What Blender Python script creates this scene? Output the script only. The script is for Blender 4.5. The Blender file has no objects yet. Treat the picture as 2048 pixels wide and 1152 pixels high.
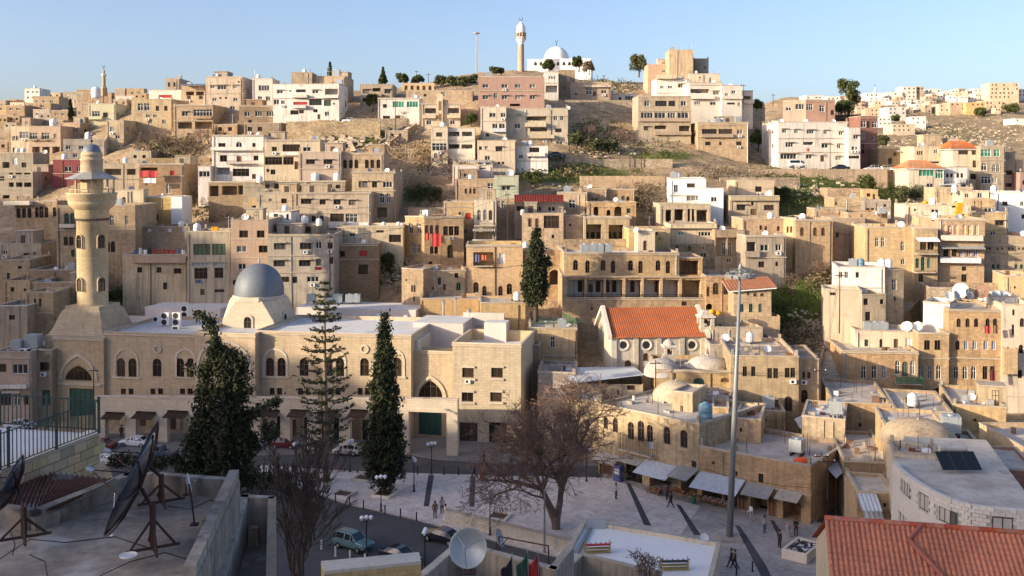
import bpy, bmesh, math, random
import numpy as np
from mathutils import Vector, Matrix
random.seed(7)
S = bpy.context.scene
COL = S.collection
R = math.radians
# ------------------------------------------------------------------ camera
F = 35.0 * 2048 / 36.0
PITCH = R(1.1); CAMZ = 38.0; PPY = 340 + F * math.tan(PITCH)      # near-level view, lens shifted down
cam_d = bpy.data.cameras.new('camera'); cam_d.lens = 35; cam_d.sensor_width = 36
cam_d.clip_start = .5; cam_d.clip_end = 9000
cam = bpy.data.objects.new('camera', cam_d); COL.objects.link(cam)
cam.location = (0, 0, CAMZ); cam.rotation_euler = (R(90) - PITCH, 0, 0)
S.camera = cam; cam_d.shift_y = -(576 - PPY) / 2048
# ------------------------------------------------------------------ light
SUN_EL = R(14); SX, SY = -0.906, -0.423          # horizontal direction towards the sun
W = bpy.data.worlds.new('World'); S.world = W; W.use_nodes = True
nt = W.node_tree; bg = nt.nodes['Background']; sky = nt.nodes.new('ShaderNodeTexSky')
sky.sky_type = 'NISHITA'; sky.sun_disc = False; sky.sun_elevation = SUN_EL
sky.sun_rotation = math.atan2(SX, SY) % (2 * math.pi); sky.air_density = 0.7; sky.dust_density = 2.5; sky.ozone_density = 3.0
hs = nt.nodes.new('ShaderNodeHueSaturation'); hs.inputs['Saturation'].default_value = 1.0; nt.links.new(sky.outputs[0], hs.inputs['Color'])
tn = nt.nodes.new('ShaderNodeMix'); tn.data_type = 'RGBA'; tn.blend_type = 'MULTIPLY'; tn.inputs[0].default_value = 1; tn.inputs[7].default_value = (1.18, .98, .87, 1); nt.links.new(hs.outputs[0], tn.inputs[6]); nt.links.new(tn.outputs[2], bg.inputs[0]); bg.inputs[1].default_value = 0.113
sun_d = bpy.data.lights.new('sun', 'SUN'); sun_d.energy = 2.5; sun_d.angle = R(0.6); sun_d.color = (1, .82, .57)
sun = bpy.data.objects.new('sun', sun_d); COL.objects.link(sun)
sun.rotation_euler = Vector((SX * math.cos(SUN_EL), SY * math.cos(SUN_EL), math.sin(SUN_EL))).to_track_quat('Z', 'Y').to_euler()
S.view_settings.view_transform = 'Standard'; S.view_settings.look = 'None'
S.view_settings.exposure = 1.55; S.view_settings.gamma = 1
S.cycles.max_bounces = 5; S.cycles.diffuse_bounces = 3; S.cycles.transparent_max_bounces = 4
# ------------------------------------------------------------------ picture <-> place
CP, SP = math.cos(PITCH), math.sin(PITCH)
def ray(px, py):
    dx = (px - 1024) / F; dy = (PPY - py) / F
    return Vector((dx, CP + dy * SP, -SP + dy * CP))
def at(px, py, Y):
    r = ray(px, py); return Vector((0, 0, CAMZ)) + r * (Y / r.y)
def onz(px, py, z):
    r = ray(px, py); return Vector((0, 0, CAMZ)) + r * ((z - CAMZ) / r.z)
def toz(py, Y):                       # height of a thing seen at row py standing at distance Y
    return at(1024, py, Y).z
def proj(p):
    x, y, z = p[0], p[1], p[2] - CAMZ
    f = y * CP - z * SP; u = y * SP + z * CP
    return 1024 + F * x / f, PPY - F * u / f
# ------------------------------------------------------------------ the lie of the land
GT = {
 -1500: [(10,24),(60,20),(90,10),(150,8),(185,22),(215,30),(250,38),(300,46),(360,54),(430,62),(520,66),(1100,60)],
 -300: [(10,24),(60,16),(90,3),(150,1),(185,18),(215,27),(250,37),(300,47),(360,57),(430,67),(520,70),(1100,60)],
 0:   [(10,22),(60,13),(90,1),(150,0),(185,17),(215,26),(250,37),(300,47),(360,57),(430,67.5),(520,71),(1100,60)],
 300: [(10,22),(60,12),(90,0),(142,0),(170,10),(190,21),(215,29.5),(240,40),(262,50),(285,57),(330,61),(420,62),(1100,40)],
 650: [(10,21),(60,10),(88,0),(142,0),(172,10),(185,21),(205,31),(225,40),(245,50),(262,56),(290,60.5),(340,63),(420,60),(1100,35)],
 1024:[(10,20),(60,8),(88,0),(140,0),(160,8),(172,15),(185,23),(205,32),(220,38),(240,48.5),(262,57.5),(300,66),(340,72),(420,72),(1100,35)],
 1300:[(10,20),(60,8),(88,0),(128,0),(140,5),(150,9),(165,13),(185,23),(205,32),(220,37),(240,44),(255,50),(280,58),(320,66),(400,70),(1100,50)],
 1600:[(10,20),(60,8),(84,0),(112,0),(126,2.5),(142,6),(160,13),(185,24),(205,31),(225,36),(245,39),(270,42),(320,44),(400,46),(500,51),(600,63),(750,90),(850,101),(1100,100)],
 2048:[(10,20),(60,8),(80,.5),(105,0),(130,2),(150,4),(173,16),(190,22),(210,26),(245,30),(280,33),(350,38),(450,46),(600,66),(750,93),(850,104),(1100,100)],
 2900:[(10,20),(60,8),(80,.5),(105,0),(130,2),(150,4),(173,16),(190,22),(210,26),(245,30),(280,33),(350,38),(450,46),(600,66),(750,93),(850,104),(1100,100)],
}
GK = sorted(GT)
GX = {k: ([d for d, z in GT[k]], [z for d, z in GT[k]]) for k in GK}
def ground(x, y):
    y = max(y, 1.0); c = 1024 + x / y * F
    c = min(max(c, GK[0]), GK[-1])
    for i in range(len(GK) - 1):
        if c <= GK[i + 1]: break
    a, b = GK[i], GK[i + 1]; t = (c - a) / (b - a); t = t * t * (3 - 2 * t)
    return float(np.interp(y, *GX[a]) * (1 - t) + np.interp(y, *GX[b]) * t)
def hit(px, py, lo=30.0):
    d = lo
    while d < 1000:
        p = at(px, py, d)
        if p.z <= ground(p.x, p.y):
            a, b = d - 4 if d > lo else d, d
            for _ in range(14):
                m = (a + b) / 2; q = at(px, py, m)
                if q.z <= ground(q.x, q.y): b = m
                else: a = m
            return at(px, py, b)
        d += 4
    return at(px, py, 900)
# ------------------------------------------------------------------ materials
MATS = {}
def newmat(name):
    m = bpy.data.materials.new(name); m.use_nodes = True; MATS[name] = m
    return m, m.node_tree, m.node_tree.nodes['Principled BSDF']
def nd(t, kind, **kw):
    n = t.nodes.new(kind)
    for k, v in kw.items():
        if isinstance(k, str) and hasattr(n, k): setattr(n, k, v)
    return n
def val(n, k, v): n.inputs[k].default_value = v
def M(name, col, var=.16, rough=.9, brick=None, streak=.25, bump=.25, fine=3.0, metal=0, spec=.25, rnd=.10, patch=None):
    """weathered surface: base colour with blotches, fine grain, run-off stains, optional stone courses"""
    m, t, b = newmat(name); L = t.links.new
    tc = nd(t, 'ShaderNodeTexCoord'); oi = nd(t, 'ShaderNodeObjectInfo')
    off = nd(t, 'ShaderNodeVectorMath', operation='SCALE'); val(off, 0, (37, 91, 13)); L(oi.outputs['Random'], off.inputs['Scale'])
    ad = nd(t, 'ShaderNodeVectorMath', operation='ADD'); L(tc.outputs['Object'], ad.inputs[0]); L(off.outputs[0], ad.inputs[1])
    n1 = nd(t, 'ShaderNodeTexNoise'); val(n1, 'Scale', .35); val(n1, 'Detail', 5); L(ad.outputs[0], n1.inputs['Vector'])
    n2 = nd(t, 'ShaderNodeTexNoise'); val(n2, 'Scale', fine); val(n2, 'Detail', 6); val(n2, 'Roughness', .7); L(ad.outputs[0], n2.inputs['Vector'])
    lo = tuple(c * (1 - var * 1.3) for c in col) + (1,); hi = tuple(min(1, c * (1 + var)) for c in col) + (1,)
    mx = nd(t, 'ShaderNodeMath', operation='ADD'); L(n1.outputs[0], mx.inputs[0]); L(n2.outputs[0], mx.inputs[1])
    mr = nd(t, 'ShaderNodeMapRange'); val(mr, 1, .7); val(mr, 2, 1.3); L(mx.outputs[0], mr.inputs[0])
    c0 = nd(t, 'ShaderNodeMix', data_type='RGBA'); L(mr.outputs[0], c0.inputs[0]); c0.inputs[6].default_value = lo; c0.inputs[7].default_value = hi
    out = c0.outputs[2]; hgt = n2.outputs[0]
    if patch:
        n4 = nd(t, 'ShaderNodeTexNoise'); val(n4, 'Scale', patch[1]); val(n4, 'Detail', 7); L(ad.outputs[0], n4.inputs['Vector'])
        r4 = nd(t, 'ShaderNodeMapRange'); val(r4, 1, patch[2]); val(r4, 2, patch[2] + .12); L(n4.outputs[0], r4.inputs[0])
        cp = nd(t, 'ShaderNodeMix', data_type='RGBA'); L(r4.outputs[0], cp.inputs[0]); L(out, cp.inputs[6]); cp.inputs[7].default_value = tuple(patch[0]) + (1,)
        out = cp.outputs[2]
    if brick:
        bw, bh, amt = brick
        sx = nd(t, 'ShaderNodeSeparateXYZ'); L(tc.outputs['Object'], sx.inputs[0])
        su = nd(t, 'ShaderNodeMath', operation='ADD'); L(sx.outputs[0], su.inputs[0]); L(sx.outputs[1], su.inputs[1])
        cb = nd(t, 'ShaderNodeCombineXYZ'); L(su.outputs[0], cb.inputs[0]); L(sx.outputs[2], cb.inputs[1])
        bk = nd(t, 'ShaderNodeTexBrick'); L(cb.outputs[0], bk.inputs['Vector'])
        val(bk, 'Scale', 1); val(bk, 'Brick Width', bw); val(bk, 'Row Height', bh); val(bk, 'Mortar Size', .018); val(bk, 'Mortar Smooth', .3)
        val(bk, 'Color1', (1 - amt, 1 - amt, 1 - amt, 1)); val(bk, 'Color2', (1 + amt * .5, 1 + amt * .45, 1 + amt * .4, 1)); val(bk, 'Mortar', (.72, .70, .68, 1))
        c1 = nd(t, 'ShaderNodeMix', data_type='RGBA', blend_type='MULTIPLY'); c1.inputs[0].default_value = 1; L(out, c1.inputs[6]); L(bk.outputs[0], c1.inputs[7]); out = c1.outputs[2]
    if streak:
        mp = nd(t, 'ShaderNodeMapping'); val(mp, 'Scale', (3.0, 3.0, .2)); L(ad.outputs[0], mp.inputs[0])
        n3 = nd(t, 'ShaderNodeTexNoise'); val(n3, 'Scale', .8); val(n3, 'Detail', 4); L(mp.outputs[0], n3.inputs['Vector'])
        r3 = nd(t, 'ShaderNodeMapRange'); val(r3, 1, .49); val(r3, 2, .70); val(r3, 3, 0); val(r3, 4, streak); L(n3.outputs[0], r3.inputs[0])
        c2 = nd(t, 'ShaderNodeMix', data_type='RGBA'); L(r3.outputs[0], c2.inputs[0]); L(out, c2.inputs[6]); c2.inputs[7].default_value = (col[0] * .4 + .01, col[1] * .38 + .01, col[2] * .38 + .01, 1); out = c2.outputs[2]
    if rnd:
        rr = nd(t, 'ShaderNodeMapRange'); val(rr, 3, 1 - rnd); val(rr, 4, 1 + rnd); L(oi.outputs['Random'], rr.inputs[0])
        hs = nd(t, 'ShaderNodeHueSaturation'); L(rr.outputs[0], hs.inputs['Value']); L(out, hs.inputs['Color'])
        m7 = nd(t, 'ShaderNodeMath', operation='MULTIPLY'); val(m7, 1, 7.31); L(oi.outputs['Random'], m7.inputs[0]); fr_ = nd(t, 'ShaderNodeMath', operation='FRACT'); L(m7.outputs[0], fr_.inputs[0]); rs_ = nd(t, 'ShaderNodeMapRange'); val(rs_, 3, 1 - min(rnd, .1) * 1.7); val(rs_, 4, 1 + min(rnd, .1) * 1.3); L(fr_.outputs[0], rs_.inputs[0]); L(rs_.outputs[0], hs.inputs['Saturation'])
        m8 = nd(t, 'ShaderNodeMath', operation='MULTIPLY'); val(m8, 1, 13.7); L(oi.outputs['Random'], m8.inputs[0]); f8 = nd(t, 'ShaderNodeMath', operation='FRACT'); L(m8.outputs[0], f8.inputs[0]); r8 = nd(t, 'ShaderNodeMapRange'); val(r8, 3, .5 - rnd * .08); val(r8, 4, .5 + rnd * .08); L(f8.outputs[0], r8.inputs[0]); L(r8.outputs[0], hs.inputs['Hue']); out = hs.outputs[0]
    L(out, b.inputs['Base Color']); val(b, 'Roughness', rough); val(b, 'Metallic', metal); val(b, 'Specular IOR Level', spec)
    if bump:
        bp = nd(t, 'ShaderNodeBump'); val(bp, 'Strength', bump); val(bp, 'Distance', .06); L(hgt, bp.inputs['Height']); L(bp.outputs[0], b.inputs['Normal'])
    return m
def plain(name, col, rough=.6, metal=0, spec=.4, rnd=0):
    return M(name, col, var=.08, rough=rough, streak=0, bump=.08, fine=6, metal=metal, spec=spec, rnd=rnd)
ST = (.62, .29, .16)
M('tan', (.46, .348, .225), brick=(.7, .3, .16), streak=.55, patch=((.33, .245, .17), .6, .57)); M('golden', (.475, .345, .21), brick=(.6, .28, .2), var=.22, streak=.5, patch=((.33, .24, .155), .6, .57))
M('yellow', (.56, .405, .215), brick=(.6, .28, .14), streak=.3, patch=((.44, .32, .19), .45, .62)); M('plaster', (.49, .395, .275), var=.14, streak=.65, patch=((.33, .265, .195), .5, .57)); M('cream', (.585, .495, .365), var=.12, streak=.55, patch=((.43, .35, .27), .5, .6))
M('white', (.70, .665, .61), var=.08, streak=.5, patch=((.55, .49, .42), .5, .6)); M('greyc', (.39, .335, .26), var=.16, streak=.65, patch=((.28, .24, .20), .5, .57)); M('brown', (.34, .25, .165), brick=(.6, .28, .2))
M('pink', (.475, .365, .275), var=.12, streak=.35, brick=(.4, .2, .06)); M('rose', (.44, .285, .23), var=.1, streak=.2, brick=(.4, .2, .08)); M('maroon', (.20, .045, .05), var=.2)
M('redbrown', (.29, .16, .125), brick=(.5, .25, .15)); M('mint', (.46, .50, .36), var=.1, streak=.35); M('palemint', (.58, .56, .40), var=.1, streak=.3)
M('pale', (.66, .60, .51), var=.1, streak=.2); M('rubble', (.42, .33, .23), brick=(.45, .28, .35), var=.32, bump=.9, fine=2)
M('mosque', (.545, .43, .29), brick=(.9, .38, .11), var=.10, streak=.28, patch=((.50, .385, .245), .3, .57)); M('mosquepale', (.60, .52, .41), brick=(.8, .36, .10), var=.06, streak=.12)
M('pinkwhite', (.62, .54, .49), var=.06, streak=.15); M('church', (.56, .51, .42), brick=(.6, .32, .10), var=.12, streak=.3)
M('roofc', (.55, .485, .41), var=.25, streak=0, fine=1.2, patch=((.40, .345, .285), .6, .55)); M('roofwhite', (.64, .635, .63), var=.12, streak=0, fine=1, patch=((.50, .49, .48), .35, .56)); M('coping', (.48, .41, .32), var=.2, streak=.3)
M('oldroof', (.33, .28, .235), var=.4, streak=0, fine=2.6, patch=((.52, .485, .44), .7, .55), bump=.6)
M('dome', (.17, .20, .235), var=.16, rough=.6, metal=.2, streak=.15, bump=.08, spec=.5); M('domewhite', (.78, .78, .77), var=.04, streak=.05, rough=.5)
M('limedome', (.52, .47, .41), var=.2, streak=.4)
M('tile', (.54, .16, .06), var=.2, streak=.05, rough=.8, rnd=.16, fine=5); M('tilered', (.44, .135, .07), var=.26, streak=.05, rough=.75, rnd=.2, fine=5)
M('zinc', (.60, .65, .70), var=.12, rough=.5, metal=.15, streak=.3); M('zincgrey', (.40, .395, .38), var=.18, rough=.5, metal=.15, streak=.4)
M('rust', (.16, .07, .04), var=.5, rough=.9, streak=.3, patch=((.30, .30, .31), .8, .56)); M('awning', (.46, .42, .35), var=.1, streak=.3)
plain('steel', (.42, .46, .48), rough=.45, metal=.4); plain('tankwhite', (.78, .78, .77), rough=.5, rnd=.05); plain('tankblue', (.13, .25, .33), rough=.5)
plain('dark', (.025, .024, .024), rough=.7); plain('black', (.012, .012, .014), rough=.45); plain('ironrust', (.07, .035, .025), rough=.85)
plain('framew', (.66, .66, .64)); plain('framed', (.085, .055, .04)); plain('frameg', (.06, .17, .13)); plain('railgreen', (.03, .055, .048)); plain('wood', (.20, .10, .05), rnd=.2); plain('greendoor', (.032, .09, .07))
plain('yellowpane', (.75, .42, .04)); plain('bluepane', (.16, .18, .34)); plain('redcloth', (.42, .035, .035)); plain('clothwhite', (.7, .7, .72), rnd=.15); plain('clothblue', (.08, .12, .28), rnd=.2)
plain('orange', (.65, .09, .02)); plain('amber', (.68, .33, .02)); plain('greenpaint', (.035, .15, .08)); plain('polegrey', (.25, .265, .27), rough=.5, metal=.3)
plain('globe', (.85, .85, .85), rough=.25); plain('tyre', (.018, .018, .018), rough=.9); plain('rim', (.45, .45, .46), rough=.35, metal=.7)
plain('skin', (.36, .20, .13)); plain('hair', (.02, .015, .012)); plain('taillight', (.35, .01, .01), rough=.3); plain('headlight', (.7, .7, .72), rough=.15)
def paint(name, col):
    m = plain(name, col, rough=.3, spec=.5); b = m.node_tree.nodes['Principled BSDF']; val(b, 'Coat Weight', .6); val(b, 'Coat Roughness', .08); return m
paint('carwhite', (.72, .73, .74)); paint('carteal', (.10, .19, .21)); paint('carnavy', (.012, .016, .03)); paint('carsilver', (.50, .49, .47)); paint('carblue', (.06, .08, .12)); paint('carmaroon', (.13, .02, .03)); paint('cardark', (.03, .035, .05))
m, t, b = newmat('carglass'); val(b, 'Base Color', (.012, .016, .02, 1)); val(b, 'Roughness', .06); val(b, 'Specular IOR Level', .7)
def panes(name, dark, light, thr):
    m, t, b = newmat(name); L = t.links.new; oi = nd(t, 'ShaderNodeObjectInfo')
    r = nd(t, 'ShaderNodeMapRange'); val(r, 1, thr); val(r, 2, 1.0); L(oi.outputs['Random'], r.inputs[0])
    c = nd(t, 'ShaderNodeMix', data_type='RGBA'); L(r.outputs[0], c.inputs[0]); c.inputs[6].default_value = dark + (1,); c.inputs[7].default_value = light + (1,)
    L(c.outputs[2], b.inputs['Base Color']); val(b, 'Roughness', .12); val(b, 'Specular IOR Level', .6)
panes('pane', (.022, .024, .026), (.26, .25, .23), .68); panes('panedark', (.016, .013, .011), (.06, .04, .03), .4); panes('panegreen', (.02, .20, .12), (.07, .36, .20), .1); panes('panecurtain', (.06, .10, .07), (.16, .22, .13), .1)
# foliage
def leafmat(name, col, var=.35):
    m, t, b = newmat(name); L = t.links.new; g = nd(t, 'ShaderNodeNewGeometry'); n = nd(t, 'ShaderNodeTexNoise'); val(n, 'Scale', 1.3); val(n, 'Detail', 3); L(g.outputs['Position'], n.inputs['Vector'])
    ad = nd(t, 'ShaderNodeMath', operation='ADD'); L(g.outputs['Random Per Island'], ad.inputs[0]); L(n.outputs[0], ad.inputs[1])
    r = nd(t, 'ShaderNodeMapRange'); val(r, 1, .3); val(r, 2, 1.5); L(ad.outputs[0], r.inputs[0])
    c = nd(t, 'ShaderNodeMix', data_type='RGBA'); L(r.outputs[0], c.inputs[0]); c.inputs[6].default_value = tuple(x * (1 - var) for x in col) + (1,); c.inputs[7].default_value = tuple(x * (1 + var * 1.4) for x in col) + (1,)
    L(c.outputs[2], b.inputs['Base Color']); val(b, 'Roughness', .75); val(b, 'Specular IOR Level', .15)
leafmat('cypress', (.036, .043, .022), .5); leafmat('norfolk', (.055, .062, .032)); leafmat('olive', (.085, .095, .045)); leafmat('pine', (.075, .085, .03)); leafmat('bush', (.06, .075, .025)); leafmat('dryscrub', (.16, .125, .075), .5); leafmat('grassblade', (.10, .145, .035), .4)
M('darkbark', (.075, .058, .05), var=.3, streak=0, bump=0); M('bark', (.16, .12, .098), var=.35, streak=.2, fine=8, bump=.8); M('twig', (.185, .125, .10), var=.25, streak=0, bump=0); M('trunkpale', (.26, .19, .13), var=.25)
# ------------------------------------------------------------------ mesh helpers
def cross2(a, b): return a[0] * b[1] - a[1] * b[0]
class MB:
    def __init__(s): s.v = []; s.f = []; s.m = []; s.mats = []
    def mi(s, name):
        if name not in s.mats: s.mats.append(name)
        return s.mats.index(name)
    def face(s, pts, mat):
        k = len(s.v); s.v += [tuple(p) for p in pts]; s.f.append(tuple(range(k, k + len(pts)))); s.m.append(s.mi(mat))
    def mesh8(s, c, mat):            # eight corners, bottom ring then top ring
        k = len(s.v); s.v += [tuple(p) for p in c]; i = s.mi(mat)
        for q in ((3, 2, 1, 0), (4, 5, 6, 7), (0, 1, 5, 4), (1, 2, 6, 5), (2, 3, 7, 6), (3, 0, 4, 7)):
            s.f.append(tuple(k + j for j in q)); s.m.append(i)
    def box(s, x0, x1, y0, y1, z0, z1, mat):
        s.mesh8([(x0, y0, z0), (x1, y0, z0), (x1, y1, z0), (x0, y1, z0), (x0, y0, z1), (x1, y0, z1), (x1, y1, z1), (x0, y1, z1)], mat)
    def prism(s, poly, z0, z1, mat, cap=True, mtop=None):
        n = len(poly); k = len(s.v); s.v += [(p[0], p[1], z0) for p in poly] + [(p[0], p[1], z1) for p in poly]; i = s.mi(mat)
        for j in range(n):
            a = (j + 1) % n; s.f.append((k + j, k + a, k + n + a, k + n + j)); s.m.append(i)
        if cap: s.f.append(tuple(k + n + j for j in range(n))); s.m.append(s.mi(mtop or mat))
    def tube(s, pts, rad, mat, n=6, cap=True):
        pts = [Vector(p) for p in pts]; rad = rad if isinstance(rad, (list, tuple)) else [rad] * len(pts)
        k = len(s.v); i = s.mi(mat); up = Vector((.31, .17, .93))
        for j, p in enumerate(pts):
            d = (pts[min(j + 1, len(pts) - 1)] - pts[max(j - 1, 0)])
            d = d.normalized() if d.length > 1e-9 else Vector((0, 0, 1))
            a = d.cross(up if abs(d.dot(up)) < .97 else Vector((1, 0, 0))).normalized(); b = d.cross(a)
            for q in range(n):
                th = 2 * math.pi * q / n; s.v.append(tuple(p + (a * math.cos(th) + b * math.sin(th)) * rad[j]))
        for j in range(len(pts) - 1):
            for q in range(n):
                w = (q + 1) % n; s.f.append((k + j * n + q, k + j * n + w, k + (j + 1) * n + w, k + (j + 1) * n + q)); s.m.append(i)
        if cap:
            s.f.append(tuple(k + (len(pts) - 1) * n + q for q in range(n))); s.m.append(i)
            s.f.append(tuple(k + q for q in reversed(range(n)))); s.m.append(i)
    def lathe(s, prof, mat, n=24, c=(0, 0, 0), a0=0):
        k = len(s.v); i = s.mi(mat)
        for r, z in prof:
            for q in range(n):
                th = a0 + 2 * math.pi * q / n; s.v.append((c[0] + r * math.cos(th), c[1] + r * math.sin(th), c[2] + z))
        for j in range(len(prof) - 1):
            for q in range(n):
                w = (q + 1) % n; s.f.append((k + j * n + q, k + j * n + w, k + (j + 1) * n + w, k + (j + 1) * n + q)); s.m.append(i)
    def sheet(s, a, b, c, d, mat, n=10, amp=.05):   # corrugated sheet: waves run along a-b, ridges along a-d
        a, b, c, d = map(Vector, (a, b, c, d)); N = (b - a).cross(d - a).normalized(); k = len(s.v); i = s.mi(mat); n = n * 2
        for j in range(n + 1):
            t = j / n; o = N * (amp if j % 2 else -amp); s.v.append(tuple(a.lerp(b, t) + o)); s.v.append(tuple(d.lerp(c, t) + o))
        for j in range(n): s.f.append((k + 2 * j, k + 2 * j + 2, k + 2 * j + 3, k + 2 * j + 1)); s.m.append(i)
    def data(s, name, smooth=False):
        me = bpy.data.meshes.new(name); me.from_pydata(s.v, [], s.f)
        for x in s.mats: me.materials.append(MATS[x])
        me.polygons.foreach_set('material_index', s.m)
        if smooth: me.polygons.foreach_set('use_smooth', [True] * len(s.f))
        me.update(); return me
    def build(s, name, parent=None, smooth=False, loc=None):
        o = bpy.data.objects.new(name, s.data(name, smooth)); COL.objects.link(o)
        if parent: o.parent = parent
        if loc is not None: o.location = loc
        return o
def link(name, data, parent=None, loc=(0, 0, 0), rot=None, sc=None):
    o = bpy.data.objects.new(name, data); COL.objects.link(o); o.parent = parent; o.location = loc
    if rot is not None: o.rotation_euler = rot
    if sc is not None: o.scale = sc if hasattr(sc, '__len__') else (sc,) * 3
    return o
LABELS = {}
def tag(o, label, cat, group=None):
    o['label'] = label; o['category'] = cat
    if group: o['group'] = group
    return o
def thing(name, label, cat, loc=(0, 0, 0), rz=0, group=None):
    return tag(link(name, None, None, loc, (0, 0, rz)), label, cat, group)
def struct(o, kind='structure'): o['kind'] = kind; return o
def copy_tree(o, parent=None):
    c = o.copy(); COL.objects.link(c); c.parent = parent
    for ch in list(o.children): copy_tree(ch, c)
    return c
# ------------------------------------------------------------------ windows (shared meshes)
def outline(w, h, arch):
    if not arch: return [(-w / 2, 0), (w / 2, 0), (w / 2, h), (-w / 2, h)]
    n = 6
    if arch == 2:
        r = min(w * .8, h); zs = h - r; arc = []
        for i in range(n + 1):
            t = math.pi / 3 * i / n; arc.append((-w / 2 + w * math.cos(t), zs + r * math.sin(t) / math.sin(math.pi / 3)))
        return [(-w / 2, 0), (w / 2, 0)] + arc + [(-x, z) for x, z in reversed(arc[:-1])]
    if arch == 3:
        return [(w / 2 * math.cos(2 * math.pi * i / 12 - math.pi / 2 - .26), h / 2 + h / 2 * math.sin(2 * math.pi * i / 12 - math.pi / 2 - .26)) for i in range(12)]
    r = min(w / 2, h * .4); zs = h - r
    return [(-w / 2, 0), (w / 2, 0)] + [(w / 2 * math.cos(math.pi * i / (2 * n) * 2), zs + r * math.sin(math.pi * i / n)) for i in range(n + 1)]
WC = {}
def window_data(w, h, arch, fm, pm):
    w = max(.4, round(w * 6) / 6); h = max(.4, round(h * 6) / 6); key = (w, h, arch, fm, pm)
    if key in WC: return WC[key]
    f = MB(); o = outline(w, h, arch); t = min(.09, w * .09); cx, cz = 0, h * .5
    inn = [(x * (1 - 2 * t / w), t + z * (1 - 2 * t / h)) for x, z in o]; n = len(o)
    for j in range(n):
        a = (j + 1) % n
        f.face([(o[j][0], 0, o[j][1]), (o[a][0], 0, o[a][1]), (inn[a][0], 0, inn[a][1]), (inn[j][0], 0, inn[j][1])], fm)
        f.face([(inn[j][0], 0, inn[j][1]), (inn[a][0], 0, inn[a][1]), (inn[a][0], .06, inn[a][1]), (inn[j][0], .06, inn[j][1])], fm)
    nb = 1 if w < 1.7 else (2 if w < 2.8 else int(w / .9))
    for k in range(nb):
        x = -w / 2 + w * (k + 1) / (nb + 1); f.box(x - t * .45, x + t * .45, -.005, .05, t, (h - t) if not arch else h * .97, fm)
    if h > 1.5: f.box(-w / 2 + t, w / 2 - t, -.004, .05, h * .62, h * .62 + t, fm)
    p = MB(); p.face([(x, .055, z) for x, z in inn], pm)
    WC[key] = (f.data('window'), p.data('pane')); return WC[key]
KIND = {'p': (2, 'framed', 'panedark'), 'N': (2, 'greendoor', 'greendoor'), 'r': (0, 'framew', 'pane'), 'k': (0, 'framed', 'panedark'), 'R': (0, 'framew', 'pane'), 'K': (0, 'framed', 'pane'), 'a': (1, 'framed', 'panedark'), 'A': (1, 'framew', 'pane'),
        'd': (0, 'framed', 'wood'), 'D': (1, 'framed', 'panedark'), 'g': (0, 'steel', 'zincgrey'), 'G': (0, 'framew', 'panegreen'), 'C': (0, 'framed', 'panecurtain'), 'Y': (1, 'framew', 'yellowpane'),
        'O': (1, 'framew', 'orange'), 'U': (1, 'framew', 'bluepane'), 'T': (1, 'frameg', 'pane'), 'S': (0, 'framed', 'dark'), 'W': (0, 'framew', 'clothwhite'), 'm': (1, 'framed', 'wood'), 'e': (0, 'redcloth', 'redcloth'), 'n': (1, 'greendoor', 'greendoor'), 'E': (0, 'greendoor', 'greendoor')}
def parse(s):
    out = []
    for it in s.replace('\n', ' ').split(';'):
        p = it.split()
        if not p: continue
        k = p[0]; dep = float(k[1:]) if len(k) > 1 else None
        for x in p[4:]: out.append((k[0], dep, float(x), float(p[1]), float(p[2]), float(p[3])))
    return out
def wall_face(mb, T, W_, z0, z1, holes, mat):
    """holes: (u0,u1,v0,v1,arch,depth,back) cut out of the rectangle, with reveals; T maps (u, v, inward) to the building's frame"""
    us = sorted({0, W_} | {h[0] for h in holes} | {h[1] for h in holes}); vs = sorted({z0, z1} | {h[2] for h in holes} | {h[3] for h in holes})
    for i in range(len(vs) - 1):
        vm = (vs[i] + vs[i + 1]) / 2; st = None
        for j in range(len(us)):
            solid = j < len(us) - 1 and not any(h[0] < (us[j] + us[j + 1]) / 2 < h[1] and h[2] < vm < h[3] for h in holes)
            if solid and st is None: st = us[j]
            if not solid and st is not None:
                mb.face([T(st, vs[i], 0), T(us[j], vs[i], 0), T(us[j], vs[i + 1], 0), T(st, vs[i + 1], 0)], mat); st = None
    for u0, u1, v0, v1, arch, dep, back in holes:
        w, h = u1 - u0, v1 - v0; uc = (u0 + u1) / 2; o = [(uc + x, v0 + z) for x, z in outline(w, h, arch)]; n = len(o)
        for j in range(n):
            a, b = o[j], o[(j + 1) % n]; mb.face([T(a[0], a[1], 0), T(b[0], b[1], 0), T(b[0], b[1], dep), T(a[0], a[1], dep)], mat)
        if arch:
            arc = o[2:]; m_ = len(arc) // 2
            if arch == 3: continue
            for j in range(len(arc) - 1):
                c = (u1, v1) if j < m_ else (u0, v1)
                mb.face([T(c[0], c[1], 0), T(*arc[j], 0), T(*arc[j + 1], 0)], mat)
        if back: mb.face([T(x, z, dep) for x, z in o], back)
NB = [0]
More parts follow.
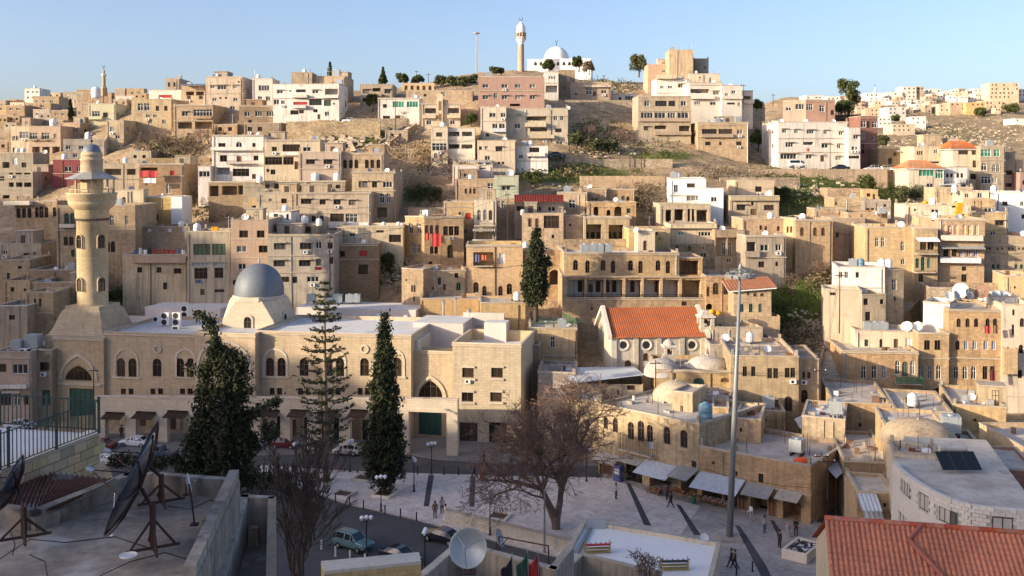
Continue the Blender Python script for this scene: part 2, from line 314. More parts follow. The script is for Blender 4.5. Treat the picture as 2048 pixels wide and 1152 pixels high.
def H(label, x0, x1, yt, yb, mat='tan', win='', d=None, yaw=None, dp=10, roof='roofc', par=.5, bal=(), hood=(), ledge=(), side='', top=(), name='house', cat='house', hm='coping', found=5, group=None, slabs=True, backm=None, lite=False, extra=None, depo=2.2, into=None):
    """a building: pixel rectangle of its front, put on the land where its foot is seen; windows given by rows of the photograph"""
    rs = random.Random(NB[0] * 17 + 3); NB[0] += 1
    if yaw is None: yaw = rs.uniform(-3, 3) - max(0, (x0 - 1400) / 65)
    elif x0 > 1560 and d and d < 215 and yaw > -12: yaw -= min(9, (x0 - 1400) / 65)
    if d is not None and into is None and d > 140: d += rs.uniform(-.35, .35)
    P = hit((x0 + x1) / 2, yb) if d is None else at((x0 + x1) / 2, yb, d)
    c, s = math.cos(R(yaw)), math.sin(R(yaw))
    def onf(px, py):                       # picture point -> (u, z) on the front plane
        r = ray(px, py); n = (-s, c); t = (P.x * n[0] + P.y * n[1]) / (r.x * n[0] + r.y * n[1]); q = Vector((0, 0, CAMZ)) + r * t
        return (q.x - P.x) * c + (q.y - P.y) * s, q.z
    ul, zt = onf(x0, yt); ur, _ = onf(x1, yt); zt2 = onf(x1, yt)[1]; zt = (onf((x0 + x1) / 2, yt)[1]); Wd = ur - ul
    base = Vector((P.x + ul * c, P.y + ul * s, P.z)); Ht = zt - P.z
    b = thing(name, label, cat, base, R(yaw), group)
    if into is None and cat == 'house' and d != 163.2: b.rotation_euler.y = rs.uniform(-.007, .007); b.rotation_euler.x = rs.uniform(-.004, .004)
    b['w'] = Wd; b['h'] = Ht; b['dp'] = dp
    holes = []; wins = []
    for k, dep, x, y, w, h in parse(win):
        if k in 'rkRKaATUC' and cat == 'house' and not lite: w *= 1.1; h *= 1.1
        u, z = onf(x, y); ua, _ = onf(x - w / 2, y); ub, _ = onf(x + w / 2, y); za = onf(x, y + h / 2)[1]; zb = onf(x, y - h / 2)[1]
        u -= ul; ua -= ul; ub -= ul; za -= P.z; zb -= P.z
        ua = max(ua, .08); ub = min(ub, Wd - .08); zb = min(zb, Ht - .12); w_, h_ = ub - ua, zb - za
        if w_ < .25 or h_ < .25: continue
        wins.append((k, dep, ua, ub, za, zb))
        if k in 'oLVq' or dep is None:
            hd = (dep or depo) if k in 'oL' else .16 if k in 'q' else .22
            if not any(ua < q[1] + .02 and ub > q[0] - .02 and za < q[3] + .02 and zb > q[2] - .02 for q in holes):
                arch = 1 if k in 'V' else (KIND[k][0] if k in KIND else 0)
                if k == 'V': hd = dep or 2.5
                holes.append((ua, ub, za, zb, arch, hd, (backm or mat) if k in 'oLVq' else None))
            else: wins.pop()
    wl = MB(); wall_face(wl, lambda u, v, n: (u, n, v), Wd, -found, Ht, holes, mat)
    def sw(T, Wf):                         # a few windows on the side walls, same rows as the front
        hs = []
        if side:
            rows = sorted({(round(q[4], 1), round(q[5], 1)) for q in wins if q[0] in 'rkRKaATUG' and q[1] is None and q[5] - q[4] < 2.6})
            last = -9
            for za, zb in rows:
                if za < last + .4 or zb - za < .6: continue
                last = zb; kk = [q[0] for q in wins if abs(q[4] - za) < .3 and q[0] in 'rkRKaATUG']; kk = kk[0] if kk else 'r'
                n = max(1, int(Wf / 4)); w_ = min(1.3, (zb - za) * (.6 if KIND[kk][0] else .9))
                for i in range(n):
                    if rs.random() < .25: continue
                    uc = Wf * (i + .5) / n + rs.uniform(-.4, .4)
                    hs.append((uc - w_ / 2, uc + w_ / 2, za, zb, KIND[kk][0], .22, None)); wins_side.append((kk, T, uc, w_, za, zb))
        wall_face(wl, T, Wf, -found, Ht, hs, mat)
    wins_side = []
    sw(lambda u, v, n: (Wd - n, u, v), dp) ; sw(lambda u, v, n: (n, dp - u, v), dp)
    wl.face([(0, dp, -found), (Wd, dp, -found), (Wd, dp, Ht), (0, dp, Ht)], mat)
    wobj = wl.build('wall', b)
    # roof with parapet
    rf = MB(); e = .24; hr = Ht - par; cp = .06
    if roof:
        rf.face([(e, e, hr), (Wd - e, e, hr), (Wd - e, dp - e, hr), (e, dp - e, hr)], roof)
        O = [(0, 0), (Wd, 0), (Wd, dp), (0, dp)]; I = [(e, e), (Wd - e, e), (Wd - e, dp - e), (e, dp - e)]; Q = [(-cp, -cp), (Wd + cp, -cp), (Wd + cp, dp + cp), (-cp, dp + cp)]
        hj = [Ht + .09 + (rs.uniform(-.06, .10) if cat == 'house' else 0) for _ in range(4)]
        for j in range(4):
            a = (j + 1) % 4; h0, h1 = hj[j], hj[a]
            rf.face([(*I[j], hr), (*I[a], hr), (*I[a], h1), (*I[j], h0)], mat)
            rf.face([(*Q[j], h0), (*Q[a], h1), (*I[a], h1), (*I[j], h0)], hm)
            rf.face([(*Q[j], Ht - .06), (*Q[a], Ht - .06), (*Q[a], h1), (*Q[j], h0)], hm); rf.face([(*Q[j], Ht - .06), (*Q[a], Ht - .06), (*O[a], Ht - .06), (*O[j], Ht - .06)], hm)
        rf.build('roof', b)
    # windows
    def put(k, w_, h_, loc, rz=0):
        if lite and k not in 'GYOUT': fd, pd = window_data(w_, h_, KIND[k][0], KIND[k][1], KIND[k][2])
        else: fd, pd = window_data(w_, h_, *KIND[k])
        nm = 'door' if k in 'dDgnE' else 'window'
        o = link(nm, fd, b, loc, (0, 0, rz)); o.scale = (w_ / max(.4, round(w_ * 6) / 6), 1, h_ / max(.4, round(h_ * 6) / 6)); link('shutter' if k in 'gW' else 'pane', pd, o)
        return o
    for k, dep, ua, ub, za, zb in wins:
        uc = (ua + ub) / 2; w_, h_ = ub - ua, zb - za
        if k in 'oVq': continue
        if k == 'L':
            dd = dep or depo; put('r', min(1.6, w_ * .4), h_ * .62, (uc, dd - .14, za + h_ * .12)); pm = MB(); pm.box(ua + .01, ub - .01, .02, .16, za, za + h_ * .4, mat); pm.build('loggia_parapet', b); continue
        put(k, w_, h_, (uc, (dep - .09) if dep else .13, za))
        if k in 'RK':
            hb = MB(); hb.box(ua - .25, ub + .25, -.55, -.003, zb + .12, zb + .22, 'coping'); hb.build('window_hood', b)
        if k in 'rkK' and not lite and cat == 'house' and dep is None and rs.random() < .14 and za > 1.5:
            ab = MB(); ab.box(uc - .4, uc + .4, -.34, -.02, za - .75, za - .2, 'tankwhite'); ab.lathe([(.2, 0), (.2, .01), (0, .01)], 'dark', 10); ab.v[-30:] = [(uc - .08 + v[0], -.35 - v[2], za - .47 + v[1]) for v in ab.v[-30:]]; ab.build('wall_cooler', b)
        elif k in 'rA' and not lite and dep is None and w_ > .7:
            hb = MB(); hb.box(ua - .08, ub + .08, -.10, -.003, za - .10, za - .02, 'coping'); hb.build('sill', b)
    for kk, T, uc, w_, za, zb in wins_side:
        p = T(uc, za, .13); right = T(0, 0, 0)[0] > .1
        put(kk, w_, zb - za, p, R(90) if right else R(-90))
    for y in ledge:
        z = onf((x0 + x1) / 2, y)[1] - P.z; lb = MB(); lb.box(-.12, Wd + .12, -.14, -.004, z - .08, z + .08, hm); lb.build('ledge', b)
    for bl in bal:
        xa, xb, ya, yb_, pr = bl[:5]; bm_ = bl[5] if len(bl) > 5 else mat
        ua, za = onf(xa, yb_); ub, zb = onf(xb, ya); ua -= ul; ub -= ul; za -= P.z; zb -= P.z
        bb = MB(); bb.box(ua, ub, -pr, -.004, za, za + .16, 'coping' if 'rail' in bm_ else bm_)
        if bm_ == 'rail' or bm_ == 'grail':
            rm = 'black' if bm_ == 'rail' else 'greenpaint'; n = int((ub - ua) / (.22 if bm_ == 'rail' else .17)); bw_ = .02 if bm_ == 'rail' else .055
            for i in range(n + 1):
                u = ua + .03 + (ub - ua - .06) * i / max(1, n); bb.box(u - bw_, u + bw_, -pr, -pr + .03, za + .16, zb, rm)
            bb.box(ua, ub, -pr - .01, -pr + .04, zb, zb + .05, rm)
            for u in (ua, ub - .04): bb.box(u, u + .04, -pr, -.01, zb, zb + .05, rm); bb.box(u, u + .04, -pr * .5, -pr * .5 + .03, za + .16, zb, rm)
        else:
            bb.box(ua, ub, -pr, -pr + .14, za + .16, zb, bm_); bb.box(ua, ua + .14, -pr + .14, -.004, za + .16, zb, bm_); bb.box(ub - .14, ub, -pr + .14, -.004, za + .16, zb, bm_)
        bb.build('balcony', b)
    for hd in hood:                         # canopies: x0,x1,y at wall, y at lip, projection, material
        xa, xb, ya, yb_, pr, hmm = hd; ua, za = onf(xa, ya); ub, _ = onf(xb, ya); zb = onf(xa, yb_)[1]; ua -= ul; ub -= ul; za -= P.z; zb -= P.z
        hb = MB(); hb.sheet((ua, -.03, za), (ub, -.03, za), (ub, -pr, zb), (ua, -pr, zb), hmm, n=max(4, int((ub - ua) / .35)), amp=.03)
        for u in (ua + .05, ub - .05): hb.tube([(u, -pr + .1, zb - .02), (u, -.02, zb - .9)], .03, 'framed', n=4)
        hb.build('canopy', b)
    # things on the roof
    if not lite and into is None and roof and Wd > 4 and cat == 'house':
        for _ in range(rs.choice([1, 2, 2])):
            u = rs.choice([rs.uniform(.2, .5), Wd - rs.uniform(.2, .5), rs.uniform(1, Wd - 1)])
            if not any(q[0] - .12 < u < q[1] + .12 for q in holes): dpm = MB(); dpm.tube([(u, -.09, -found), (u, -.09, Ht - .3)], .06, rs.choice(['greyc', 'framed', 'steel', 'brown']), 5); dpm.build('drainpipe', b)
        if rs.random() < .35:
            for (xx, yy) in ((.25, .25), (Wd - .25, .25), (Wd - .25, dp - .25), (.25, dp - .25)):
                cs = MB(); cs.box(xx - .17, xx + .17, yy - .17, yy + .17, Ht + .095, Ht + rs.uniform(.4, 1.0), 'greyc'); cs.build('column_stub', b)
        if not ledge and Ht > 5 and rs.random() < .45:
            z_ = Ht - 3.3
            while z_ > 1.5:
                if not any(q[2] - .1 < z_ < q[3] + .1 for q in holes): lb = MB(); lb.box(-.06, Wd + .06, -.10, -.004, z_ - .08, z_ + .08, hm); lb.build('ledge', b)
                z_ -= 3.3
        if Wd > 7 and dp > 8 and P.y > 165 and rs.random() < .22:
            rw = Wd * rs.uniform(.3, .5); ru = rs.choice([.4, Wd - rw - .4]); rh = rs.uniform(1.9, 2.5); sr = MB(); sr.box(ru, ru + rw, dp * .5, dp - .4, hr, hr + rh, rs.choice(['plaster', 'greyc', mat])); sr.build('roof_room', b); sr = MB(); sr.box(ru - .15, ru + rw + .15, dp * .5 - .2, dp - .3, hr + rh + .003, hr + rh + .15, 'coping'); sr.build('roof_room_slab', b); sr = MB(); sr.box(ru + rw * .3, ru + rw * .3 + .9, dp * .5 - .03, dp * .5 - .004, hr + .02, hr + 1.75, 'framed'); sr.build('roof_room_door', b)
        cl = MB()
        for _ in range(rs.randint(3, 9) if P.y > 136 else rs.randint(10, 22)):
            xx, yy = rs.uniform(.6, Wd - .6), rs.uniform(.5, dp * .8); a_ = rs.uniform(.1, .45); hh_ = rs.uniform(.15, .75)
            if rs.random() < .6: cl.box(xx - a_, xx + a_, yy - a_ * .6, yy + a_ * .6, hr, hr + hh_, rs.choice(['rubble', 'greyc', 'wood', 'rust', 'clothwhite', 'steel', 'zincgrey']))
            else: cl.tube([(xx, yy, hr), (xx, yy, hr + rs.uniform(.8, 2.2))], .035, 'ironrust', 4)
        struct(cl.build('roof_clutter', b), 'stuff')
        if rs.random() < .35:
            vs_ = MB(); z_ = Ht * rs.uniform(.45, .8); pts_ = [(Wd * k / 8, -.05, z_ - .35 * math.sin(math.pi * k / 8) + rs.uniform(-.08, .08)) for k in range(9)]; vs_.tube(pts_, .022, 'black', 3, False); vs_.build('wall_cable', b)
    if not top and not lite and into is None and roof and cat == 'house' and Wd > 5 and rs.random() < .6:
        top = [(rs.choice(['tank', 'dish', 'stank', 'gdish', 'dish', 'aerial']), x0 + (x1 - x0) * rs.uniform(.15, .85), rs.uniform(1.2, 3.5), rs.uniform(.8, 1.15))]
    cnt = {}
    for it in top: cnt[it[0]] = cnt.get(it[0], 0) + 1
    seen = {}
    ORD = ['first', 'second', 'third', 'fourth', 'fifth', 'sixth', 'seventh', 'eighth']
    for it in sorted(top, key=lambda q: q[1]):
        u = onf(it[1], yt)[0] - ul; back = it[2] if len(it) > 2 else 1.6; kd = it[0]
        loc = base + Vector((u * c - back * s, u * s + back * c, hr)); i = seen.get(kd, 0); seen[kd] = i + 1
        pre = (ORD[i] + ' ' if cnt[kd] > 1 else ''); roofitem(kd, pre, label, loc, yaw, rs, it[3] if len(it) > 3 else 1.0, cnt[kd] > 1)
    if extra: extra(b, Wd, Ht, onf, ul, P, wl)
    if into is not None:
        into = LAST[0] if into == 'last' else into; mw = Matrix.Translation(b.location) @ Matrix.Rotation(R(yaw), 4, 'Z'); mi = (Matrix.Translation(into.location) @ Matrix.Rotation(into.rotation_euler.z, 4, 'Z')).inverted()
        for ch in list(b.children):
            ml = mi @ mw @ Matrix.LocRotScale(ch.location, ch.rotation_euler, ch.scale); ch.parent = into; ch.location = ml.to_translation(); ch.rotation_euler = ml.to_euler()
        bpy.data.objects.remove(b); return into
    LAST[0] = b
    return b
LAST = [None]
def lbl(*w):
    t = ' '.join(w).split(); return ' '.join(t[:16])
def tank_data():
    a = MB(); a.lathe([(0, 0), (.56, 0), (.6, .04), (.6, .35), (.62, .38), (.6, .41), (.6, .8), (.62, .83), (.6, .86), (.6, 1.2), (.5, 1.38), (.22, 1.47), (.2, 1.55), (0, 1.56)], 'tankwhite', 14); w = a.data('tank_shell', True)
    a = MB(); a.lathe([(0, 0), (.56, 0), (.6, .04), (.6, .35), (.62, .38), (.6, .41), (.6, .8), (.62, .83), (.6, .86), (.6, 1.2), (.5, 1.38), (.22, 1.47), (.2, 1.55), (0, 1.56)], 'tankblue', 14); bl = a.data('tank_shell', True)
    q = MB(); q.box(-.6, .6, -.6, .6, .25, 1.4, 'steel'); 
    for z in (.6, 1.02): q.box(-.62, .62, -.62, .62, z, z + .05, 'steel')
    for x in (-.35, .35): q.box(x - .03, x + .03, -.62, .62, .25, 1.42, 'steel')
    q.lathe([(.25, 1.4), (.25, 1.48), (0, 1.49)], 'steel', 10)
    for x in (-.5, .5):
        for y in (-.5, .5): q.box(x - .04, x + .04, y - .04, y + .04, 0, .25, 'ironrust')
    st = MB()
    for x in (-.45, .45): st.box(x - .06, x + .06, -.6, .6, -.2, 0, 'ironrust')
    return w, bl, q.data('tank_shell'), st.data('stand')
TW, TB, TS, TST = tank_data()
def dish_data(mat):
    d = MB(); pr = [(0, 0), (.2, .02), (.4, .07), (.6, .16), (.75, .26), (.78, .30), (.74, .29), (.55, .17), (.35, .08), (0, .03)]
    d.lathe(pr, mat, 18); a = MB(); a.tube([(0, -.7, .25), (0, 0, .75)], .02, 'steel', 4); a.tube([(.5, .4, .2), (0, 0, .75)], .015, 'steel', 4); a.tube([(-.5, .4, .2), (0, 0, .75)], .015, 'steel', 4); a.lathe([(0, .7), (.06, .7), (.06, .85), (0, .86)], 'steel', 8)
    p = MB(); p.tube([(0, 0, 0), (0, 0, .95)], .045, 'ironrust', 6); p.box(-.25, .25, -.25, .25, 0, .05, 'ironrust')
    return d.data('reflector', True), a.data('feed_arm'), p.data('mast')
DW = dish_data('tankwhite'); DG = dish_data('steel'); DR = dish_data('wood'); DGR = dish_data('zincgrey')
def dish(label, loc, az, el=35, sc=1.0, kind='w', group=None):
    dd = {'w': DW, 'g': DG, 'r': DR, 'z': DGR}[kind]
    t = thing('satellite_dish', label, 'satellite dish', loc, 0, group)
    link('mast', dd[2], t, sc=sc)
    rot = Vector((math.cos(R(el)) * math.sin(R(az)), -math.cos(R(el)) * math.cos(R(az)), math.sin(R(el)))).to_track_quat('Z', 'Y').to_euler()
    r = link('reflector', dd[0], t, (0, 0, .95 * sc), rot, sc); link('feed_arm', dd[1], r)
    return t
ac_b = MB(); ac_b.box(-.45, .45, -.18, .18, .05, .85, 'tankwhite'); ac_b.box(-.45, -.35, -.16, .16, 0, .05, 'steel'); ac_b.box(.35, .45, -.16, .16, 0, .05, 'steel'); AC1 = ac_b.data('casing')
ac_f = MB(); ac_f.lathe([(.3, 0), (.3, .02), (.24, .02), (.08, .012), (0, .012)], 'dark', 16); AC2 = ac_f.data('fan_grille')
def ac_unit(label, loc, rz=0, sc=1.0, tall=False, group=None):
    t = thing('air_conditioner', label, 'air conditioner', loc, rz, group); o = link('casing', AC1, t, sc=(sc, sc, sc * (1.7 if tall else 1)))
    for z in ((.45,) if not tall else (.42, 1.1)): link('fan_grille', AC2, t, (-.08 * sc, -.182 * sc, z * sc), (R(90), 0, 0), sc)
    return t
def roofitem(kd, pre, label, loc, yaw, rs, sc, many):
    short = label
    if kd in ('tank', 'btank', 'stank'):
        n = {'tank': 'white water tank', 'btank': 'blue water tank', 'stank': 'square steel water tank'}[kd]
        t = thing('water_tank', lbl(pre + n, 'atop the', short), 'water tank', loc + Vector((0, 0, .22 * sc)), R(yaw))
        link('tank_shell', {'tank': TW, 'btank': TB, 'stank': TS}[kd], t, sc=sc); link('stand', TST, t, sc=sc)
    elif kd in ('dish', 'gdish', 'rdish'):
        n = {'dish': 'white', 'gdish': 'grey', 'rdish': 'rust brown'}[kd]
        dish(lbl(pre + n, 'satellite dish atop the', short), loc, rs.uniform(-60, 60), 32, sc * .72, {'dish': 'w', 'gdish': 'g', 'rdish': 'r'}[kd])
    elif kd == 'ac': ac_unit(lbl(pre + 'air conditioner atop the', short), loc, R(yaw), sc)
    elif kd == 'aerial':
        t = thing('aerial', lbl(pre + 'thin television aerial atop the', short), 'aerial', loc); a = MB(); a.tube([(0, 0, 0), (0, 0, 3.2 * sc)], .03, 'steel', 4); a.build('mast', t); a = MB()
        a.tube([(-.7, 0, 3 * sc), (.7, 0, 3 * sc)], .02, 'steel', 4)
        for i in range(5): a.tube([(-.6 + i * .3, -.35, 3 * sc), (-.6 + i * .3, .35, 3 * sc)], .015, 'steel', 4)
        a.build('antenna', t)
    elif kd == 'shed':
        t = thing('roof_shed', lbl(pre + 'small rooftop room atop the', short), 'shed', loc, R(yaw)); a = MB(); a.box(-1.5 * sc, 1.5 * sc, 0, 2.6 * sc, 0, 2.3 * sc, 'plaster'); a.build('wall', t)
        a = MB(); a.box(-1.65 * sc, 1.65 * sc, -.15, 2.75 * sc, 2.3 * sc, 2.45 * sc, 'coping'); a.build('roof', t); fd, pd = window_data(.9, 1.8, 0, 'framed', 'wood'); o = link('door', fd, t, (.3, -.02, .02)); link('pane', pd, o)
    elif kd == 'stairhut':
        t = thing('stair_hut', lbl(pre + 'stair head room atop the', short), 'shed', loc, R(yaw)); a = MB(); a.box(-1.3 * sc, 1.3 * sc, 0, 3 * sc, 0, 2.6 * sc, 'cream'); a.build('wall', t)
        a = MB(); a.box(-1.42 * sc, 1.42 * sc, -.12, 3.12 * sc, 2.6 * sc, 2.72 * sc, 'coping'); a.build('roof', t)
# ------------------------------------------------------------------ terrain
GRASS = [(1605, 600, 85, 45, 1.1), (1560, 620, 40, 60, 1.3), (1150, 348, 130, 22, .9), (1620, 368, 90, 26, 1), (700, 268, 95, 22, .9), (1195, 245, 65, 45, .3), (1330, 312, 70, 14, .6), (1760, 388, 120, 24, .9), (1860, 372, 50, 26, .9),
         (840, 385, 45, 20, .8), (1700, 330, 120, 20, .5), (780, 520, 30, 30, .6), (250, 590, 60, 20, .9), (330, 280, 60, 25, .4), (1230, 175, 60, 25, .2), (1590, 410, 60, 30, .9), (1490, 300, 60, 30, .4), (2020, 450, 60, 20, .8), (1900, 270, 160, 40, .35)]
def grassy(px, py):
    g = 0.0
    for x, y, rx, ry, k in GRASS: g += k * math.exp(-((px - x) / rx) ** 2 - ((py - y) / ry) ** 2)
    return g
rng = np.random.default_rng(5)
def vnoise(x, y, seed=0):
    def h(i, j): return math.modf(abs(math.sin(i * 127.1 + j * 311.7 + seed * 17.3) * 43758.5453))[0]
    i, j = math.floor(x), math.floor(y); a, b = x - i, y - j; a = a * a * (3 - 2 * a); b = b * b * (3 - 2 * b)
    return (h(i, j) * (1 - a) + h(i + 1, j) * a) * (1 - b) + (h(i, j + 1) * (1 - a) + h(i + 1, j + 1) * a) * b
def terr():
    A = np.linspace(-.72, .72, 181); D = np.concatenate([np.arange(6, 20, 2.), np.arange(20, 130, 4.), np.arange(130, 300, 1.6), np.arange(300, 460, 4.), np.arange(460, 1001, 7.), np.array([1100., 1400, 2500, 5000])])
    V = []; g = []
    for d in D:
        for a in A:
            x, y = a * d, d; z = ground(x, min(y, 1100.))
            if d > 1100: z -= (d - 1100) * .02
            k = min(1, max(0, (z - .5) / 3)) * min(1, max(0, (d - 125) / 20))
            n = (vnoise(x * .13, y * .13, 1) - .6) * 1.3 + (vnoise(x * .5, y * .5, 2) - .6) * .8
            if d > 440: n *= 2.2; n += 1.6 * (((z * .28) % 1) - .5)
            V.append((x, y, z + k * n - .08)); px, py = proj((x, y, z)); g.append(grassy(px, py) if d > 140 else 0)
    nA = len(A); Fc = [(j * nA + i, j * nA + i + 1, (j + 1) * nA + i + 1, (j + 1) * nA + i) for j in range(len(D) - 1) for i in range(nA - 1)]
    me = bpy.data.meshes.new('hillside'); me.from_pydata(V, [], Fc); me.materials.append(MATS['land']); me.polygons.foreach_set('use_smooth', [True] * len(Fc))
    at_ = me.attributes.new('grass', 'FLOAT', 'POINT'); at_.data.foreach_set('value', g)
    o = bpy.data.objects.new('hillside', me); COL.objects.link(o); struct(o)
m, t, b = newmat('land'); L = t.links.new
ge = nd(t, 'ShaderNodeNewGeometry'); n1 = nd(t, 'ShaderNodeTexNoise'); val(n1, 'Scale', .16); val(n1, 'Detail', 8); val(n1, 'Roughness', .65); L(ge.outputs['Position'], n1.inputs['Vector'])
n2 = nd(t, 'ShaderNodeTexNoise'); val(n2, 'Scale', 1.1); val(n2, 'Detail', 8); val(n2, 'Roughness', .7); L(ge.outputs['Position'], n2.inputs['Vector'])
r1 = nd(t, 'ShaderNodeValToRGB'); r1.color_ramp.elements[0].position = .35; r1.color_ramp.elements[0].color = (.21, .155, .10, 1); r1.color_ramp.elements[1].position = .62; r1.color_ramp.elements[1].color = (.58, .45, .30, 1)
e = r1.color_ramp.elements.new(.5); e.color = (.39, .29, .185, 1)
mxn = nd(t, 'ShaderNodeMath', operation='MULTIPLY_ADD'); val(mxn, 1, .5); L(n1.outputs[0], mxn.inputs[0])
hf = nd(t, 'ShaderNodeMath', operation='MULTIPLY'); val(hf, 1, .5); L(n2.outputs[0], hf.inputs[0]); L(hf.outputs[0], mxn.inputs[2]); L(mxn.outputs[0], r1.inputs[0])
ga = nd(t, 'ShaderNodeAttribute', attribute_name='grass'); n3 = nd(t, 'ShaderNodeTexNoise'); val(n3, 'Scale', .45); val(n3, 'Detail', 6); L(ge.outputs['Position'], n3.inputs['Vector'])
gm = nd(t, 'ShaderNodeMath', operation='ADD'); L(ga.outputs['Fac'], gm.inputs[0]); L(n3.outputs[0], gm.inputs[1])
gr = nd(t, 'ShaderNodeMapRange'); val(gr, 1, .72); val(gr, 2, 1.05); L(gm.outputs[0], gr.inputs[0])
gc = nd(t, 'ShaderNodeMix', data_type='RGBA'); L(n2.outputs[0], gc.inputs[0]); gc.inputs[6].default_value = (.075, .09, .026, 1); gc.inputs[7].default_value = (.165, .18, .06, 1)
c = nd(t, 'ShaderNodeMix', data_type='RGBA'); L(gr.outputs[0], c.inputs[0]); L(r1.outputs[0], c.inputs[6]); L(gc.outputs[2], c.inputs[7]); L(c.outputs[2], b.inputs['Base Color']); val(b, 'Roughness', .95); val(b, 'Specular IOR Level', .1)
bp = nd(t, 'ShaderNodeBump'); val(bp, 'Strength', .9); val(bp, 'Distance', .6); L(n2.outputs[0], bp.inputs['Height']); L(bp.outputs[0], b.inputs['Normal'])
terr()
# unseen hill added beyond the left edge, crest shaped to shade plaza and mosque
def ridge():
    TX, TY = SY, -SX; te = math.tan(SUN_EL); V = []; Q = [40, 70, 100, 130, 155, 180, 205, 240, 300, 400, 520]; n = 0
    ws = np.arange(-160, 330, 5.)
    for w in ws:
        h = np.interp(w, [-160, 40, 66, 84, 100, 122, 150, 168, 179, 192, 230, 290, 330], [33, 34, 33, 27, 25, 18, 18, 20, 30, 33, 32, 28, 14])
        h += (vnoise(w * .11, 3) - .5) * 5 + (vnoise(w * .3, 9) - .5) * 2.2
        for q in Q:
            z = h + (180 - 2) * te - abs(q - 180) * (.42 if q < 180 else .22); x, y = SX * q + TX * w, SY * q + TY * w
            V.append((x, y, max(z, -4)))
    k = len(Q); Fc = [(i * k + j, i * k + j + 1, (i + 1) * k + j + 1, (i + 1) * k + j) for i in range(len(ws) - 1) for j in range(k - 1)]
    me = bpy.data.meshes.new('hill'); me.from_pydata(V, [], Fc); me.materials.append(MATS['land']); o = bpy.data.objects.new('hill', me); COL.objects.link(o); struct(o)
ridge()
# ------------------------------------------------------------------ street, plaza, pavements
M('asphalt', (.10, .097, .098), var=.2, streak=0, fine=2, patch=((.085, .085, .09), .12, .55)); M('paving', (.74, .655, .60), var=.18, streak=0, fine=2.2, brick=None, patch=((.60, .52, .465), .35, .53)); M('pavegrey', (.47, .435, .405), var=.18, streak=0, fine=2, patch=((.56, .525, .49), .3, .52))
M('pavedark', (.075, .075, .08), var=.2, streak=0, fine=2); M('kerb', (.33, .30, .27), var=.2, streak=0); M('sidepave', (.19, .18, .175), var=.15, streak=0)
def addpaver(name, w, h, amt):
    m = MATS[name]; t = m.node_tree; L = t.links.new; b = t.nodes['Principled BSDF']; src = b.inputs['Base Color'].links[0].from_socket
    tc = nd(t, 'ShaderNodeTexCoord'); mp = nd(t, 'ShaderNodeMapping'); val(mp, 'Rotation', (0, 0, .55)); L(tc.outputs['Object'], mp.inputs[0])
    bk = nd(t, 'ShaderNodeTexBrick'); L(mp.outputs[0], bk.inputs['Vector']); val(bk, 'Scale', 1); val(bk, 'Brick Width', w); val(bk, 'Row Height', h); val(bk, 'Mortar Size', .02); val(bk, 'Color1', (1 - amt,) * 3 + (1,)); val(bk, 'Color2', (1.05,) * 3 + (1,)); val(bk, 'Mortar', (.62,) * 3 + (1,))
    c = nd(t, 'ShaderNodeMix', data_type='RGBA', blend_type='MULTIPLY'); c.inputs[0].default_value = 1; L(src, c.inputs[6]); L(bk.outputs[0], c.inputs[7]); L(c.outputs[2], b.inputs['Base Color'])
addpaver('paving', .5, .25, .2); addpaver('pavegrey', .5, .25, .2); addpaver('paving', 2.4, 2.4, .10); addpaver('pavegrey', 2.4, 2.4, .10)
def flat(name, pxs, z, mat, thick=None, side='kerb', kind='structure'):
    P = [onz(x, y, z) for x, y in pxs]; mb = MB()
    if thick: mb.prism([(p.x, p.y) for p in P], z - thick, z, side, True, mat)
    else: mb.face([(p.x, p.y, z) for p in P], mat)
    o = mb.build(name); struct(o, kind); return o
road = MB(); road.face([(-90, 84, .0), (60, 84, .0), (60, 112, .0), (12, 141, .0), (-95, 156, .0)], 'asphalt'); struct(road.build('road'))
PZ = .14
flat('plaza', [(520, 930), (640, 938), (760, 944), (1040, 952), (1215, 955), (1300, 985), (1400, 1012), (1300, 1160), (1210, 1160), (1150, 1122), (1040, 1094), (940, 1068), (830, 1038), (690, 1006), (600, 975), (520, 955)], PZ, 'paving', .16)
flat('market_pavement', [(1215, 935), (1420, 990), (1640, 1045), (1800, 1060), (1900, 1160), (1250, 1160), (1300, 1010), (1250, 985), (1205, 950)], PZ - .004, 'pavegrey', .15)
flat('mosque_pavement', [(190, 905), (420, 912), (640, 905), (800, 905), (880, 918), (1000, 926), (1215, 930), (1100, 890), (980, 865), (800, 872), (190, 862)], PZ, 'sidepave', .16)
for x in ([(857, 950), (868, 950), (858, 1013), (847, 1012)], [(941, 952), (951, 952), (949, 1014), (938, 1013)], [(786, 946), (796, 946), (782, 974), (772, 973)]): flat('paving_stripe', x, PZ + .005, 'pavedark')
for x in ([(1252, 965), (1261, 967), (1303, 1052), (1288, 1050)], [(1352, 1008), (1361, 1010), (1402, 1070), (1388, 1070)], [(1470, 1050), (1480, 1052), (1532, 1130), (1545, 1158), (1525, 1158)], [(1540, 1040), (1549, 1042), (1562, 1065), (1553, 1066)]): flat('paving_stripe', x, PZ + .005, 'pavedark')
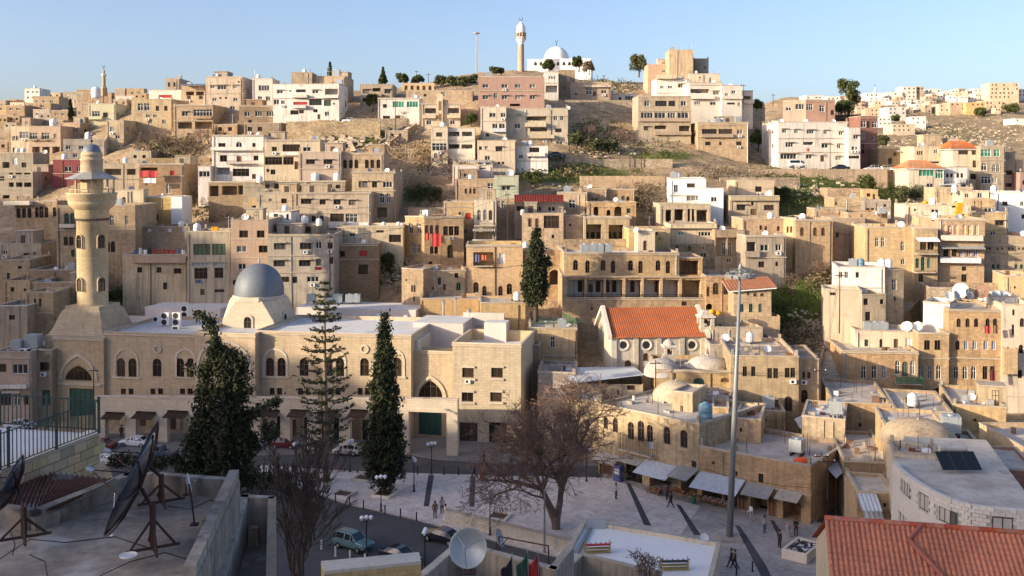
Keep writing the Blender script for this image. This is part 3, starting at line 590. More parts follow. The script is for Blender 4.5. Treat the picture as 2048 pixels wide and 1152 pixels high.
# ------------------------------------------------------------------ hillside houses, far left
FAR = dict(lite=True, dp=9, found=4)
H('tall white house at left end of skyline', 49, 79, 177, 215, 'white', 'r 184 5 4 56 66 74;r 195 5 4 56 66', **FAR, top=[('tank', 66)])
H('low tan house right of tall white skyline house', 66, 118, 193, 216, 'tan', 'r 203 6 5 74 88 103', **FAR)
H('grey tan house left of the far slim minaret', 126, 172, 184, 214, 'greyc', 'r 192 6 5 135 160;r 203 6 5 135 148 160', **FAR)
H('square tan house below the far slim minaret', 177, 223, 185, 212, 'tan', 'k 193 7 5 184 194 203;r 203 6 5 188', dp=9, lite=True, side='y')
H('flat roofed house behind the far slim minaret', 153, 206, 179, 200, 'brown', 'r 188 6 4 165 190', **FAR)
H('small skyline house right of the far slim minaret', 229, 250, 177, 200, 'greyc', 'r 187 5 4 240', **FAR)
H('boxy tan skyline house before the pink house', 253, 288, 177, 200, 'tan', 'r 186 6 5 265 278', **FAR, top=[('aerial', 274)])
H('pale house with dark roof shed on left hill', 232, 271, 192, 212, 'pale', 'r 200 7 6 242 255', **FAR)
H('brown terrace house on far left slope', 13, 49, 211, 240, 'brown', 'r 218 7 5 22 36;r 230 6 5 30', **FAR)
H('tan terrace house beside the brown one far left', 49, 101, 206, 232, 'tan', 'r 212 7 6 62 84;r 222 6 5 70', **FAR)
H('grey block with blank wall on far left slope', 66, 99, 219, 246, 'greyc', 'r 228 6 5 74', **FAR)
H('brown block near the dark far left conifer', 101, 136, 221, 248, 'brown', 'r 228 6 5 113 126;r 238 6 5 113', **FAR)
H('tiny house at left picture edge under skyline', -8, 11, 201, 226, 'greyc', 'r 210 5 4 3', **FAR)
H('low house behind the far left scrub', 14, 33, 199, 214, 'brown', '', **FAR)
H('tan slab house with one small window far left', 153, 177, 206, 248, 'tan', 'r 226 5 6 159', **FAR)
H('mint green house with broken parapet on left hill', 177, 231, 208, 246, 'palemint', 'r 228 14 11 192;k 230 9 9 211;r 228 12 13 222', dp=12, side='y', top=[('dish', 190, 2, 1.3)], bal=[(180, 206, 233, 239, 1.0)])
H('narrow tan house above the cream corner house', 43, 61, 236, 262, 'plaster', 'r 246 5 6 53', **FAR)
H('cream corner house at left with wide upper window', 22, 58, 252, 312, 'cream', 'r 276 5 8 27 34;r 270 17 12 48;r 300 9 9 30', dp=8, side='y')
H('salmon pink house with two balconies at left', 58, 121, 253, 313, 'pink', 'r 272 14 12 67 91;r 272 5 8 110;o 301 15 16 72 92 112', bal=[(60, 77, 274, 281, .9, 'rail'), (84, 98, 274, 281, .9, 'rail')], ledge=[293], top=[('tank', 99, 2, 1.5)], dp=8)
H('tan house with dark roof room beside pink one', 121, 160, 246, 282, 'tan', 'k 262 7 9 131;R 261 9 8 150', dp=11, side='y', top=[('btank', 156), ('shed', 140, 5)])
H('cream house with grey right wing on left hill', 213, 247, 241, 292, 'plaster', 'r 258 8 9 224;r 274 8 7 235', dp=10, side='y')
H('grey concrete box house behind the mosque minaret', 126, 211, 279, 320, 'greyc', 'r 295 9 7 136 162 194;r 311 8 7 150', dp=14, yaw=6, side='y', top=[('tank', 173, 1.5, 1.4), ('tank', 206, 6, 1.3)])
H('old stained tan house below the pink skyline house', 263, 345, 199, 258, 'plaster', 'r 214 10 14 281 294;k 217 6 9 315 332;r 232 7 6 296 310;r 244 7 8 300 328', dp=12, side='y')
H('pink topped skyline house with blank brown side', 331, 360, 157, 205, 'pink', 'k 169 4 8 338 349;r 188 5 6 340', dp=12, side='y', top=[('stank', 356)])
H('open framed house beside the pink skyline house', 362, 410, 172, 216, 'plaster', 'o 187 16 8 380 400;k 195 7 6 378 402;r 205 8 6 372', dp=10, hood=[(363, 410, 168, 172, 2.5, 'zincgrey')])
H('white house with red awning below pink skyline house', 298, 362, 180, 216, 'pale', 'e 193 26 6 331;r 202 8 8 310 345', **FAR)
H('boxy tan two storey house on left skyline', 412, 485, 154, 228, 'plaster', 'R 174 8 5 425;R 175 16 8 444;R 174 8 6 470;r 199 8 6 429 471;S 196 4 4 441 452;S 164 4 3 478;r 216 9 7 430 465', dp=12, side='y', ledge=[187], top=[('gdish', 428, 1.5, 1.3), ('aerial', 500, 5)])
H('tan house on stilts with glazed balcony, left hill', 347, 426, 210, 272, 'tan', 'R 228 11 8 370;r 226 34 13 406;o 251 28 13 370;o 251 34 14 407', dp=13, side='y', bal=[(390, 424, 232, 238, .5)], ledge=[212, 242])
H('brown long house right of the stilted house', 478, 572, 211, 252, 'brown', 'r 228 10 9 494;r 227 13 10 517 540;S 243 7 7 500', dp=12, side='y', ledge=[213])
H('pale skyline house with strip window left of white', 505, 545, 157, 215, 'pale', 'r 176 20 10 528;r 197 8 8 520 536', dp=9, side='y', top=[('tank', 514)])
# ------------------------------------------------------------------ left and centre skyline
H('white plastered house with red balcony cloths, left skyline', 546, 678, 168, 243, 'white', 'R 184 11 6 560;S 182 4 3 581;L 184 20 10 602;R 184 11 6 631;o 184 26 12 663;r 204 10 9 553;r 205 7 7 566;e 207 28 6 601;K 205 23 11 631;C 206 13 12 655;S 208 4 4 668;k 225 15 8 589;k 224 9 6 603;k 222 8 6 631;d 234 6 10 638;r 228 8 8 654', dp=10, bal=[(586, 616, 190, 196, 1.0, 'pale'), (586, 614, 211, 217, 1.0, 'white'), (649, 678, 191, 197, .9, 'pale')], ledge=[197], top=[('stank', 668, 6, 1.3)], side='y')
H('tan stair tower rising over white skyline house', 583, 624, 145, 205, 'tan', '', dp=8, d=262)
H('tan rear house with two windows behind white house', 616, 690, 153, 215, 'plaster', 'r 170 6 9 666;k 172 5 9 683', dp=11, d=263, side='y', top=[('stank', 670, 2, 1.5), ('aerial', 655)])
H('tan house with loggia right of the white skyline house', 720, 787, 169, 208, 'plaster', 'K 183 11 7 732 775;L 182 15 12 753;o 200 24 8 737;S 201 12 8 762', dp=12, side='y', bal=[(742, 763, 188, 194, .9)])
H('long white house with green glazed veranda', 756, 841, 196, 246, 'white', 'G 209 23 12 797 825;k 212 7 7 770;d 236 10 10 796;k 236 13 8 773', dp=9, top=[('dish', 828, 2, 1.2), ('dish', 836, 3)], ledge=[198])
H('cream twin balcony house with red central strip', 843, 921, 207, 254, 'cream', 'L 225 22 17 861;L 225 22 17 907;r 245 9 8 858 905', dp=13, side='y', ledge=[209], bal=[(845, 872, 230, 237, .9), (894, 921, 230, 237, .9)])
def strip(b, Wd, Ht, onf, ul, P, wl):
    s = MB(); a = onf(875, 238)[0] - ul; c_ = onf(886, 238)[0] - ul; s.box(a, c_, -.9, -.004, -2, Ht + 1.4, 'cream'); s.build('stair_shaft', b)
    for y0, y1 in ((203, 221), (228, 242)):
        q = MB(); q.box(a + .35, c_ - .35, -.94, -.91, onf(880, y1)[1] - P.z, onf(880, y0)[1] - P.z, 'wood'); q.build('panel', b)
H('narrow cream stair house between twin balconies', 872, 893, 200, 254, 'cream', '', dp=5, extra=strip, d=241)
H('tan retaining house wall below the skyline garden', 812, 945, 181, 205, 'tan', 'S 190 6 5 850;r 188 8 10 886', dp=6, lite=True)
H('ornate yellowish garden wall among skyline trees', 803, 868, 166, 186, 'yellow', 'V 176 6 10 812 824 836 848 860', dp=1.2, roof=None, name='garden_wall', cat='wall', d=281)
H('tall dusky pink house under the hilltop mosque', 957, 1089, 154, 242, 'rose', 'r 172 11 7 971 1009 1036 1065;R 195 10 7 971 1009 1036 1065;r 192 6 11 991;o 210 20 5 1030', dp=11, yaw=2, side='y', ledge=[182], top=[('stank', 978, 2, 1.2)])
H('white fronted house on stilts beside the pink house', 1089, 1117, 144, 195, 'white', 'A 155 3 6 1099 1104 1109;o 178 23 14 1103', dp=14, side='y', ledge=[166], d=262)
H('brown long wing running back from stilt house', 1117, 1150, 140, 190, 'brown', 'r 158 6 9 1124 1136;k 176 5 8 1128', dp=8, d=268, lite=True)
H('salmon house with tall glass door below hilltop scrub', 1140, 1222, 165, 207, 'pink', 'r 183 11 12 1178;r 184 10 6 1208;d 188 5 9 1189;S 188 4 4 1152', dp=9, ledge=[174], bal=[(1168, 1222, 170, 175, .7, 'cream')], top=[('rdish', 1206, 1.5, 1.2)])
H('low white house with square tank on upper slope', 1223, 1276, 189, 206, 'white', 'r 196 15 8 1258;S 197 5 6 1240', dp=7, top=[('tank', 1228, 1, 1.1), ('dish', 1262)])
H('orange red stepped house left of the hilltop tower', 1296, 1340, 129, 200, 'pink', 'r 142 6 5 1327;r 158 7 5 1318 1330;r 180 8 6 1308 1325', dp=9, d=292, top=[('shed', 1330, 3)])
H('tall blank concrete tower house on the hilltop', 1338, 1386, 100, 200, 'plaster', '', dp=10, d=285, top=[('stank', 1346), ('aerial', 1384)])
H('grey stained block behind the hilltop tower', 1386, 1417, 118, 195, 'greyc', 'r 135 5 7 1410;r 155 5 7 1410', dp=9, d=290, yaw=-4)
H('white balconied house beneath the hilltop tower', 1313, 1378, 157, 205, 'white', 'r 174 7 4 1324;r 174 9 4 1340;R 172 11 7 1362;r 196 9 6 1330 1360', dp=9, ledge=[159, 186], bal=[(1314, 1350, 150, 158, 1.2, 'cream')], d=272)
H('cream upper terrace house behind hilltop white block', 1378, 1440, 148, 200, 'cream', 'S 155 4 3 1400;r 160 4 9 1421;r 170 10 8 1392', dp=9, d=284)
H('pale house with long balcony on right of hilltop', 1379, 1443, 166, 213, 'pale', 'L 185 38 14 1400;R 186 11 7 1432;r 206 12 6 1395;r 207 11 6 1426', dp=9, d=263, yaw=2, ledge=[170], bal=[(1379, 1428, 191, 198, 1, 'pale')], top=[('dish', 1430)])
H('pale rounded end house at the right of hilltop', 1443, 1484, 171, 216, 'pale', 'r 189 6 5 1453;r 184 8 6 1467;S 207 16 4 1462;r 208 5 6 1478', dp=9, d=262, yaw=4, bal=[(1443, 1484, 192, 198, .5, 'pale')])
H('small curved balcony end of the hilltop row', 1484, 1506, 182, 220, 'pale', 'o 196 16 8 1495', dp=8, d=264, yaw=14, bal=[(1484, 1506, 200, 207, .8, 'pale')])
# ------------------------------------------------------------------ upper middle
H('long tan house with glazed galleries on bare slope', 1276, 1382, 192, 306, 'plaster', 'r 207 9 10 1294;k 207 21 10 1322;k 207 12 10 1344;r 207 10 9 1367;r 231 22 11 1294;r 231 20 11 1320;r 231 14 11 1343;r 231 20 11 1366;K 257 8 7 1292;L 257 24 12 1321;L 257 24 11 1345;o 257 22 11 1369;S 283 4 4 1359', dp=10, yaw=1, side='y', ledge=[193, 222], bal=[(1276, 1382, 236, 243, .5, 'pink'), (1309, 1382, 264, 270, .7, 'pink')], d=243)
H('tan house with stair and white roof dishes, right slope', 1396, 1497, 245, 326, 'tan', 'k 263 27 9 1419;k 263 25 9 1451;r 264 10 8 1480;k 287 10 7 1416 1478;S 287 5 7 1441', dp=10, d=240, side='y', ledge=[249], bal=[(1402, 1466, 269, 275, .6, 'pink')], top=[('dish', 1422), ('stank', 1438), ('dish', 1446, 2, 1.3), ('stank', 1480, 2, 1.2), ('dish', 1482)])
H('cream apartment house with arched upper windows', 1010, 1136, 217, 310, 'cream', 'G 230 11 7 1038;L 240 40 13 1073;A 236 7 9 1111 1124;r 252 11 9 1035;L 262 34 11 1077;k 261 12 7 1117;r 287 12 7 1119;r 275 8 6 1090', dp=12, d=234, yaw=2, side='y', ledge=[232], bal=[(1050, 1092, 246, 254, 1.1, 'cream'), (1060, 1108, 270, 277, 1.1, 'cream')], top=[('dish', 1139, 3), ('stank', 1100, 5)])
H('cream left wing with blue balcony beside apartment house', 961, 1012, 214, 282, 'cream', 'r 230 12 8 985 1008;r 252 10 9 990;r 252 11 9 1004;S 270 6 6 975', dp=10, d=232, bal=[(984, 1012, 257, 264, .8, 'zinc')])
H('cream loggia house left of the bare gully', 862, 895, 254, 316, 'cream', 'k 269 11 8 878;r 294 27 14 879;r 311 6 8 871 882', dp=10, d=222, ledge=[279], top=[('tank', 884, 4)])
H('pale double loggia house above the thicket', 895, 950, 256, 318, 'pale', 'L 271 22 15 908;L 271 20 15 934;L 296 22 15 908;L 296 22 14 934', dp=11, d=223, side='y', ledge=[283])
H('cream house with lean-to roof beside the gully', 955, 1032, 281, 338, 'cream', 'k 296 5 6 961;r 295 6 6 973;K 298 12 8 998;S 326 5 5 998 1006;r 316 10 8 975', dp=10, d=217, side='y', hood=[(935, 981, 320, 325, 2, 'zincgrey')], top=[('dish', 1010)])
H('small white terrace house before the apartment house', 1030, 1096, 292, 338, 'white', 'k 300 18 9 1069;r 313 8 7 1042;S 301 4 4 1096;d 312 6 9 1060', dp=9, d=219, bal=[(1055, 1090, 306, 313, .8, 'white')], top=[('stank', 1048), ('tank', 1062)])
H('white three level house with outside stair at left', 424, 527, 271, 352, 'white', 'k 290 13 7 444;A 290 11 12 478;k 291 6 9 508;k 317 13 12 447;d 318 10 11 478;k 316 9 9 512;o 342 27 14 446;k 345 30 14 482;d 353 8 10 508', dp=9, d=214, yaw=1, bal=[(424, 527, 294, 301, .9, 'white'), (455, 512, 322, 328, 1.0, 'rail')], ledge=[272], side='y')
H('white small box annex left of three level house', 396, 421, 333, 366, 'white', 'r 348 20 11 409', dp=7, d=212)
H('cream stained house with wide windows above pink one', 529, 640, 280, 352, 'cream', 'k 298 9 8 549;k 296 32 13 583;r 299 14 8 614;k 322 32 14 547;k 322 19 14 577;d 331 8 16 593;k 344 9 9 546;S 341 6 6 536', dp=9, d=212, ledge=[282, 312], bal=[(565, 600, 304, 311, .5, 'white')], top=[('dish', 627, 2, 1.2), ('shed', 548, 4)])
H('pink over ochre house with two hooded windows', 597, 682, 304, 366, 'pink', 'K 324 16 8 621;K 324 16 8 656', dp=9, d=205, yaw=0, ledge=[338], top=[('rdish', 690, 4, 1.2), ('dish', 668)])
H('ochre stone house with row of arched windows', 682, 767, 307, 360, 'golden', 'a 328 7 16 690 702 713 734 745 757', dp=9, d=206, ledge=[309], top=[('dish', 714), ('stank', 752)])
H('brown stone house with hoods above and arches below', 704, 790, 344, 452, 'tan', 'K 369 16 11 726;K 369 9 11 749;r 369 17 11 775;A 396 9 19 736 764 777;o 425 20 20 764', dp=11, d=196, side='y', ledge=[346, 381], top=[('dish', 772), ('gdish', 735, 2)])
# ------------------------------------------------------------------ left slope in shade
H('shaded concrete house with open floors at left edge', -6, 65, 344, 410, 'greyc', 'k 346 7 5 22;k 346 11 5 37 54;o 369 10 9 22;o 369 13 9 38;o 369 15 9 55;k 357 8 8 4;r 398 7 10 37 47 58;o 398 14 16 12', dp=16, side='y', d=232, ledge=[357, 378])
H('deep red painted house at left', 106, 162, 319, 372, 'maroon', 'r 338 13 10 136;r 338 7 9 157', dp=11, d=235)
H('grey shanty house with plastic tanks at left edge', 0, 66, 306, 350, 'greyc', 'W 322 9 14 30;S 330 10 10 48;W 333 9 9 78;o 330 14 12 12', dp=8, d=240, top=[('tank', 28), ('tank', 40), ('dish', 84)])
H('pale terrace parapet house right of the minaret', 205, 278, 326, 400, 'plaster', 'o 344 34 12 225;o 343 18 13 262;k 352 8 9 243', dp=9, d=222, ledge=[337, 358], top=[('tank', 246)])
H('brown house with red cloth terrace and white arches', 279, 367, 328, 402, 'brown', 'e 346 9 9 345;A 377 9 19 337 347;o 345 34 20 298;S 368 4 4 293', dp=11, d=214, side='y', ledge=[330, 352], top=[('gdish', 282)])
H('old arched arcade house left of the minaret', 30, 114, 403, 452, 'golden', 'D 426 8 20 37 48 59;a 425 7 19 74 93;D 424 9 24 83;a 424 6 17 109', dp=9, d=205, bal=[(14, 66, 402, 410, 1.4, 'pale')])
H('tall golden stone house directly behind minaret', 113, 271, 412, 545, 'golden', 'T 437 9 20 134 146;a 482 8 17 132 143;E 507 7 14 146;A 441 8 20 214 224;A 441 6 16 254;a 494 8 20 216 226', dp=11, d=182, yaw=0, ledge=[460], bal=[(123, 152, 448, 455, .9, 'pale')])
H('cream upper storey house with one arched window', 226, 287, 380, 455, 'cream', 'm 400 8 12 248;S 430 6 6 270', dp=2.5, d=194)
H('ochre and white painted house with two arches', 287, 342, 394, 455, 'yellow', 'm 434 6 12 306 314', dp=8, d=196, hm='domewhite')
H('bright white wall beside the ochre painted house', 342, 364, 393, 455, 'domewhite', '', dp=6, d=195.5, roof=None, name='painted_wall', cat='wall', yaw=0)
H('dark stone terrace wall with white panels', 276, 376, 453, 500, 'brown', 'W 460 8 6 299;W 460 8 8 339;W 459 6 9 366', dp=7, d=186, yaw=0)
H('pinkish terrace house with laundry on its balcony', 245, 376, 510, 600, 'plaster', 'k 540 9 10 279 318;k 542 14 10 355;S 572 8 14 330', dp=12, d=176, yaw=0, roof='roofc', par=1.1, bal=[(266, 374, 512, 525, .8, 'pink')])
H('tan house with two large green curtained windows', 375, 461, 464, 602, 'plaster', 'C 499 31 20 404;C 499 24 20 438;g 529 34 9 401;g 529 24 9 438;k 547 24 20 402;k 546 16 19 438;S 582 20 6 439;d 584 9 12 405', dp=10, d=174.5, yaw=0, ledge=[524], top=[('tank', 387, 2, 1.1), ('aerial', 452)])
H('pinkish brick house between green curtains and grey house', 461, 536, 440, 602, 'pink', 'k 468 16 13 487;k 468 14 13 521;r 498 18 12 483;k 498 16 13 526;r 533 14 11 484 527;S 565 11 10 471', dp=10, d=174, yaw=0, top=[('shed', 500, 3), ('dish', 482, 3, 1.2)])
H('grey house with hooded windows behind the mosque dome', 536, 668, 470, 612, 'greyc', 'K 493 21 11 560;K 493 21 11 612;r 491 11 14 638;k 492 9 11 661;K 527 21 11 559;K 527 21 11 610;C 525 10 13 638;k 522 8 12 663;k 559 21 10 567;S 560 10 13 590;r 559 22 10 626', dp=11, d=172, yaw=1, ledge=[472, 512, 545], side='y')
H('open concrete penthouse over the grey house', 560, 634, 448, 478, 'greyc', 'o 459 24 13 572;o 459 12 13 594;o 459 18 14 613', dp=7, d=180, top=[('tank', 605, 2, 1.1), ('tank', 640, -1, .9)])
H('white washed roof sheds beside the plastic tank', 503, 582, 424, 448, 'white', 'E 433 9 11 508;E 433 9 11 552;E 434 5 12 575', dp=6, d=184, top=[('tank', 566)])
H('long tan house with four hooded windows', 589, 741, 385, 462, 'plaster', 'K 403 19 9 612;K 404 11 9 645;K 404 13 9 674;K 405 12 9 704;a 440 8 16 611 627 643;k 434 25 15 674;r 436 22 15 703;r 436 22 15 725', dp=9, d=191, yaw=0, ledge=[387, 426], bal=[(658, 738, 444, 456, .6, 'white')])
H('tan corner house left of the long hooded house', 514, 589, 386, 432, 'plaster', 'r 400 6 5 541;k 402 10 9 568', dp=9, d=193, yaw=2)
H('ruined open shacks on the roof terrace', 486, 690, 363, 392, 'greyc', 'k 373 8 7 535;o 371 28 13 562;r 374 6 6 584;d 376 6 9 604;o 372 7 13 618;k 372 8 7 660;k 374 8 7 676', dp=6, d=203, yaw=0, top=[('tank', 628, 1.5, 1.3), ('tank', 672, 1.5, 1.3), ('tank', 522, -1)], ledge=[364])
H('abandoned pillared house above the dry thicket', 417, 513, 364, 398, 'brown', 'o 382 18 21 428;o 381 30 18 459;o 380 32 18 492', dp=8, d=205, yaw=0, ledge=[366])
H('crumbling cream house right of green veranda', 674, 806, 452, 515, 'cream', 'r 470 11 8 704;S 463 15 5 760;k 477 22 14 790', dp=9, d=183, yaw=0, ledge=[455], top=[('tank', 766, 1, .7), ('tank', 796, 1, .7), ('tank', 803, 1, .6)])
H('dark brown concrete shell below the cream house', 672, 756, 488, 566, 'brown', 'o 508 18 12 681;e 507 16 11 727;o 508 30 12 720;o 539 20 19 726', dp=9, d=178, yaw=0, ledge=[491, 519])
H('small open stone hut above the thicket', 496, 522, 397, 425, 'tan', 'o 416 8 10 508', dp=5, d=199)
# ------------------------------------------------------------------ lower left by the mosque
H('shaded low tan house at left edge, blue shutter', -5, 60, 520, 600, 'tan', 'E 552 6 13 17;S 535 8 6 40', dp=9, d=178)
H('grey tan cube house left of minaret', 0, 82, 487, 540, 'plaster', 'k 512 12 11 53;r 509 6 10 69;W 518 14 9 27;r 505 8 6 10', dp=10, d=188, yaw=0)
H('low shaded house with small dark window far left', 8, 60, 561, 640, 'tan', 'S 579 8 9 25;S 580 5 6 50', dp=8, d=171)
H('ruined stone house with dark doorway beside minaret', 66, 156, 565, 650, 'brown', 'o 598 9 24 128', dp=9, d=166, yaw=0, par=.9)
H('pinkish blank wall house left of minaret foot', 52, 106, 585, 660, 'tan', 'S 605 4 16 70 80', dp=6, d=160)
H('flat topped brown house above ruined stone house', 58, 150, 540, 590, 'brown', 'S 560 9 5 76 90', dp=9, d=175, top=[('stank', 138)])
H('grey low house with white parapet at left edge', -8, 54, 612, 672, 'greyc', 'S 635 12 10 24', dp=7, d=157, hm='white', yaw=0)
H('stone shop house at left with white balcony', -10, 62, 704, 850, 'pink', 'k 736 16 15 4;r 738 28 18 40;r 800 12 22 34;k 800 9 18 52;S 798 24 26 10', dp=13, d=146, yaw=0, side='', bal=[(-10, 60, 766, 774, 1.2, 'white')], hood=[(9, 46, 776, 783, 1.2, 'awning')], ledge=[716], top=[('stank', 22, 2, 1.2), ('stank', 48, 3, 1.6), ('ac', 40, 1)])
H('rough stone side of the left shop house', 62, 104, 700, 850, 'golden', 'k 733 17 16 88;E 795 16 30 92', dp=10, d=147.5, yaw=-4, par=.3)
# ------------------------------------------------------------------ centre, middle slope
H('golden arched house with red carpets hung out', 849, 928, 434, 560, 'golden', 'm 459 8 18 854 864 875;k 462 9 17 892 903 914;D 503 12 27 901;a 500 7 14 864 873;a 528 8 10 861', dp=10, d=182, yaw=10, ledge=[436])
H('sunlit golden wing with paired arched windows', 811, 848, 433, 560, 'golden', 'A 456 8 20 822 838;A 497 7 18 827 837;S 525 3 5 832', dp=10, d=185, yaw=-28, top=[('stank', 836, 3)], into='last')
H('brown house with red shutter above golden arches', 887, 946, 404, 470, 'tan', 'k 430 9 11 922;e 432 11 12 936;r 462 8 10 930', dp=8, d=188, ledge=[414])
H('narrow house with triple arches and lean-to porch', 947, 992, 399, 500, 'cream', 'A 430 7 20 958 970;m 430 7 20 981;o 472 34 16 968', dp=9, d=184, yaw=0, bal=[(948, 991, 446, 452, .9, 'rail'), (945, 990, 478, 489, .8, 'pinkwhite')], hood=[(945, 990, 457, 461, 2.2, 'awning')], side='y', top=[('shed', 975, 3)])
H('tan half of mint house with three slit windows', 911, 988, 358, 402, 'golden', 'm 382 5 11 932 941 949;r 376 13 18 982', dp=9, d=199, yaw=0, top=[('tank', 940, 3, .8)])
H('mint green half of house under bare slope', 988, 1037, 352, 402, 'mint', 'R 376 16 8 1012', dp=9, d=198, yaw=0, top=[('dish', 1020, 2, 1.4)], side='y')
H('old arched house tucked below the mint house', 960, 1032, 397, 446, 'golden', 'A 410 7 15 998 1007;E 400 6 7 982;r 394 6 8 973', dp=7, d=195, yaw=0)
H('pink beige house with dark red corrugated parapet', 1029, 1127, 404, 442, 'pink', 'k 417 13 9 1040;r 418 10 9 1077;r 418 14 9 1103', dp=9, d=190, yaw=-1, ledge=[406])
H('golden house with iron grid window, centre', 1044, 1127, 427, 510, 'golden', 'm 445 7 17 1060 1074;k 444 28 23 1103;S 473 5 7 1106', dp=9, d=183, yaw=-2, side='y', top=[('tank', 1045, 1, .7)])
H('plastered cube house with one tall window', 1114, 1174, 386, 436, 'plaster', 'r 408 12 15 1144', dp=8, d=194, yaw=-4, top=[('stank', 1134, 3, 1.1)])
H('golden cube house with two small arches', 1162, 1214, 378, 412, 'golden', 'm 399 5 7 1185 1192', dp=8, d=199, yaw=-2)
H('low stone house with two blue arched doors', 1214, 1270, 379, 410, 'golden', 'T 396 8 9 1247;D 397 6 9 1256', dp=7, d=200, yaw=0)
H('old stone wall house with arched niches', 1175, 1272, 404, 440, 'golden', 'V 422 10 18 1192;V 425 8 12 1217;V 422 15 20 1236;E 421 8 10 1257', dp=7, d=190, yaw=0, par=.3)
H('stone house with two large porch openings', 1168, 1262, 434, 500, 'plaster', 'o 464 30 31 1188;o 464 29 29 1232;a3 473 7 14 1176 1188 1200 1222 1233 1244', dp=9, d=183, yaw=0, ledge=[436], depo=3)
H('tan stepped wall left of the porch house', 1127, 1170, 431, 500, 'tan', 'S 450 5 5 1140', dp=7, d=185, yaw=0)
H('rubble garden wall below the porch house', 1128, 1263, 479, 505, 'rubble', '', dp=1.2, d=178, yaw=0, roof=None, name='stone_wall', cat='wall')
H('bright yellow stone house with open balcony', 933, 1046, 491, 605, 'yellow', 'o 518 40 27 967;W 517 11 21 1004;a 575 10 20 952;D 582 9 20 969 1001;a 578 10 20 1019', dp=10, d=171, yaw=1, bal=[(947, 987, 523, 533, .7, 'rail')], ledge=[493], top=[('tank', 1050, -1, .7)])
H('plain ochre block right of yellow house, behind cypress', 1046, 1124, 500, 612, 'golden', 'W 515 6 15 1091;V 555 20 30 1109;S 525 4 5 1060', dp=9, d=172, yaw=0)
H('curved stone house with blue arched windows', 846, 932, 542, 612, 'golden', 'T 562 6 14 879;k 551 7 9 913;m 574 6 13 889;T 573 8 15 917;m 576 5 6 866', dp=8, d=170, yaw=8, par=.3)
H('stone stair house with twin slit windows', 803, 846, 538, 640, 'golden', 'm 577 4 14 824 829;m 597 3 9 828;S 560 3 4 812', dp=8, d=168, yaw=-18, par=.3)
H('low golden terrace wall below the yellow house', 840, 962, 598, 640, 'yellow', '', dp=7, d=164, yaw=0, par=.3)
H('golden block wall with green fence behind it', 961, 1054, 606, 700, 'yellow', 'S 619 3 5 1030', dp=8, d=158, yaw=3, par=.2)
H('tan house with single window and green rooftop fence', 1056, 1154, 656, 760, 'tan', 'r 684 8 20 1105', dp=12, d=150, yaw=-2, ledge=[711])
# arcaded school building
H('long stone arcade building with tall arched windows', 1128, 1357, 505, 556, 'golden', 'a 530 9 19 1151 1206 1261 1316;D 533 9 25 1175 1226 1281 1336', d=163.2, found=.2, dp=10, yaw=1, ledge=[508], roof='roofwhite', top=[('stank', 1171, 1.5, 1.1), ('stank', 1188, 1.5, 1.1), ('stank', 1203, 1.5, 1.1), ('stank', 1217, 1.5, 1.1)], bal=[(1128, 1357, 549, 553, 1.2, 'tan')])
H('open pillared arcade storey of the long stone building', 1125, 1411, 553, 660, 'golden', 'o 576 34 41 1152;o 576 34 41 1191;o 576 34 41 1229;o 576 32 41 1267;o 576 33 41 1304;o 576 33 41 1342;o 576 38 41 1383;a3 576 8 22 1163 1200 1219 1233 1270 1320 1375;m3 580 9 16 1185;S 617 5 5 1184 1225 1273;k 606 10 8 1369;r 612 8 10 1393', d=161, dp=12, yaw=1, depo=3, backm='white', ledge=[553, 598], bal=[(1132, 1404, 588, 596, .05, 'rail')], into='last')
H('roofless terrace frame at right of arcade building', 1357, 1405, 514, 556, 'golden', 'o 533 38 32 1379', d=164, dp=9, yaw=1, depo=4, into='last')
H('slim cream tower hut behind the arcade roof', 1276, 1310, 462, 510, 'cream', 'm 491 7 20 1290', d=168, dp=5, yaw=0, top=[('dish', 1272, -.5, .9)])
H('golden plain block behind the cream tower hut', 1258, 1340, 458, 512, 'yellow', 'S 467 4 6 1313;S 477 3 4 1320', d=174, dp=8, yaw=0)
H('cream house with green shutters over rubble base', 1338, 1433, 447, 488, 'cream', 'G 467 13 8 1362;r 468 18 8 1412;S 468 4 8 1399', d=180, dp=9, yaw=-1, ledge=[457], bal=[(1340, 1432, 448, 456, .8, 'cream')])
H('rubble stone house base with pointed dark windows', 1338, 1428, 487, 540, 'rubble', 'm 496 6 9 1354;m 496 8 10 1379;S 510 4 8 1404 1410;S 496 3 4 1407', d=179, dp=9, yaw=-1, into='last')
H('stone house with tall twin arches beside rubble base', 1430, 1490, 460, 545, 'tan', 'o 494 22 38 1443;o 494 26 38 1469;A1 497 7 24 1450 1462;r 521 9 8 1458', d=178, dp=9, yaw=2, depo=1)
H('unfinished concrete frame house above cream house', 1320, 1421, 409, 452, 'plaster', 'o 432 12 24 1337;o 430 18 22 1358;o 430 5 26 1378 1386;o 432 22 24 1404', d=187, dp=9, yaw=0, depo=4, ledge=[417])
H('bright white stepped house on the middle slope', 1340, 1412, 357, 430, 'domewhite', 'k 371 15 8 1382;r 396 33 11 1391;r 377 8 14 1352', d=197, dp=9, yaw=-5, top=[('stank', 1350, 3, 1.1), ('tank', 1358, 3)], ledge=[391])
H('bright white lower wing of the stepped house', 1398, 1447, 376, 432, 'domewhite', 'r 399 11 9 1428', d=195, dp=9, yaw=-5, side='y', into='last')
H('tan house with two grilled windows beside white house', 1459, 1558, 392, 438, 'plaster', 'K 415 16 10 1482;k 415 18 10 1538;d 424 12 12 1507;S 407 5 7 1505', d=194, dp=9, yaw=0, ledge=[402], bal=[(1460, 1558, 393, 401, .6, 'plaster')], top=[('dish', 1541, 1.2, 1.2)])
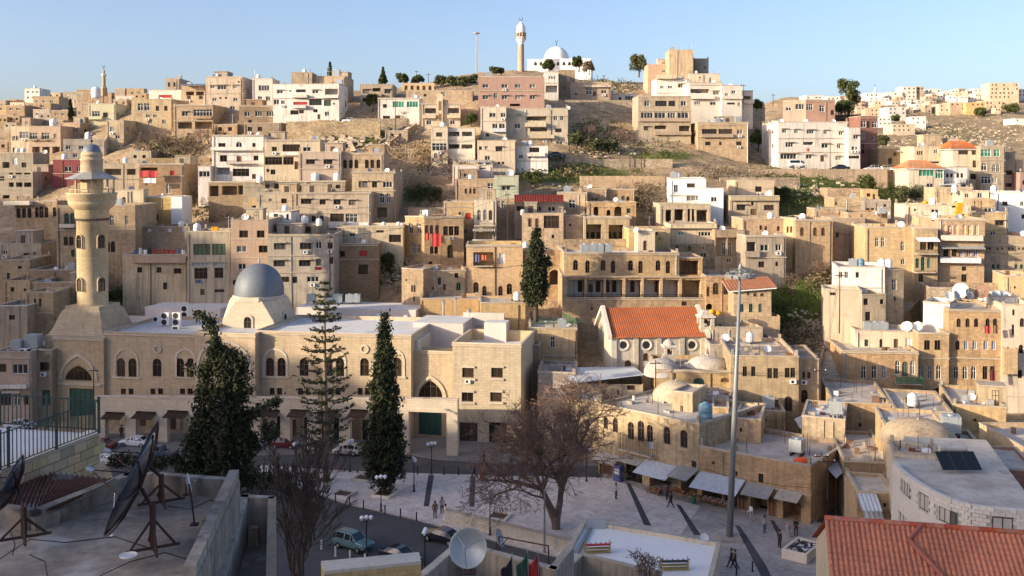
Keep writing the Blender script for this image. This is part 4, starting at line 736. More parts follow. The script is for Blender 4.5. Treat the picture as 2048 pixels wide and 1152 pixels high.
H('plastered upper block behind the grilled house', 1470, 1548, 361, 410, 'plaster', 'k 378 12 10 1517;S 378 3 4 1460', d=203, dp=8, yaw=0)
H('stained concrete house with corner balcony cantilever', 1492, 1572, 472, 570, 'greyc', 'o 494 18 20 1503;r 496 15 12 1529;r 495 11 12 1557;k 529 11 11 1523;S 528 6 9 1554', d=172, dp=9, yaw=2, ledge=[473, 515], bal=[(1489, 1518, 502, 514, .6, 'greyc')])
H('old stone house with roof terrace clutter', 1486, 1566, 438, 480, 'golden', 'm 455 6 10 1522;m 457 6 10 1532 1557;m 459 4 13 1574', d=178, dp=8, yaw=2)
H('broad golden stone house with three arched windows', 1591, 1665, 440, 545, 'golden', 'm 463 8 17 1604 1630 1646', d=176, dp=11, yaw=2, ledge=[442], par=.3)
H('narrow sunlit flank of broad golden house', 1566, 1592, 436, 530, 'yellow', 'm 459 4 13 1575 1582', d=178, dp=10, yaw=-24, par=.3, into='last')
H('recessed house with white patched wall', 1664, 1730, 436, 540, 'tan', 'm 478 7 7 1707;S 470 6 10 1675;W 497 26 32 1702;k 490 6 6 1710;S 471 5 8 1723', d=181, dp=8, yaw=0)
H('golden house with two tall arches on right slope', 1696, 1775, 426, 500, 'golden', 'm 448 6 15 1715 1727', d=184, dp=9, yaw=0, top=[('stank', 1760, -1, 1.0), ('dish', 1746, -1, .7)])
H('tall sunlit golden house beside the long stairs', 1731, 1829, 455, 595, 'yellow', 'A 484 7 18 1754 1766;A 492 7 18 1805;n 522 9 6 1760;A 522 7 11 1775;A 523 8 11 1806', d=169, dp=11, yaw=-2, par=.4)
H('house with white canopied balcony by the stairs', 1829, 1876, 458, 592, 'tan', 'k 489 12 20 1847 1862;T 526 7 18 1835 1858;T 527 7 26 1846;k 556 9 14 1842', d=167, dp=11, yaw=4, ledge=[478], bal=[(1830, 1872, 500, 508, 1.2, 'rail'), (1828, 1868, 541, 545, 1.0, 'rail')], hood=[(1830, 1874, 475, 482, 1.6, 'domewhite')])
H('stone house with yellow and orange arched panes', 1876, 1969, 438, 595, 'golden', 'Y 459 8 20 1888;O 459 10 20 1900;Y 459 8 20 1912;Y 459 7 20 1928;Y 459 10 20 1940;Y 459 8 20 1953;k 505 9 14 1891 1908;U 505 8 14 1922 1937 1951;k 537 8 8 1928;k 556 10 14 1928', d=168, dp=11, yaw=0, ledge=[440], bal=[(1877, 1961, 470, 480, 1.2, 'pale'), (1876, 1957, 514, 524, 1.3, 'zinc')], hood=[(1878, 1964, 490, 496, 1.8, 'zincgrey')], top=[('tank', 1880, 3, .9), ('gdish', 1925, 2)])
H('long tan house at right edge with small window row', 1969, 2070, 472, 600, 'tan', 'S 497 4 5 1979 1995 2004 2018 2025 2038 2046;E 533 6 9 1986 1996 2032 2043;k 557 8 10 1990;k 497 3 4 1974', d=170, dp=11, yaw=0, ledge=[490])
H('beige stepped house above the yellow pane house', 1936, 2016, 425, 490, 'tan', 'K 446 16 9 1999;r 467 9 7 1986', d=180, dp=9, yaw=0)
H('rough stone cube house above the arched pane house', 1944, 1991, 398, 428, 'golden', 'r 420 14 8 1976', d=188, dp=7, yaw=-3)
H('long low house with yellow barrels on roof', 1812, 1942, 410, 470, 'cream', 'S 420 4 5 1830;k 412 8 6 1908;r 425 14 12 1870', d=185, dp=8, yaw=0, top=[('tank', 1872, 2)])
H('sunlit house with small arch below the yellow barrels', 1838, 1880, 436, 480, 'yellow', 'm 452 4 8 1854', d=180, dp=8, yaw=0)
H('white block house at right edge, two windows', 1992, 2070, 384, 458, 'domewhite', 'k 407 10 8 2010;r 407 7 8 2044;k 433 6 8 2046', d=192, dp=10, yaw=0, top=[('tank', 1992, 1.4), ('gdish', 2046)])
H('low cream house with twin skylights on right slope', 1925, 1978, 383, 412, 'cream', 'r 392 8 9 1934;r 391 9 10 1960;k 395 8 7 1910', d=196, dp=7, yaw=0, top=[('tank', 1914)])
H('brown house under the green window house', 1870, 1946, 376, 404, 'plaster', 'k 386 7 9 1906;r 388 6 7 1920', d=203, dp=8, yaw=0)
H('ruined dry stone enclosure on the grassy slope', 1655, 1725, 377, 405, 'rubble', '', d=207, dp=7, yaw=0, roof=None, name='stone_wall', cat='wall')
H('small cream house beside the dry stone enclosure', 1725, 1756, 379, 408, 'yellow', 'k 390 7 6 1737;d 394 5 12 1748', d=205, dp=6, yaw=0)
H('golden house with white tank below the enclosure', 1668, 1728, 396, 432, 'golden', 'S 407 4 6 1672', d=197, dp=8, yaw=0, top=[('stank', 1708, 1, .8)])
H('grey stair house right of the white tank house', 1728, 1782, 402, 436, 'greyc', 'k 420 6 7 1736 1745;k 411 5 5 1770;W 426 10 8 1775', d=196, dp=7, yaw=3)
H('pale rubble cottage left of the golden tank house', 1630, 1692, 418, 445, 'rubble', 'm 428 5 10 1692', d=190, dp=7, yaw=0, top=[('gdish', 1640)])
# ------------------------------------------------------------------ right slope, upper
H('pinkish rooftop house with wide windows, right ridge', 1612, 1670, 200, 250, 'rose', 'r 214 13 12 1619;r 216 9 12 1631;r 217 9 12 1644;k 225 6 9 1665', d=252, dp=10, yaw=5, ledge=[203])
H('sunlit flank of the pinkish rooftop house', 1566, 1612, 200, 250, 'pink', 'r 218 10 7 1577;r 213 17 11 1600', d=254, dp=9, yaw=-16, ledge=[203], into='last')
H('large white apartment house on right, three storeys', 1557, 1697, 244, 340, 'white', 'R 262 8 7 1569;R 263 8 7 1593;R 264 13 7 1621;R 265 7 7 1651;R 267 8 7 1682;R 290 14 8 1579;L 289 21 10 1617;R 292 12 8 1650;R 293 7 8 1678;R 313 29 10 1577;R 314 11 7 1618;d 317 8 13 1645;R 317 11 7 1677', d=240, dp=13, yaw=3, ledge=[277, 305], side='y', top=[('dish', 1568), ('dish', 1614, 1), ('dish', 1670, 1), ('gdish', 1550, 4)])
H('bright white narrow flank of the large apartment house', 1538, 1557, 242, 340, 'white', 'r 264 4 7 1546;r 292 4 7 1546', d=243, dp=9, yaw=-32, into='last')
H('white projecting wing at right of apartment house', 1697, 1721, 256, 340, 'white', 'R 275 9 7 1712;k 297 5 6 1706;r 297 4 6 1713;k 315 20 5 1708', d=238, dp=12, yaw=3, into='last')
H('dark pinkish brown house behind the white apartment', 1721, 1756, 232, 340, 'redbrown', 'r 248 10 12 1727;k 249 6 12 1737;r 249 9 12 1749;r 272 7 10 1726;r 274 7 10 1733;r 276 5 7 1747;k 292 3 8 1722 1727;k 303 5 8 1726 1746', d=248, dp=13, yaw=4, ledge=[236, 287])
H('dark roofed rear of the pinkish brown house', 1672, 1722, 230, 260, 'redbrown', 'r 245 8 8 1708', d=262, dp=8, yaw=-10, into='last')
H('brown shed house by the road bend', 1757, 1801, 297, 340, 'brown', 'S 322 8 12 1780;S 308 5 6 1790', d=243, dp=8, yaw=4, hood=[(1788, 1808, 300, 304, 2, 'zincgrey')])
H('cream house with slit windows on right hillside', 1829, 1955, 293, 372, 'cream', 'k 306 3 7 1836 1840 1844;r 303 7 7 1872;S 325 28 4 1865;k 328 11 12 1953', d=235, dp=10, yaw=0, top=[('shed', 1875, 3, 1.4), ('btank', 1890, 5), ('gdish', 1848, 1.5, 1.2), ('stairhut', 1922, 4)])
H('orange tiled bay house with dark glazed corner', 1906, 1962, 300, 372, 'cream', 'k 303 18 11 1927;k 303 12 12 1950;k 328 12 13 1952;k 353 11 10 1947', d=229, dp=9, yaw=0, roof=None)
H('pale house with orange roof and green bay windows', 1818, 1888, 337, 398, 'cream', 'G 346 30 13 1853;G 348 16 18 1879;r 374 8 9 1834;r 372 12 9 1860;k 375 5 7 1850', d=222, dp=9, yaw=0, roof=None)
H('white balconied house between orange roof houses', 1888, 1938, 334, 394, 'white', 'k 351 5 7 1895 1903;k 351 5 8 1916 1924;k 376 24 8 1906;S 375 9 12 1928', d=223, dp=9, yaw=0, bal=[(1911, 1928, 357, 366, 1.0, 'white')], hood=[(1870, 1912, 366, 370, 2, 'zinc')])
H('grey house with arched upper windows, right edge', 1961, 2010, 292, 400, 'greyc', 'G 306 20 14 1972;G 306 12 14 1994;A 333 10 14 1968 1978;A 336 6 14 1988 1996;r 360 18 14 1972;r 361 9 10 1989;k 310 5 6 2002', d=226, dp=11, yaw=-4, side='y', ledge=[320, 347])
H('pink house at the right edge beside grey one', 2010, 2046, 320, 398, 'pink', 'k 345 12 8 2018;k 345 8 8 2040;k 370 14 7 2016', d=229, dp=9, yaw=0, top=[('shed', 2030, 3)])
H('brownish house cut by right edge', 2040, 2080, 345, 400, 'rose', 'k 365 6 8 2048', d=226, dp=8, yaw=0)
# retaining walls on the slopes
for lab, a in (('long stone retaining wall below white skyline house', (572, 760, 243, 276, 'rubble')), ('stone wall beside parked white car on left hill', (700, 818, 237, 258, 'rubble')), ('stone retaining wall under the long gallery house', (1130, 1345, 318, 332, 'rubble')),
               ('long low road wall below the white apartment house', (1500, 1775, 338, 354, 'tan')), ('tall rock faced wall below rounded end house', (1386, 1530, 214, 246, 'rubble')), ('road corner wall near the brown shed', (1768, 1822, 333, 360, 'tan')),
               ('terrace wall below salmon house on upper slope', (1115, 1268, 200, 216, 'rubble')), ('stone wall under the grass band, centre slope', (1160, 1330, 352, 372, 'tan')), ('dry stone wall left of the white stepped house', (1262, 1345, 425, 447, 'rubble')),
               ('shaded brick wall behind the thicket', (820, 890, 352, 372, 'brown')), ('tan stair wall beside the brown hood house', (816, 896, 415, 434, 'tan')), ('garden wall above the grey thicket at left', (290, 420, 316, 330, 'brown')),
               ('old stone wall above golden slope houses', (1440, 1600, 355, 372, 'rubble'))):
    H(lab, *a[:4], a[4], '', dp=1.0, roof=None, name='retaining_wall', cat='wall', yaw=0, lite=True)
H('pitted stone cottage near the gully lamp post', 915, 958, 338, 372, 'rubble', 'S 350 5 6 930', dp=6, d=206)
H('small rubble cottage under the cream lean-to house', 905, 985, 330, 362, 'pinkwhite', 'o 333 14 9 965;S 345 5 6 930;r 340 6 8 975', dp=6, d=209)
# ------------------------------------------------------------------ far right hill
fr = random.Random(11)
FR = [('white flat roofed block left of big skyline pine', 1612, 1653, 191, 207, 'white'), ('pale block touching big skyline pine', 1654, 1680, 193, 216, 'white'), ('pale apartment block beside tiny far minaret', 1731, 1765, 186, 204, 'white'), ('white slab house right of the tiny far minaret', 1776, 1805, 184, 202, 'white'),
      ('tall white apartment tower on far right skyline', 1805, 1833, 173, 201, 'white'), ('unfinished grey tower joined to white apartment tower', 1833, 1848, 173, 200, 'greyc'), ('wide white block right of the apartment towers', 1850, 1882, 178, 196, 'white'), ('largest cream block on the far right skyline', 1980, 2038, 166, 205, 'cream'), ('small cream block before the largest skyline block', 2002, 2038, 185, 204, 'cream'),
      ('yellow painted house on the far right hill', 1932, 1969, 205, 228, 'yellow'), ('pink beige house left of far yellow house', 1900, 1931, 205, 227, 'pink'), ('narrow beige house on far right terraces', 1878, 1899, 208, 227, 'cream'), ('white tall house standing alone on far terraces', 1777, 1812, 214, 240, 'white'), ('orange banded house right of the big pine', 1731, 1767, 217, 236, 'pink'),
      ('white cube house on the far stony slope', 1821, 1852, 233, 256, 'white'), ('lowest pale house on the far stony slope', 1785, 1830, 248, 270, 'cream'), ('white shed house above the road bend', 1757, 1782, 235, 252, 'white'), ('white house at right edge of far slope', 2030, 2060, 237, 252, 'white'), ('cream long house right of far yellow house', 1962, 2010, 202, 220, 'cream'), ('grey square house among far right houses', 1850, 1863, 210, 226, 'greyc'), ('white long block on far right skyline end', 2036, 2070, 178, 200, 'white')]
for lab, a, b_, c_, e_, mt in FR:
    n = max(2, int((b_ - a) / 8)); rows = max(1, int((e_ - c_) / 8)); w = ';'.join('S %.1f 3.2 3.2 %s' % (c_ + 4 + 8 * r, ' '.join('%.1f' % (a + (b_ - a) * (i + .5) / n + fr.uniform(-.9, .9)) for i in range(n) if fr.random() < .8)) for r in range(rows))
    H(lab, a, b_, c_, e_, mt, w, dp=14, lite=True, found=5, yaw=fr.uniform(-12, 4), group='houses on the far right hill')
SM = [(1690, 208), (1703, 203), (1716, 210), (1745, 209), (1756, 214), (1770, 208), (1790, 211), (1800, 206), (1815, 209), (1828, 207), (1842, 208), (1858, 203), (1869, 200), (1880, 198), (1893, 197), (1905, 201), (1917, 199), (1928, 203), (1942, 201), (1956, 198), (1866, 214), (1838, 217), (1722, 226), (1746, 226), (1712, 219), (1895, 190), (1910, 191), (1924, 189), (1940, 192), (1956, 190), (1970, 196), (1980, 215), (1996, 226), (1760, 230), (1800, 224), (1822, 222)]
OR_ = lambda n: str(n) + ('th' if 10 < n % 100 < 14 else {1: 'st', 2: 'nd', 3: 'rd'}.get(n % 10, 'th'))
for i, (x, y) in enumerate(sorted(SM)):
    w = fr.uniform(9, 17); h = fr.uniform(8, 13); mt = fr.choice(['white', 'white', 'cream', 'pale', 'pink'])
    H('small %s box house, %s from left in far right cluster' % (mt, OR_(i + 1)), x - w / 2, x + w / 2, y - h, y + 3, mt, 'S %.1f 2.6 2.8 %.1f %.1f' % (y - h + 4, x - w * .25, x + w * .25), dp=10, lite=True, found=5, yaw=fr.uniform(-14, 8), group='small houses in the far right cluster')
SL = [(8, 226), (28, 246), (60, 200), (88, 200), (112, 212), (140, 203), (118, 258), (20, 262), (5, 248), (240, 216), (215, 222), (90, 243), (34, 222), (108, 200), (280, 205), (205, 203)]
for i, (x, y) in enumerate(sorted(SL)):
    w = fr.uniform(16, 28); h = fr.uniform(13, 18); mt = fr.choice(['tan', 'plaster', 'cream', 'greyc', 'brown'])
    H('small flat roofed house, %s from left among far left slope fillers' % OR_(i + 1), x - w / 2, x + w / 2, y - h, y + 4, mt, 'k %.1f 4 4 %.1f %.1f' % (y - h + 6, x - w * .25, x + w * .25), dp=9, lite=True, found=5, group='small houses on the far left slope')

H('small grey stone house under grey box house', 258, 302, 302, 330, 'greyc', 'k 313 6 6 270 288', dp=7, side='y')
H('small tan house below long brown house, left hill', 428, 474, 249, 276, 'tan', 'k 258 7 7 440 460;S 268 5 5 450', dp=7)
H('brown lower storey house beneath long brown house', 488, 562, 246, 292, 'brown', 'k 258 8 8 500 520;o 272 16 10 545', dp=7)
H('low brown house at left edge under cream corner house', -8, 24, 282, 312, 'brown', 'k 292 6 6 6', dp=8)
H('low rubble cottage on slope right of skyline car', 770, 815, 262, 282, 'rubble', 'S 270 5 6 785 800', dp=6)
# ------------------------------------------------------------------ the big mosque on the square
P0 = onz(105, 843, 0); P1 = onz(1042, 888, 0); MYAW = math.degrees(math.atan2(P1.y - P0.y, P1.x - P0.x)); mdir = (P1 - P0).normalized(); mnor = Vector((mdir.y, -mdir.x, 0))
def md(px, off=0):                         # distance at which column px meets the facade line (off metres in front of it)
    o = P0 + mnor * off; a = ray(px, 700); k = Vector((a.x, a.y)) ; t = cross2((o.x, o.y), (mdir.x, mdir.y)) / cross2((k.x, k.y), (mdir.x, mdir.y)); return a.y * t
def mbase(px, off=0): d = md(px, off); return proj((at(px, 700, d).x, d, 0))[1]
MO = thing('mosque', 'large honey stone mosque with grey dome and round minaret', 'mosque', P0, 0)
def MH(x0, x1, yt, win='', off=0, **k):
    xc = (x0 + x1) / 2; kw = dict(dp=12, yaw=MYAW, d=md(xc, off), found=1, hm='mosquepale', roof='roofwhite', par=.45, into=MO); kw.update(k)
    return H('mosque block', x0, x1, yt, mbase(xc, off), kw.pop('mat', 'mosque'), win, **kw)
def ring(b, onf, ul, P, x, y, w, h, arch, th=.35, pr=.12, mat='mosquepale', name='arch_moulding'):
    u, z0 = onf(x, y + h / 2); z1 = onf(x, y - h / 2)[1]; wd = onf(x + w / 2, y)[0] - onf(x - w / 2, y)[0]; u -= ul; z0 -= P.z; z1 -= P.z; o = outline(wd, z1 - z0, arch); r = MB()
    I = [(u + a, z0 + c_) for a, c_ in o]; cx, cz = u, z0 + (z1 - z0) * .45
    if arch == 3: O = [(u + a * (1 + 2 * th / wd), cz0) for a, cz0 in [(a, z0 + (z1 - z0) / 2 + (c_ - (z1 - z0) / 2) * (1 + 2 * th / wd)) for a, c_ in o]]; rng_ = range(len(o))
    else:
        O = [(u + a * (1 + 2 * th / wd), z0 + c_ * (1 + th / (z1 - z0))) for a, c_ in o]; rng_ = range(1, len(o))
    n = len(o)
    for j in rng_:
        k = (j + 1) % n
        r.face([(I[j][0], -pr, I[j][1]), (I[k][0], -pr, I[k][1]), (O[k][0], -pr, O[k][1]), (O[j][0], -pr, O[j][1])], mat)
        r.face([(O[j][0], -pr, O[j][1]), (O[k][0], -pr, O[k][1]), (O[k][0], 0, O[k][1]), (O[j][0], 0, O[j][1])], mat); r.face([(I[j][0], -pr, I[j][1]), (I[k][0], -pr, I[k][1]), (I[k][0], .02, I[k][1]), (I[j][0], .02, I[j][1])], mat)
    r.build(name, b)
def sills(lst):
    def f(b, Wd, Ht, onf, ul, P, wl):
        for it in lst:
            if it[0] == 's':
                s = MB(); a = onf(it[1], it[3])[0] - ul; c_ = onf(it[2], it[3])[0] - ul; z = onf(it[1], it[3])[1] - P.z; s.box(a, c_, -.22, -.003, z - .12, z + .12, 'mosquepale'); s.build('sill', b)
            else: ring(b, onf, ul, P, *it[1:])
    return f
MH(106, 207, 676, 'p 746 54 30 157;E 810 50 66 164', off=.6, dp=13, ledge=[766, 679], extra=sills([('r', 157, 736, 66, 48, 2, .5, .15), ('s', 118, 202, 767)]))
MH(207, 389, 666, 'a 735 15 34 242 265;a 735 16 33 314;a 735 15 34 360 382;k 783 9 11 247 262 306 321 365 380', dp=16, ledge=[671], extra=sills([('s', 225, 283, 754), ('s', 343, 388, 754), ('r', 253, 727, 42, 54, 1, .3, .1), ('r', 371, 727, 34, 54, 1, .3, .1), ('r', 315, 698, 11, 11, 3, .25, .14)]))
MH(389, 510, 667, 'a 735 15 34 470;a 735 15 34 420', off=1.6, dp=18, ledge=[672], extra=sills([('r', 448, 740, 100, 110, 1, .35, .12)]))
MH(511, 822, 666, 'a 734 15 34 540 563;a 734 16 33 608;a 734 15 34 657 680;a 734 16 33 729;a 734 15 34 774 795;k 783 9 13 544 559 601 616 661 676 720 735 780 795', dp=16, ledge=[671], extra=sills([('s', 525, 580, 753), ('s', 642, 696, 753), ('s', 760, 812, 753), ('r', 551, 727, 42, 54, 1, .3, .1), ('r', 668, 727, 42, 54, 1, .3, .1), ('r', 785, 727, 42, 54, 1, .3, .1), ('r', 729, 698, 11, 11, 3, .28, .16)]))
MH(822, 906, 703, 'p 778 48 34 861;E 850 46 60 860', off=-1.5, dp=3, ledge=[707], extra=sills([('r', 861, 776, 50, 38, 2, .5, .2)]))
MH(905, 1042, 688, 'k 745 21 19 936 994;k 793 21 19 935 992;k 867 33 40 937 996', off=.4, dp=12, par=1.5, ledge=[692], extra=sills([('s', 922, 951, 758), ('s', 980, 1008, 758), ('s', 921, 950, 805), ('s', 978, 1007, 805), ('s', 924, 950, 733), ('s', 982, 1008, 733), ('s', 923, 949, 782), ('s', 980, 1006, 782)]))
# set-back white walls and roof levels behind the facade
def mblock(name, x0, x1, off, dp, zt, mat, z0=0):
    a = at(x0, 650, md(x0, off)); a2 = at(x1, 650, md(x1, off)); m_ = MB(); q = [(a.x, a.y), (a2.x, a2.y), (a2.x - mnor.x * dp, a2.y - mnor.y * dp), (a.x - mnor.x * dp, a.y - mnor.y * dp)]
    m_.prism([(p[0] - P0.x, p[1] - P0.y) for p in q], z0, zt, mat, True, 'roofwhite'); return m_.build(name, MO)
mblock('rear_hall', 215, 800, -15.8, 6, 12.9, 'mosquepale'); mblock('rear_wall', 590, 832, -21, 8, 15.2, 'pinkwhite'); mblock('rear_wall', 290, 440, -21, 10, 14.6, 'pinkwhite'); mblock('rear_parapet', 250, 445, -17, .4, 13.6, 'pinkwhite'); mblock('court_wall', 826, 926, -10, 8, 14.9, 'pinkwhite'); mblock('court_wall', 926, 1008, -17, .5, 15.6, 'pinkwhite')
mblock('lower_roof', 822, 906, -4, 7, 10.6, 'mosquepale'); mblock('stair_head', 968, 1012, -10, 3, 15.2, 'pinkwhite'); mblock('roof_kerb', 822, 835, -2, 16, 13.6, 'mosquepale')
# dome on its eight-sided drum
dc = at(519, 640, md(519, -10.5)); dl = Vector((dc.x - P0.x, dc.y - P0.y, 0)); rt = R(MYAW)
dr = MB(); zr0, zr1 = 13.0, 18.0; hw = 4.15; rr = 3.9
def rot2(x, y): return (dl.x + x * math.cos(rt) - y * math.sin(rt), dl.y + x * math.sin(rt) + y * math.cos(rt))
sq = [(-hw, -hw), (hw, -hw), (hw, hw), (-hw, hw)]; oc = [(-rr * .55, -rr), (rr * .55, -rr), (rr, -rr * .55), (rr, rr * .55), (rr * .55, rr), (-rr * .55, rr), (-rr, rr * .55), (-rr, -rr * .55)]
v3 = lambda p, z: (*rot2(*p), z)
for i in range(4):
    a, c_ = sq[i], sq[(i + 1) % 4]; o1, o2, o3 = oc[2 * i], oc[2 * i + 1], oc[(2 * i + 2) % 8]
    dr.face([v3(a, zr0), v3(c_, zr0), v3(c_, zr0 + 2), v3(a, zr0 + 2)], 'mosquepale'); dr.face([v3(a, zr0 + 2), v3(c_, zr0 + 2), v3(o2, zr1), v3(o1, zr1)], 'mosquepale'); dr.face([v3(c_, zr0 + 2), v3(o3, zr1), v3(o2, zr1)], 'mosquepale')
dr.build('drum', MO)
for i in range(4):
    fd, pd = window_data(1.2, 2.3, 1, 'framed', 'panedark'); ang = rt + i * math.pi / 2; px_, py_ = rot2(*[(0, -hw - .06), (hw + .06, 0), (0, hw + .06), (-hw - .06, 0)][i]); o = link('window', fd, MO, (px_, py_, zr0 + .4), (0, 0, ang)); link('pane', pd, o)
    sr = MB(); ou = outline(1.2, 2.3, 1)
    for j in range(1, len(ou)):
        k = (j + 1) % len(ou); A = ou[j]; B = ou[k]; sr.face([(A[0], -.1, A[1]), (B[0], -.1, B[1]), (B[0] * 1.45, -.1, B[1] * 1.13), (A[0] * 1.45, -.1, A[1] * 1.13)], 'mosquepale'); sr.face([(A[0] * 1.45, -.1, A[1] * 1.13), (B[0] * 1.45, -.1, B[1] * 1.13), (B[0] * 1.45, .6, B[1] * 1.13), (A[0] * 1.45, .6, A[1] * 1.13)], 'mosquepale'); sr.face([(A[0], -.1, A[1]), (B[0], -.1, B[1]), (B[0], .1, B[1]), (A[0], .1, A[1])], 'mosquepale')
    link('arch_moulding', sr.data('arch_moulding'), MO, (px_, py_, zr0 + .4), (0, 0, ang))
dk = MB(); dk.lathe([(4.35, zr1 - .15), (4.35, zr1 + .2), (4.1, zr1 + .2), (4.05, zr1 + .55), (3.78, zr1 + .6)], 'mosquepale', 8, (dl.x, dl.y, 0), rt + math.pi / 8); dk.build('cornice', MO)
dm = MB(); prof = [(3.78, zr1 + .55), (3.8, zr1 + 1.1)] + [(3.8 * math.cos(t) ** .92, zr1 + 1.1 + 4.3 * math.sin(t)) for t in [math.pi / 2 * i / 14 for i in range(1, 14)]] + [(.02, zr1 + 5.4)]
dm.lathe(prof, 'dome', 40, (dl.x, dl.y, 0)); dome = dm.build('dome', MO, True)
fn = MB(); zf = zr1 + 5.35; fn.tube([(dl.x, dl.y, zf), (dl.x, dl.y, zf + 1.4)], .06, 'steel', 6)
for k, r_ in ((.35, .22), (.75, .15)): fn.lathe([(0, -r_), (r_ * .7, -r_ * .7), (r_, 0), (r_ * .7, r_ * .7), (0, r_)], 'steel', 10, (dl.x, dl.y, zf + k))
fn.build('finial', dome)
# round minaret on a bell shaped base
mc = at(186, 640, md(186, -5.0)); ml = Vector((mc.x - P0.x, mc.y - P0.y, 0)); dmn = mc.y
zz = lambda y: toz(y, dmn)
MN = link('minaret', None, MO, ml)
bs = MB(); nseg = 12
for i in range(4):
    for j in range(nseg):
        def prf(k): t = k / nseg; return float(np.interp(t, [0, .08, .2, .35, .5, .7, .85, .95, 1], [4.7, 4.5, 4.2, 3.95, 3.75, 3.5, 3.25, 2.95, 2.7])), 12.9 + (zz(612) - 12.9) * t
        r0, z0 = prf(j); r1, z1 = prf(j + 1); a = rt + math.pi / 4 + i * math.pi / 2; q = a + math.pi / 2; s2 = math.sqrt(2)
        bs.face([(r0 * s2 * math.cos(a), r0 * s2 * math.sin(a), z0), (r0 * s2 * math.cos(q), r0 * s2 * math.sin(q), z0), (r1 * s2 * math.cos(q), r1 * s2 * math.sin(q), z1), (r1 * s2 * math.cos(a), r1 * s2 * math.sin(a), z1)], 'mosque')
bs.prism([(4.9 * math.sqrt(2) * math.cos(rt + math.pi / 4 + i * math.pi / 2), 4.9 * math.sqrt(2) * math.sin(rt + math.pi / 4 + i * math.pi / 2)) for i in range(4)], 11, 13.1, 'mosque'); bs.prism([(2.85 * math.sqrt(2) * math.cos(rt + math.pi / 4 + i * math.pi / 2), 2.85 * math.sqrt(2) * math.sin(rt + math.pi / 4 + i * math.pi / 2)) for i in range(4)], zz(614), zz(608), 'mosque')
bs.build('base', MN)
sh = MB(); pxm = dmn / F; r = lambda w: w * pxm / 2 * .955
sh.lathe([(r(63), zz(612)), (r(62), zz(606)), (r(61), zz(604)), (r(62), zz(440)), (r(66), zz(439)), (r(66), zz(435)), (r(68), zz(434)), (r(68), zz(420)), (r(72), zz(418)), (r(90), zz(410)), (r(94), zz(404)), (r(92), zz(402)), (r(97), zz(400)), (r(97), zz(390)), (r(100), zz(389)), (r(100), zz(385)), (r(90), zz(385))], 'mosque', 40); sh.face([(r(95) * math.cos(2 * math.pi * i / 24), r(95) * math.sin(2 * math.pi * i / 24), zz(386)) for i in range(24)], 'mosque')
so = sh.build('shaft', MN, True)
dt = MB()
for i in range(40):
    a = 2 * math.pi * i / 40; dt.box(-.12, .12, -.12, .12, 0, .3, 'framed'); 
    for q in range(8): x, y, z = dt.v[-8 + q]; dt.v[-8 + q] = ((r(65)) * math.cos(a) + x * math.cos(a) - y * math.sin(a), r(65) * math.sin(a) + x * math.sin(a) + y * math.cos(a), zz(440) + z)
struct(dt.build('dentil_band', MN), 'stuff')
for wx, wy in ((-15 / 30.5, 482), (25 / 30.5, 482), (-15 / 30.5, 567), (25 / 30.5, 567), (-1.5, 482), (-1.5, 567)):
    ang = math.asin(wx) if abs(wx) <= 1 else math.pi; fd, pd = window_data(1.15, 2.1, 1, 'framed', 'panedark'); rw = r(61.5) + .09
    o = link('window', fd, MN, (rw * math.sin(ang), -rw * math.cos(ang), zz(wy + 13)), (0, 0, ang)); link('pane', pd, o)
    su = MB(); ou = outline(1.15, 2.1, 1)
    for j in range(1, len(ou)):
        k = (j + 1) % len(ou); A = ou[j]; B = ou[k]; su.face([(A[0], -.08, A[1]), (B[0], -.08, B[1]), (B[0] * 1.25, -.08, B[1] * 1.07), (A[0] * 1.25, -.08, A[1] * 1.07)], 'mosque'); su.face([(A[0] * 1.25, -.08, A[1] * 1.07), (B[0] * 1.25, -.08, B[1] * 1.07), (B[0] * 1.25, .12, B[1] * 1.07), (A[0] * 1.25, .12, A[1] * 1.07)], 'mosque')
    link('window_surround', su.data('window_surround'), MN, (rw * math.sin(ang), -rw * math.cos(ang), zz(wy + 13)), (0, 0, ang))
ga = MB(); ga.lathe([(r(48), zz(386)), (r(48), zz(356))], 'mosque', 8); ga.build('gallery_core', MN)
pd_ = MB(); pd_.box(-.1, .1, -.1, .1, zz(386), zz(358), 'mosque'); pdat = pd_.data('post')
for i in range(8): a = math.pi / 8 + i * math.pi / 4; link('post', pdat, MN, (r(86) * math.cos(a), r(86) * math.sin(a), 0), (0, 0, a))
bl = MB()
for i in range(56): a = 2 * math.pi * i / 56; bl.tube([(r(88) * math.cos(a), r(88) * math.sin(a), zz(386)), (r(88) * math.cos(a), r(88) * math.sin(a), zz(378.5))], .05, 'mosque', 4)
for k in (378, 386): bl.tube([(r(88) * math.cos(2 * math.pi * i / 32), r(88) * math.sin(2 * math.pi * i / 32), zz(k)) for i in range(33)], .07, 'mosque', 4)
struct(bl.build('balustrade', MN), 'stuff')
rf = MB(); rf.lathe([(r(60), zz(357.5)), (r(104), zz(358)), (r(104), zz(357)), (r(46), zz(344)), (r(44), zz(343))], 'zincgrey', 8, a0=math.pi / 8); rf.build('canopy', MN)
ln = MB(); ln.lathe([(r(45), zz(346)), (r(43), zz(322)), (r(46), zz(321)), (r(46), zz(318)), (r(42), zz(317)), (r(42), zz(312)), (r(45), zz(311)), (r(45), zz(309)), (r(40), zz(308)), (r(40), zz(304)), (0, zz(304))], 'mosque', 28); ln.build('lantern', MN, True)
ld = MB(); ld.lathe([(r(37) * math.cos(t) ** .9, zz(305) + (zz(288) - zz(305)) * math.sin(t)) for t in [math.pi / 2 * i / 10 for i in range(10)]] + [(.01, zz(288))], 'dome', 24); ldo = ld.build('cap_dome', MN, True)
